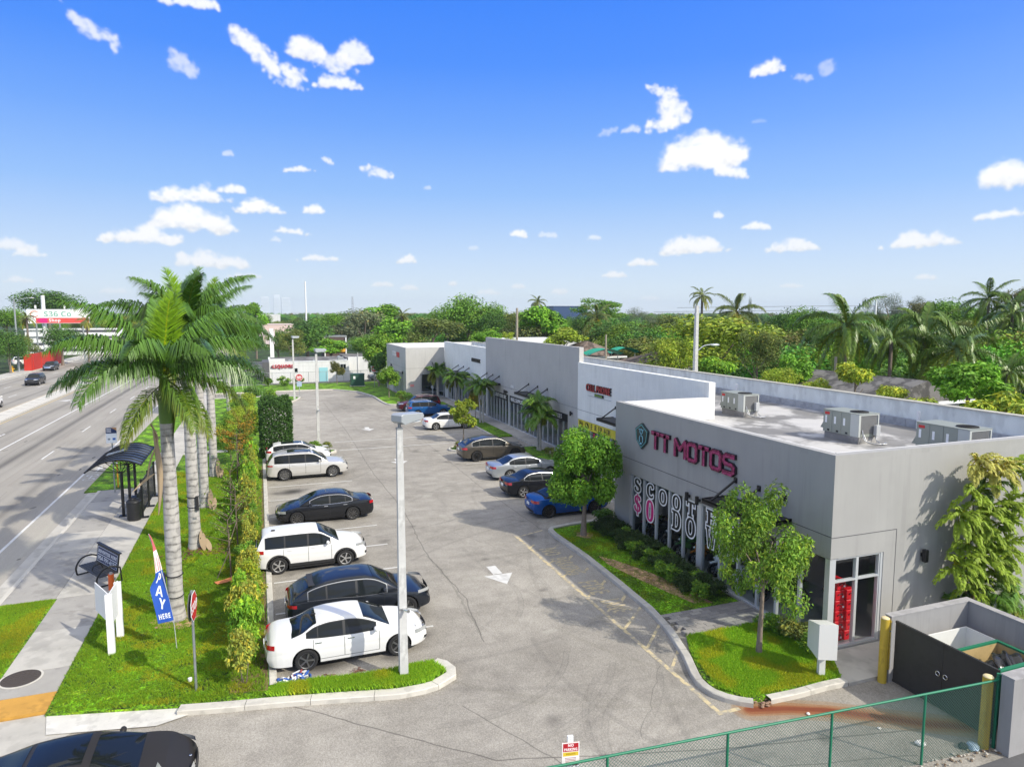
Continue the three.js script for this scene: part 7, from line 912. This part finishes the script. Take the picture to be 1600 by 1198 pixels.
  const cl = thing('cloth_heap', 'crumpled blue and white cloth on the asphalt behind the white saloon', 'cloth', [.55, .02, -20.1], .5); for (const [nm, m2, n, s] of [['folds', std([.03, .10, .38], { roughness: .7 }), 26, 7], ['pale_strands', M.white, 16, 8], ['red_strands', std([.30, .05, .05]), 8, 9]]) { const Q = rng(s), l = []; for (let i = 0; i < n; i++) { const x = (Q() - .5) * .9, z = (Q() - .5) * .5; l.push(tube([[x, .02, z], [x + (Q() - .5) * .3, .06 + Q() * .1, z + (Q() - .5) * .2], [x + (Q() - .5) * .5, .02, z + (Q() - .5) * .3]], .03, 8, 5)); } mesh(nm, l, m2, cl); }
  for (const [label, x, z] of [['tangle of brown twigs on the asphalt beside the white saloon', 1.55, -20.0], ['second tangle of dry twigs near the white saloon front wheel', 2.45, -20.05]]) { const q = thing('twigs', label, 'twigs', [x, .01, z]), Q = rng(x * 10 | 0), l = []; for (let i = 0; i < 14; i++) { const a = Q() * 6.28; l.push(tube([[(Q() - .5) * .3, .01, (Q() - .5) * .2], [Math.cos(a) * .12, .05, Math.sin(a) * .12], [Math.cos(a) * .25, .01, Math.sin(a) * .2]], .008, 6, 4)); } mesh('twig', l, std([.16, .07, .05]), q); }
  const oc = thing('orange_mat', 'faded orange plastic sheet lying on the lawn by the bare young tree', 'sheet', [-1.55, .14, -28.6], .4); mesh('sheet', grid(6, 4, (u, v) => [(u - .5) * .9, .02 + .04 * fbm(u * 4, v * 4, 2, 2), (v - .5) * .35]), std([.62, .22, .08]), oc);
  const co = thing('cleanout_cap', 'white round cap in the lawn beside the stop sign post', 'cap', [-2.25, .15, -21.0]); mesh('cap', bar([0, -.04, 0], [0, .05, 0], .06, .06, 14), M.white, co);
  const rk = thing('drain_stones', 'few small rusty stones at the kerb opening beside the lawn corner', 'stones', [12.72, .02, -14.4]), Q = rng(91), sl = []; for (let i = 0; i < 14; i++) { const g = new THREE.IcosahedronGeometry(.025 + Q() * .03, 0); g.scale(1.3, .45, 1); g.rotateY(Q() * 6); g.translate((Q() - .5) * .45, .02 + Q() * .03, (Q() - .5) * .4); sl.push(g); } stuff(mesh('stone', sl, std([.30, .19, .13], { roughness: .95 }), rk));
}
// ---------------------------------------------------------------- goods inside the shop window
function motorbike(label, [x, z], turn, col) {
  const t = thing('motorcycle', label, 'motorcycle', [x, .14, z], turn), dk = M.black, p = paint(col, {});
  for (const wx of [-.68, .68]) { const g = new THREE.Group(); g.name = 'wheel'; g.position.set(wx, .31, 0); t.add(g); mesh('tyre', new THREE.TorusGeometry(.25, .065, 10, 26), M.tyre, g); mesh('rim', [new THREE.TorusGeometry(.19, .018, 6, 24), ...[0, 1, 2].map((k) => { const q = bx(-.19, .19, -.015, .015, -.015, .015); q.rotateZ(k * Math.PI / 3); return q; })], rimDark, g); }
  mesh('engine', [rbx(-.28, .22, .25, .58, -.13, .13, .04, 2), bar([-.1, .3, .14], [-.75, .38, .17], .05, .06, 10)], std([.08, .08, .085], { metalness: .6, roughness: .4 }), t);
  mesh('tank', [(() => { const g = new THREE.SphereGeometry(.22, 18, 12); g.scale(1.35, .62, .72); g.rotateZ(-.12); g.translate(.18, .78, 0); return g; })()], p, t); mesh('fairing', [(() => { const g = new THREE.SphereGeometry(.2, 16, 10); g.scale(.8, 1.05, .8); g.rotateZ(.4); g.translate(.55, .8, 0); return g; })(), sqbar([-.35, .72, 0], [-.92, .92, 0], .16, .09), sqbar([.25, .5, .14], [.52, .66, .14], .02, .24), sqbar([.25, .5, -.14], [.52, .66, -.14], .02, .24)], p, t);
  mesh('seat', [sqbar([.0, .80, 0], [-.42, .78, 0], .24, .09), sqbar([-.4, .83, 0], [-.72, .93, 0], .18, .07)], dk, t); mesh('fork', [bar([.68, .31, .09], [.45, .92, .08], .025), bar([.68, .31, -.09], [.45, .92, -.08], .025), bar([-.68, .31, .08], [-.15, .42, .08], .028), bar([-.68, .31, -.08], [-.15, .42, -.08], .028)], M.steel, t); mesh('handlebar', [bar([.44, .95, -.33], [.44, .95, .33], .018), bar([.42, .97, .2], [.36, 1.12, .3], .01), bar([.42, .97, -.2], [.36, 1.12, -.3], .01), rbx(.34, .38, 1.09, 1.16, .26, .38, .01, 1), rbx(.34, .38, 1.09, 1.16, -.38, -.26, .01, 1)], dk, t); mesh('headlight', [(() => { const g = new THREE.SphereGeometry(.07, 12, 8); g.translate(.70, .8, 0); return g; })()], lampClear, t); mesh('front_mudguard', [(() => { const g = new THREE.TorusGeometry(.33, .05, 6, 12, 1.6); g.rotateZ(.9); g.translate(.68, .31, 0); return g; })()], p, t);
}
motorbike('white sports motorcycle behind the pane lettered E and W', [17.6, -21.9], 2.7, [.72, .72, .72]); motorbike('black and orange motorcycle behind the pane lettered T', [17.6, -23.3], 2.8, [.30, .10, .01]); motorbike('green and black motorcycle behind the pane with the D', [17.6, -24.4], 2.8, [.05, .16, .04]); motorbike('dark motorcycle with brass trim behind the third lettered pane', [17.7, -25.5], 2.7, [.09, .07, .05]); motorbike('dark grey motorcycle behind the pane with the zero', [17.8, -26.7], 2.7, [.03, .03, .035]); motorbike('white and black motorcycle behind the pane lettered R', [17.6, -20.5], 2.7, [.5, .5, .5]); motorbike('black motorcycle behind the pane below the canopy', [17.7, -19.3], 2.7, [.02, .02, .022]); motorbike('dark motorcycle with green seat behind the corner side window', [18.25, -17.2], 1.2, [.03, .16, .02]); motorbike('red scooter-like motorcycle behind the first lettered pane', [17.9, -27.8], 2.9, [.32, .02, .03]);
{ const red = std([.66, .008, .02], { roughness: .35 }); let k = 0; const lab = ['bottom', 'second', 'third', 'fourth', 'fifth']; for (const [x, side] of [[16.98, 'left'], [17.4, 'right']]) for (let i = 0; i < (side === 'left' ? 6 : 5); i++) { const t = thing('red_case', `red plastic case in the ${side} stack by the side window, ${['lowest', 'second from the floor', 'third from the floor', 'fourth from the floor', 'fifth from the floor', 'topmost'][i]}`, 'case', [x + .38 + (i % 2) * .03, .14 + i * .345, -16.42 - (side === 'left' ? .05 : 0)], (k++ % 3 - 1) * .06); mesh('case', [rbx(-.19, .19, 0, .33, -.2, .2, .03, 2)], red, t); mesh('handle', [tube([[-.09, .16, .2], [-.09, .22, .235], [.09, .22, .235], [.09, .16, .2]], .012, 10, 5)], M.black, t); mesh('label_plate', [bx(.1, .16, .08, .14, .2, .204)], M.white, t); } }
// ---------------------------------------------------------------- buildings beyond
function house(name, label, cat, x0, x1, z0, z1, h, roofM, wallM, o = {}) {
  const t = thing(name, label, cat, [(x0 + x1) / 2, 0, (z0 + z1) / 2], o.turn || 0), a = (x1 - x0) / 2, b = (z1 - z0) / 2; mesh('wall', [bx(-a, a, 0, h, -b, -b + .2), bx(-a, a, 0, h, b - .2, b), bx(-a, -a + .2, 0, h, -b + .2, b - .2), bx(a - .2, a, 0, h, -b + .2, b - .2)], wallM, t);
  if (o.rise) { const e = .6, r = o.rise, rl = Math.max(0, (o.hip ? Math.abs(b - a) : Math.max(a, b)) - (o.hip ? 0 : -e)); const along = b > a; const P = (x, y, z) => along ? [x, y, z] : [z, y, x]; const A2 = along ? a + e : b + e, B2 = along ? b + e : a + e, q = new THREE.BufferGeometry(); const v = [P(-A2, h, -B2), P(A2, h, -B2), P(A2, h, B2), P(-A2, h, B2), P(0, h + r, -rl), P(0, h + r, rl)], f = [[0, 4, 5], [0, 5, 3], [1, 2, 5], [1, 5, 4], [0, 1, 4], [2, 3, 5], [0, 3, 2], [0, 2, 1]]; q.setAttribute('position', new THREE.Float32BufferAttribute(f.flatMap((i) => i.flatMap((k) => v[k])), 3)); q.computeVertexNormals(); uvBox(q); mesh('roof', q, roofM, t); mesh('fascia', [bx(-a - .62, a + .62, h - .22, h - .01, -b - .62, -b - .57), bx(-a - .62, a + .62, h - .22, h - .01, b + .57, b + .62), bx(-a - .62, -a - .57, h - .22, h - .01, -b - .57, b + .57), bx(a + .57, a + .62, h - .22, h - .01, -b - .57, b + .57)], M.white, t); }
  else mesh('roof', [bx(-a - .1, a + .1, h, h + .25, -b - .1, b + .1)], roofM, t);
  (o.win || []).forEach(([side, u, y, w, hh]) => { const s = side === 's' ? [u - w / 2, u + w / 2, y, y + hh, b, b + .05] : [-a - .05, -a, y, y + hh, u - w / 2, u + w / 2]; const f = mesh('window', [bx(...s)], M.white, t); const gl = side === 's' ? bx(u - w / 2 + .08, u + w / 2 - .08, y + .08, y + hh - .08, b + .05, b + .06) : bx(-a - .06, -a - .05, y + .08, y + hh - .08, u - w / 2 + .08, u + w / 2 - .08); mesh('pane', [gl], carGlass, f); }); return t;
}
const shingle = std([.21, .20, .185], { map: rep(T.roofm, .25), roughness: .9 }), brownRoof = std([.22, .165, .13], { map: rep(T.roofm, .25), roughness: .9 }), palest = std([.72, .72, .70], { map: rep(T.wall, .2), roughness: .85 }), tarpaulin = std([.01, .27, .17], { roughness: .6 });
house('house', 'house with a low grey shingle roof behind the rear wall', 'house', 35.5, 43, -40.5, -31.5, 5.2, shingle, palest, { rise: 1.35, win: [['w', 1, 2, 1.4, 1.4]] });
house('house', 'house with a brown hipped roof between the dark dome tree and the rear wall', 'house', 37.5, 45, -69, -61.5, 5.0, brownRoof, palest, { rise: 1.5, hip: true });
house('house', 'house with a pinkish brown roof beside the green tarpaulins', 'house', 35.2, 41, -80, -73, 5.6, brownRoof, palest, { rise: 1.7, hip: true });
house('house', 'long house with a white flat roof behind the tall grey parapet', 'house', 33.5, 44, -104, -90, 6.5, M.white, palest);
house('house', 'house with pale flat roof at the right picture edge beyond the rear wall', 'house', 40, 50, -29, -22, 4.9, shingle, palest, { rise: .8 });
for (const [label, x, z, w] of [['left green tarpaulin stretched below the pinkish brown roof', 37.4, -70.6, 2.4], ['right green tarpaulin stretched before the dark dome tree', 41.2, -72.6, 2.0]]) { const t = thing('tarpaulin', label, 'tarpaulin', [x, 0, z]); mesh('sheet', grid(6, 6, (u, v) => [(u - .5) * w * 1.7, 6.15 + .5 * Math.sin(Math.PI * u) - .25 * Math.sin(Math.PI * v), (v - .5) * w]), tarpaulin, t); mesh('post', [bar([-w * .8, 0, 0], [-w * .8, 6.1, 0], .05), bar([w * .8, 0, 0], [w * .8, 6.1, 0], .05)], M.galv, t); }
{ const t = thing('liquor_shop', 'low white building with red LIQUORS lettering across the far fence', 'building', [0, 0, 0]); const wl = std([.80, .80, .79], { map: rep(T.wall, .2), roughness: .85 });
  mesh('wall', [bx(1.3, 12.9, 0, 3.2, -110.3, -110), bx(1.3, 1.6, 0, 3.2, -124, -110.3), bx(12.9, 13.2, 0, 3.2, -124, -110), bx(1.3, 3.6, 3.2, 3.75, -110.3, -110), bx(13.2, 22, 0, 3.75, -111.3, -111), bx(22, 22.3, 0, 3.75, -124, -111)], wl, t); mesh('parapet_trim', [bx(3.6, 12.95, 3.2, 3.32, -110.35, -109.95)], M.white, t); mesh('roof', [bx(1.6, 12.9, 2.9, 3.12, -124, -110.3), bx(13.2, 22, 3.3, 3.5, -124, -111.3)], std([.26, .25, .24], { map: rep(T.roofm, .1), roughness: .95 }), t);
  mesh('dark_end', [bx(.3, 1.28, 0, 3.3, -116, -109.8)], std([.10, .10, .105]), t);
  mesh('door', [bx(8.6, 9.9, .05, 2.25, -109.98, -109.93)], std([.30, .60, .66], { roughness: .5 }), t); const w1 = mesh('window', [bx(11.8, 12.75, 1.9, 2.75, -109.99, -109.94)], M.alum, t); mesh('pane', [bx(11.87, 12.25, 1.97, 2.68, -109.94, -109.92), bx(12.3, 12.68, 1.97, 2.68, -109.94, -109.92)], carGlass, w1); const w2 = mesh('window', [bx(4.9, 5.45, 1.6, 2.3, -109.99, -109.94)], M.alum, t); mesh('pane', [bx(4.97, 5.38, 1.67, 2.23, -109.94, -109.92)], carGlass, w2); mesh('groove', [bx(3.6, 12.9, 2.55, 2.58, -110, -109.985), bx(12.6, 12.63, 0, 3.2, -109.985, -109.98)], std([.6, .6, .6]), t); mesh('roof_unit', [rbx(11.6, 12.5, 3.12, 3.75, -112.3, -111.5, .03, 1), bx(4.2, 4.7, 3.12, 3.4, -114, -113.5), bx(7.9, 8.2, 3.12, 3.4, -113, -112.7)], M.galv, t); mesh('wall_pipe', [bar([14.7, 0, -110.9], [14.7, 4.4, -110.9], .05)], std([.6, .6, .6]), t); mesh('sign_board', [bx(15.8, 16.4, 2.95, 3.3, -110.99, -110.94)], std([.3, .3, .3]), t);
  const s = thing('shop_sign', 'red LIQUORS letters on the white building across the fence', 'sign', [3.3, 2.55, -109.93]); mesh('letters', textGeo('LIQUORS', .52, .12), std([.50, .01, .03], { roughness: .4 }), s); mesh('emblem', [moved(textGeo('&', .34, .1), -1.62, -.02, 0)], std([.16, .05, .06]), s); }
{ const t = thing('chain_link_fence', 'grey chain-link fence on the far lawn before the liquor shop', 'fence', [0, 0, 0]); for (let x = -1; x < 21; x += 2.6) mesh('post', bar([x, .1, -107], [x, 1.9, -107], .035, .035, 6), M.galv, t); mesh('top_rail', bar([-1.5, 1.86, -107], [20, 1.86, -107], .03, .03, 6), M.galv, t); const l = []; for (let x = -1.5; x < 20; x += .3) for (const d of [1, -1]) l.push(bar([x, .12, -107], [x + d * 1.7, 1.84, -107], .006, .006, 3)); stuff(mesh('wire_mesh', l, M.galv, t)); struct('side_street', rect(-9, 26, -109.8, -107.3, .0), std([.16, .155, .15], { map: rep(T.road, .1), roughness: .95 })); struct('rear_yard', rect(-9, 34, -160, -124, .0), std([.22, .21, .2], { map: rep(T.road, .1), roughness: .95 })); }
{ const wl = std([.74, .74, .73], { roughness: .85 }), rd = std([.60, .035, .018], { roughness: .7, map: rep(T.wall, .2) });
  const t = thing('red_wall', 'red painted boundary wall beyond the avenue at the left', 'wall', [0, 0, 0]); mesh('wall', [bx(-39.9, -39.6, 0, 3.1, -171, -149)], rd, t); mesh('wall', [bx(-40.8, -39.6, 0, 3.1, -149, -148.7)], rd, t); for (let z = -150; z > -170; z -= 5) mesh('pier', [bx(-39.98, -39.52, 0, 3.2, z - .2, z + .2)], rd, t);
  const d = thing('car_deck_building', 'white stepped building with long dark openings behind the red wall', 'building', [-43, 0, -203]); mesh('wall', [bx(-12, 9, 0, 6.6, -8, 0)], wl, d); for (let i = 0; i < 4; i++) { mesh('louvre', [bx(-11.6 + i, 8.6, .9 + i * 1.6, 1.35 + i * 1.6, 0, .06)], std([.12, .12, .13]), d); mesh('ledge', [bx(-12.1, 9.1, 1.6 + i * 1.6, 1.9 + i * 1.6, 0, .5)], M.white, d); }
  const b = thing('billboard', 'wide white billboard with pale green lettering over a pink red band', 'billboard', [-43, 0, -179.8], -.02); const tx = canvasTex(1024, 280, (g) => { g.fillStyle = '#f1f0ee'; g.fillRect(0, 0, 1024, 280); g.strokeStyle = '#e79a8a'; g.lineWidth = 20; g.beginPath(); g.arc(120, 90, 62, .5, 5.8); g.stroke(); g.fillStyle = '#7fb3a0'; g.font = 'bold 150px sans-serif'; g.fillText('S36 Co', 270, 145); g.fillStyle = '#d9524a'; g.fillRect(140, 172, 884, 108); g.fillStyle = '#d8287a'; g.beginPath(); g.moveTo(150, 225); g.lineTo(230, 172); g.lineTo(330, 172); g.lineTo(330, 280); g.lineTo(230, 280); g.fill(); g.fillStyle = '#fbeeee'; g.font = 'bold 84px sans-serif'; g.fillText('Shop', 350, 252); }); mesh('panel', [bx(-5.2, 6.9, 8.35, 11.5, -.4, -.02)], M.white, b); const p = new THREE.PlaneGeometry(11.9, 3.0); mesh('poster', moved(p, .85, 9.93, 0), std([1, 1, 1], { map: tx, roughness: .6 }), b); for (const x of [-3.5, 1, 5.5]) mesh('leg', bar([x, 0, -.2], [x, 8.4, -.2], .18), M.galv, b); mesh('crown_lamp', [bx(-3.6, -3.3, 11.6, 12.4, -.3, 0), bx(2, 2.3, 11.6, 12.4, -.3, 0)], M.white, b); }
house('shop_building', 'pale pink building with red tiled ends behind the pylon sign', 'building', 1.2, 10.5, -246, -230, 6.8, std([.62, .5, .46]), std([.68, .52, .47], { roughness: .85 }), { win: [['s', -2, 3, 2, 1.4], ['s', 2, 3, 2, 1.4]] });
house('shop_building', 'building with an orange awning wall glimpsed among the trees behind the liquor shop', 'building', 12.8, 17.6, -156, -150, 5.6, M.galv, std([.10, .07, .06]), {}); { const t = thing('orange_awning', 'orange yellow awning wall among the trees behind the liquor shop', 'awning', [15.2, 0, -149.8]); mesh('cloth', [bx(-2.3, 2.2, 2.4, 4.0, -.1, .1)], std([.72, .36, .03]), t); mesh('post', [bar([-2.2, 0, 0], [-2.2, 5.5, 0], .16), bar([2.2, 0, 0], [2.2, 5.5, 0], .16)], M.white, t); const u = thing('orange_awning', 'smaller orange panel behind the pale pickup', 'awning', [23.6, 0, -148]); mesh('cloth', [bx(-1.7, 1.7, 2.2, 3.8, -.1, .1)], std([.72, .36, .03]), u); mesh('post', [bar([-1.5, 0, 0], [-1.5, 3.6, 0], .1), bar([1.5, 0, 0], [1.5, 3.6, 0], .1)], M.galv, u); }
house('far_building', 'dark blue glazed building top showing between two trees on the skyline', 'building', 132, 150, -320, -300, 13.6, std([.04, .06, .12]), std([.035, .07, .16], { roughness: .25 }));
house('far_building', 'white building on the skyline left of the white monopole', 'building', -2, 12, -435, -420, 9.5, M.white, palest);
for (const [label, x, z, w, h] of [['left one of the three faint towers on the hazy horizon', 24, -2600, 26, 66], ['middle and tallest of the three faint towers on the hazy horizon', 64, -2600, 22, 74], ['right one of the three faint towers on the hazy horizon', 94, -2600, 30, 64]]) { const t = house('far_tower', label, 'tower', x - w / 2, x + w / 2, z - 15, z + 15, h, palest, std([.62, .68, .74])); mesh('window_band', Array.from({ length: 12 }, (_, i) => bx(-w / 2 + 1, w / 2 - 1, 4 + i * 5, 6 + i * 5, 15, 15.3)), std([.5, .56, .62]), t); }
// ---------------------------------------------------------------- the air
scene.fog = new THREE.FogExp2(new THREE.Color().setRGB(.72, .82, .95), 0.00016);
renderer.render(scene, camera);
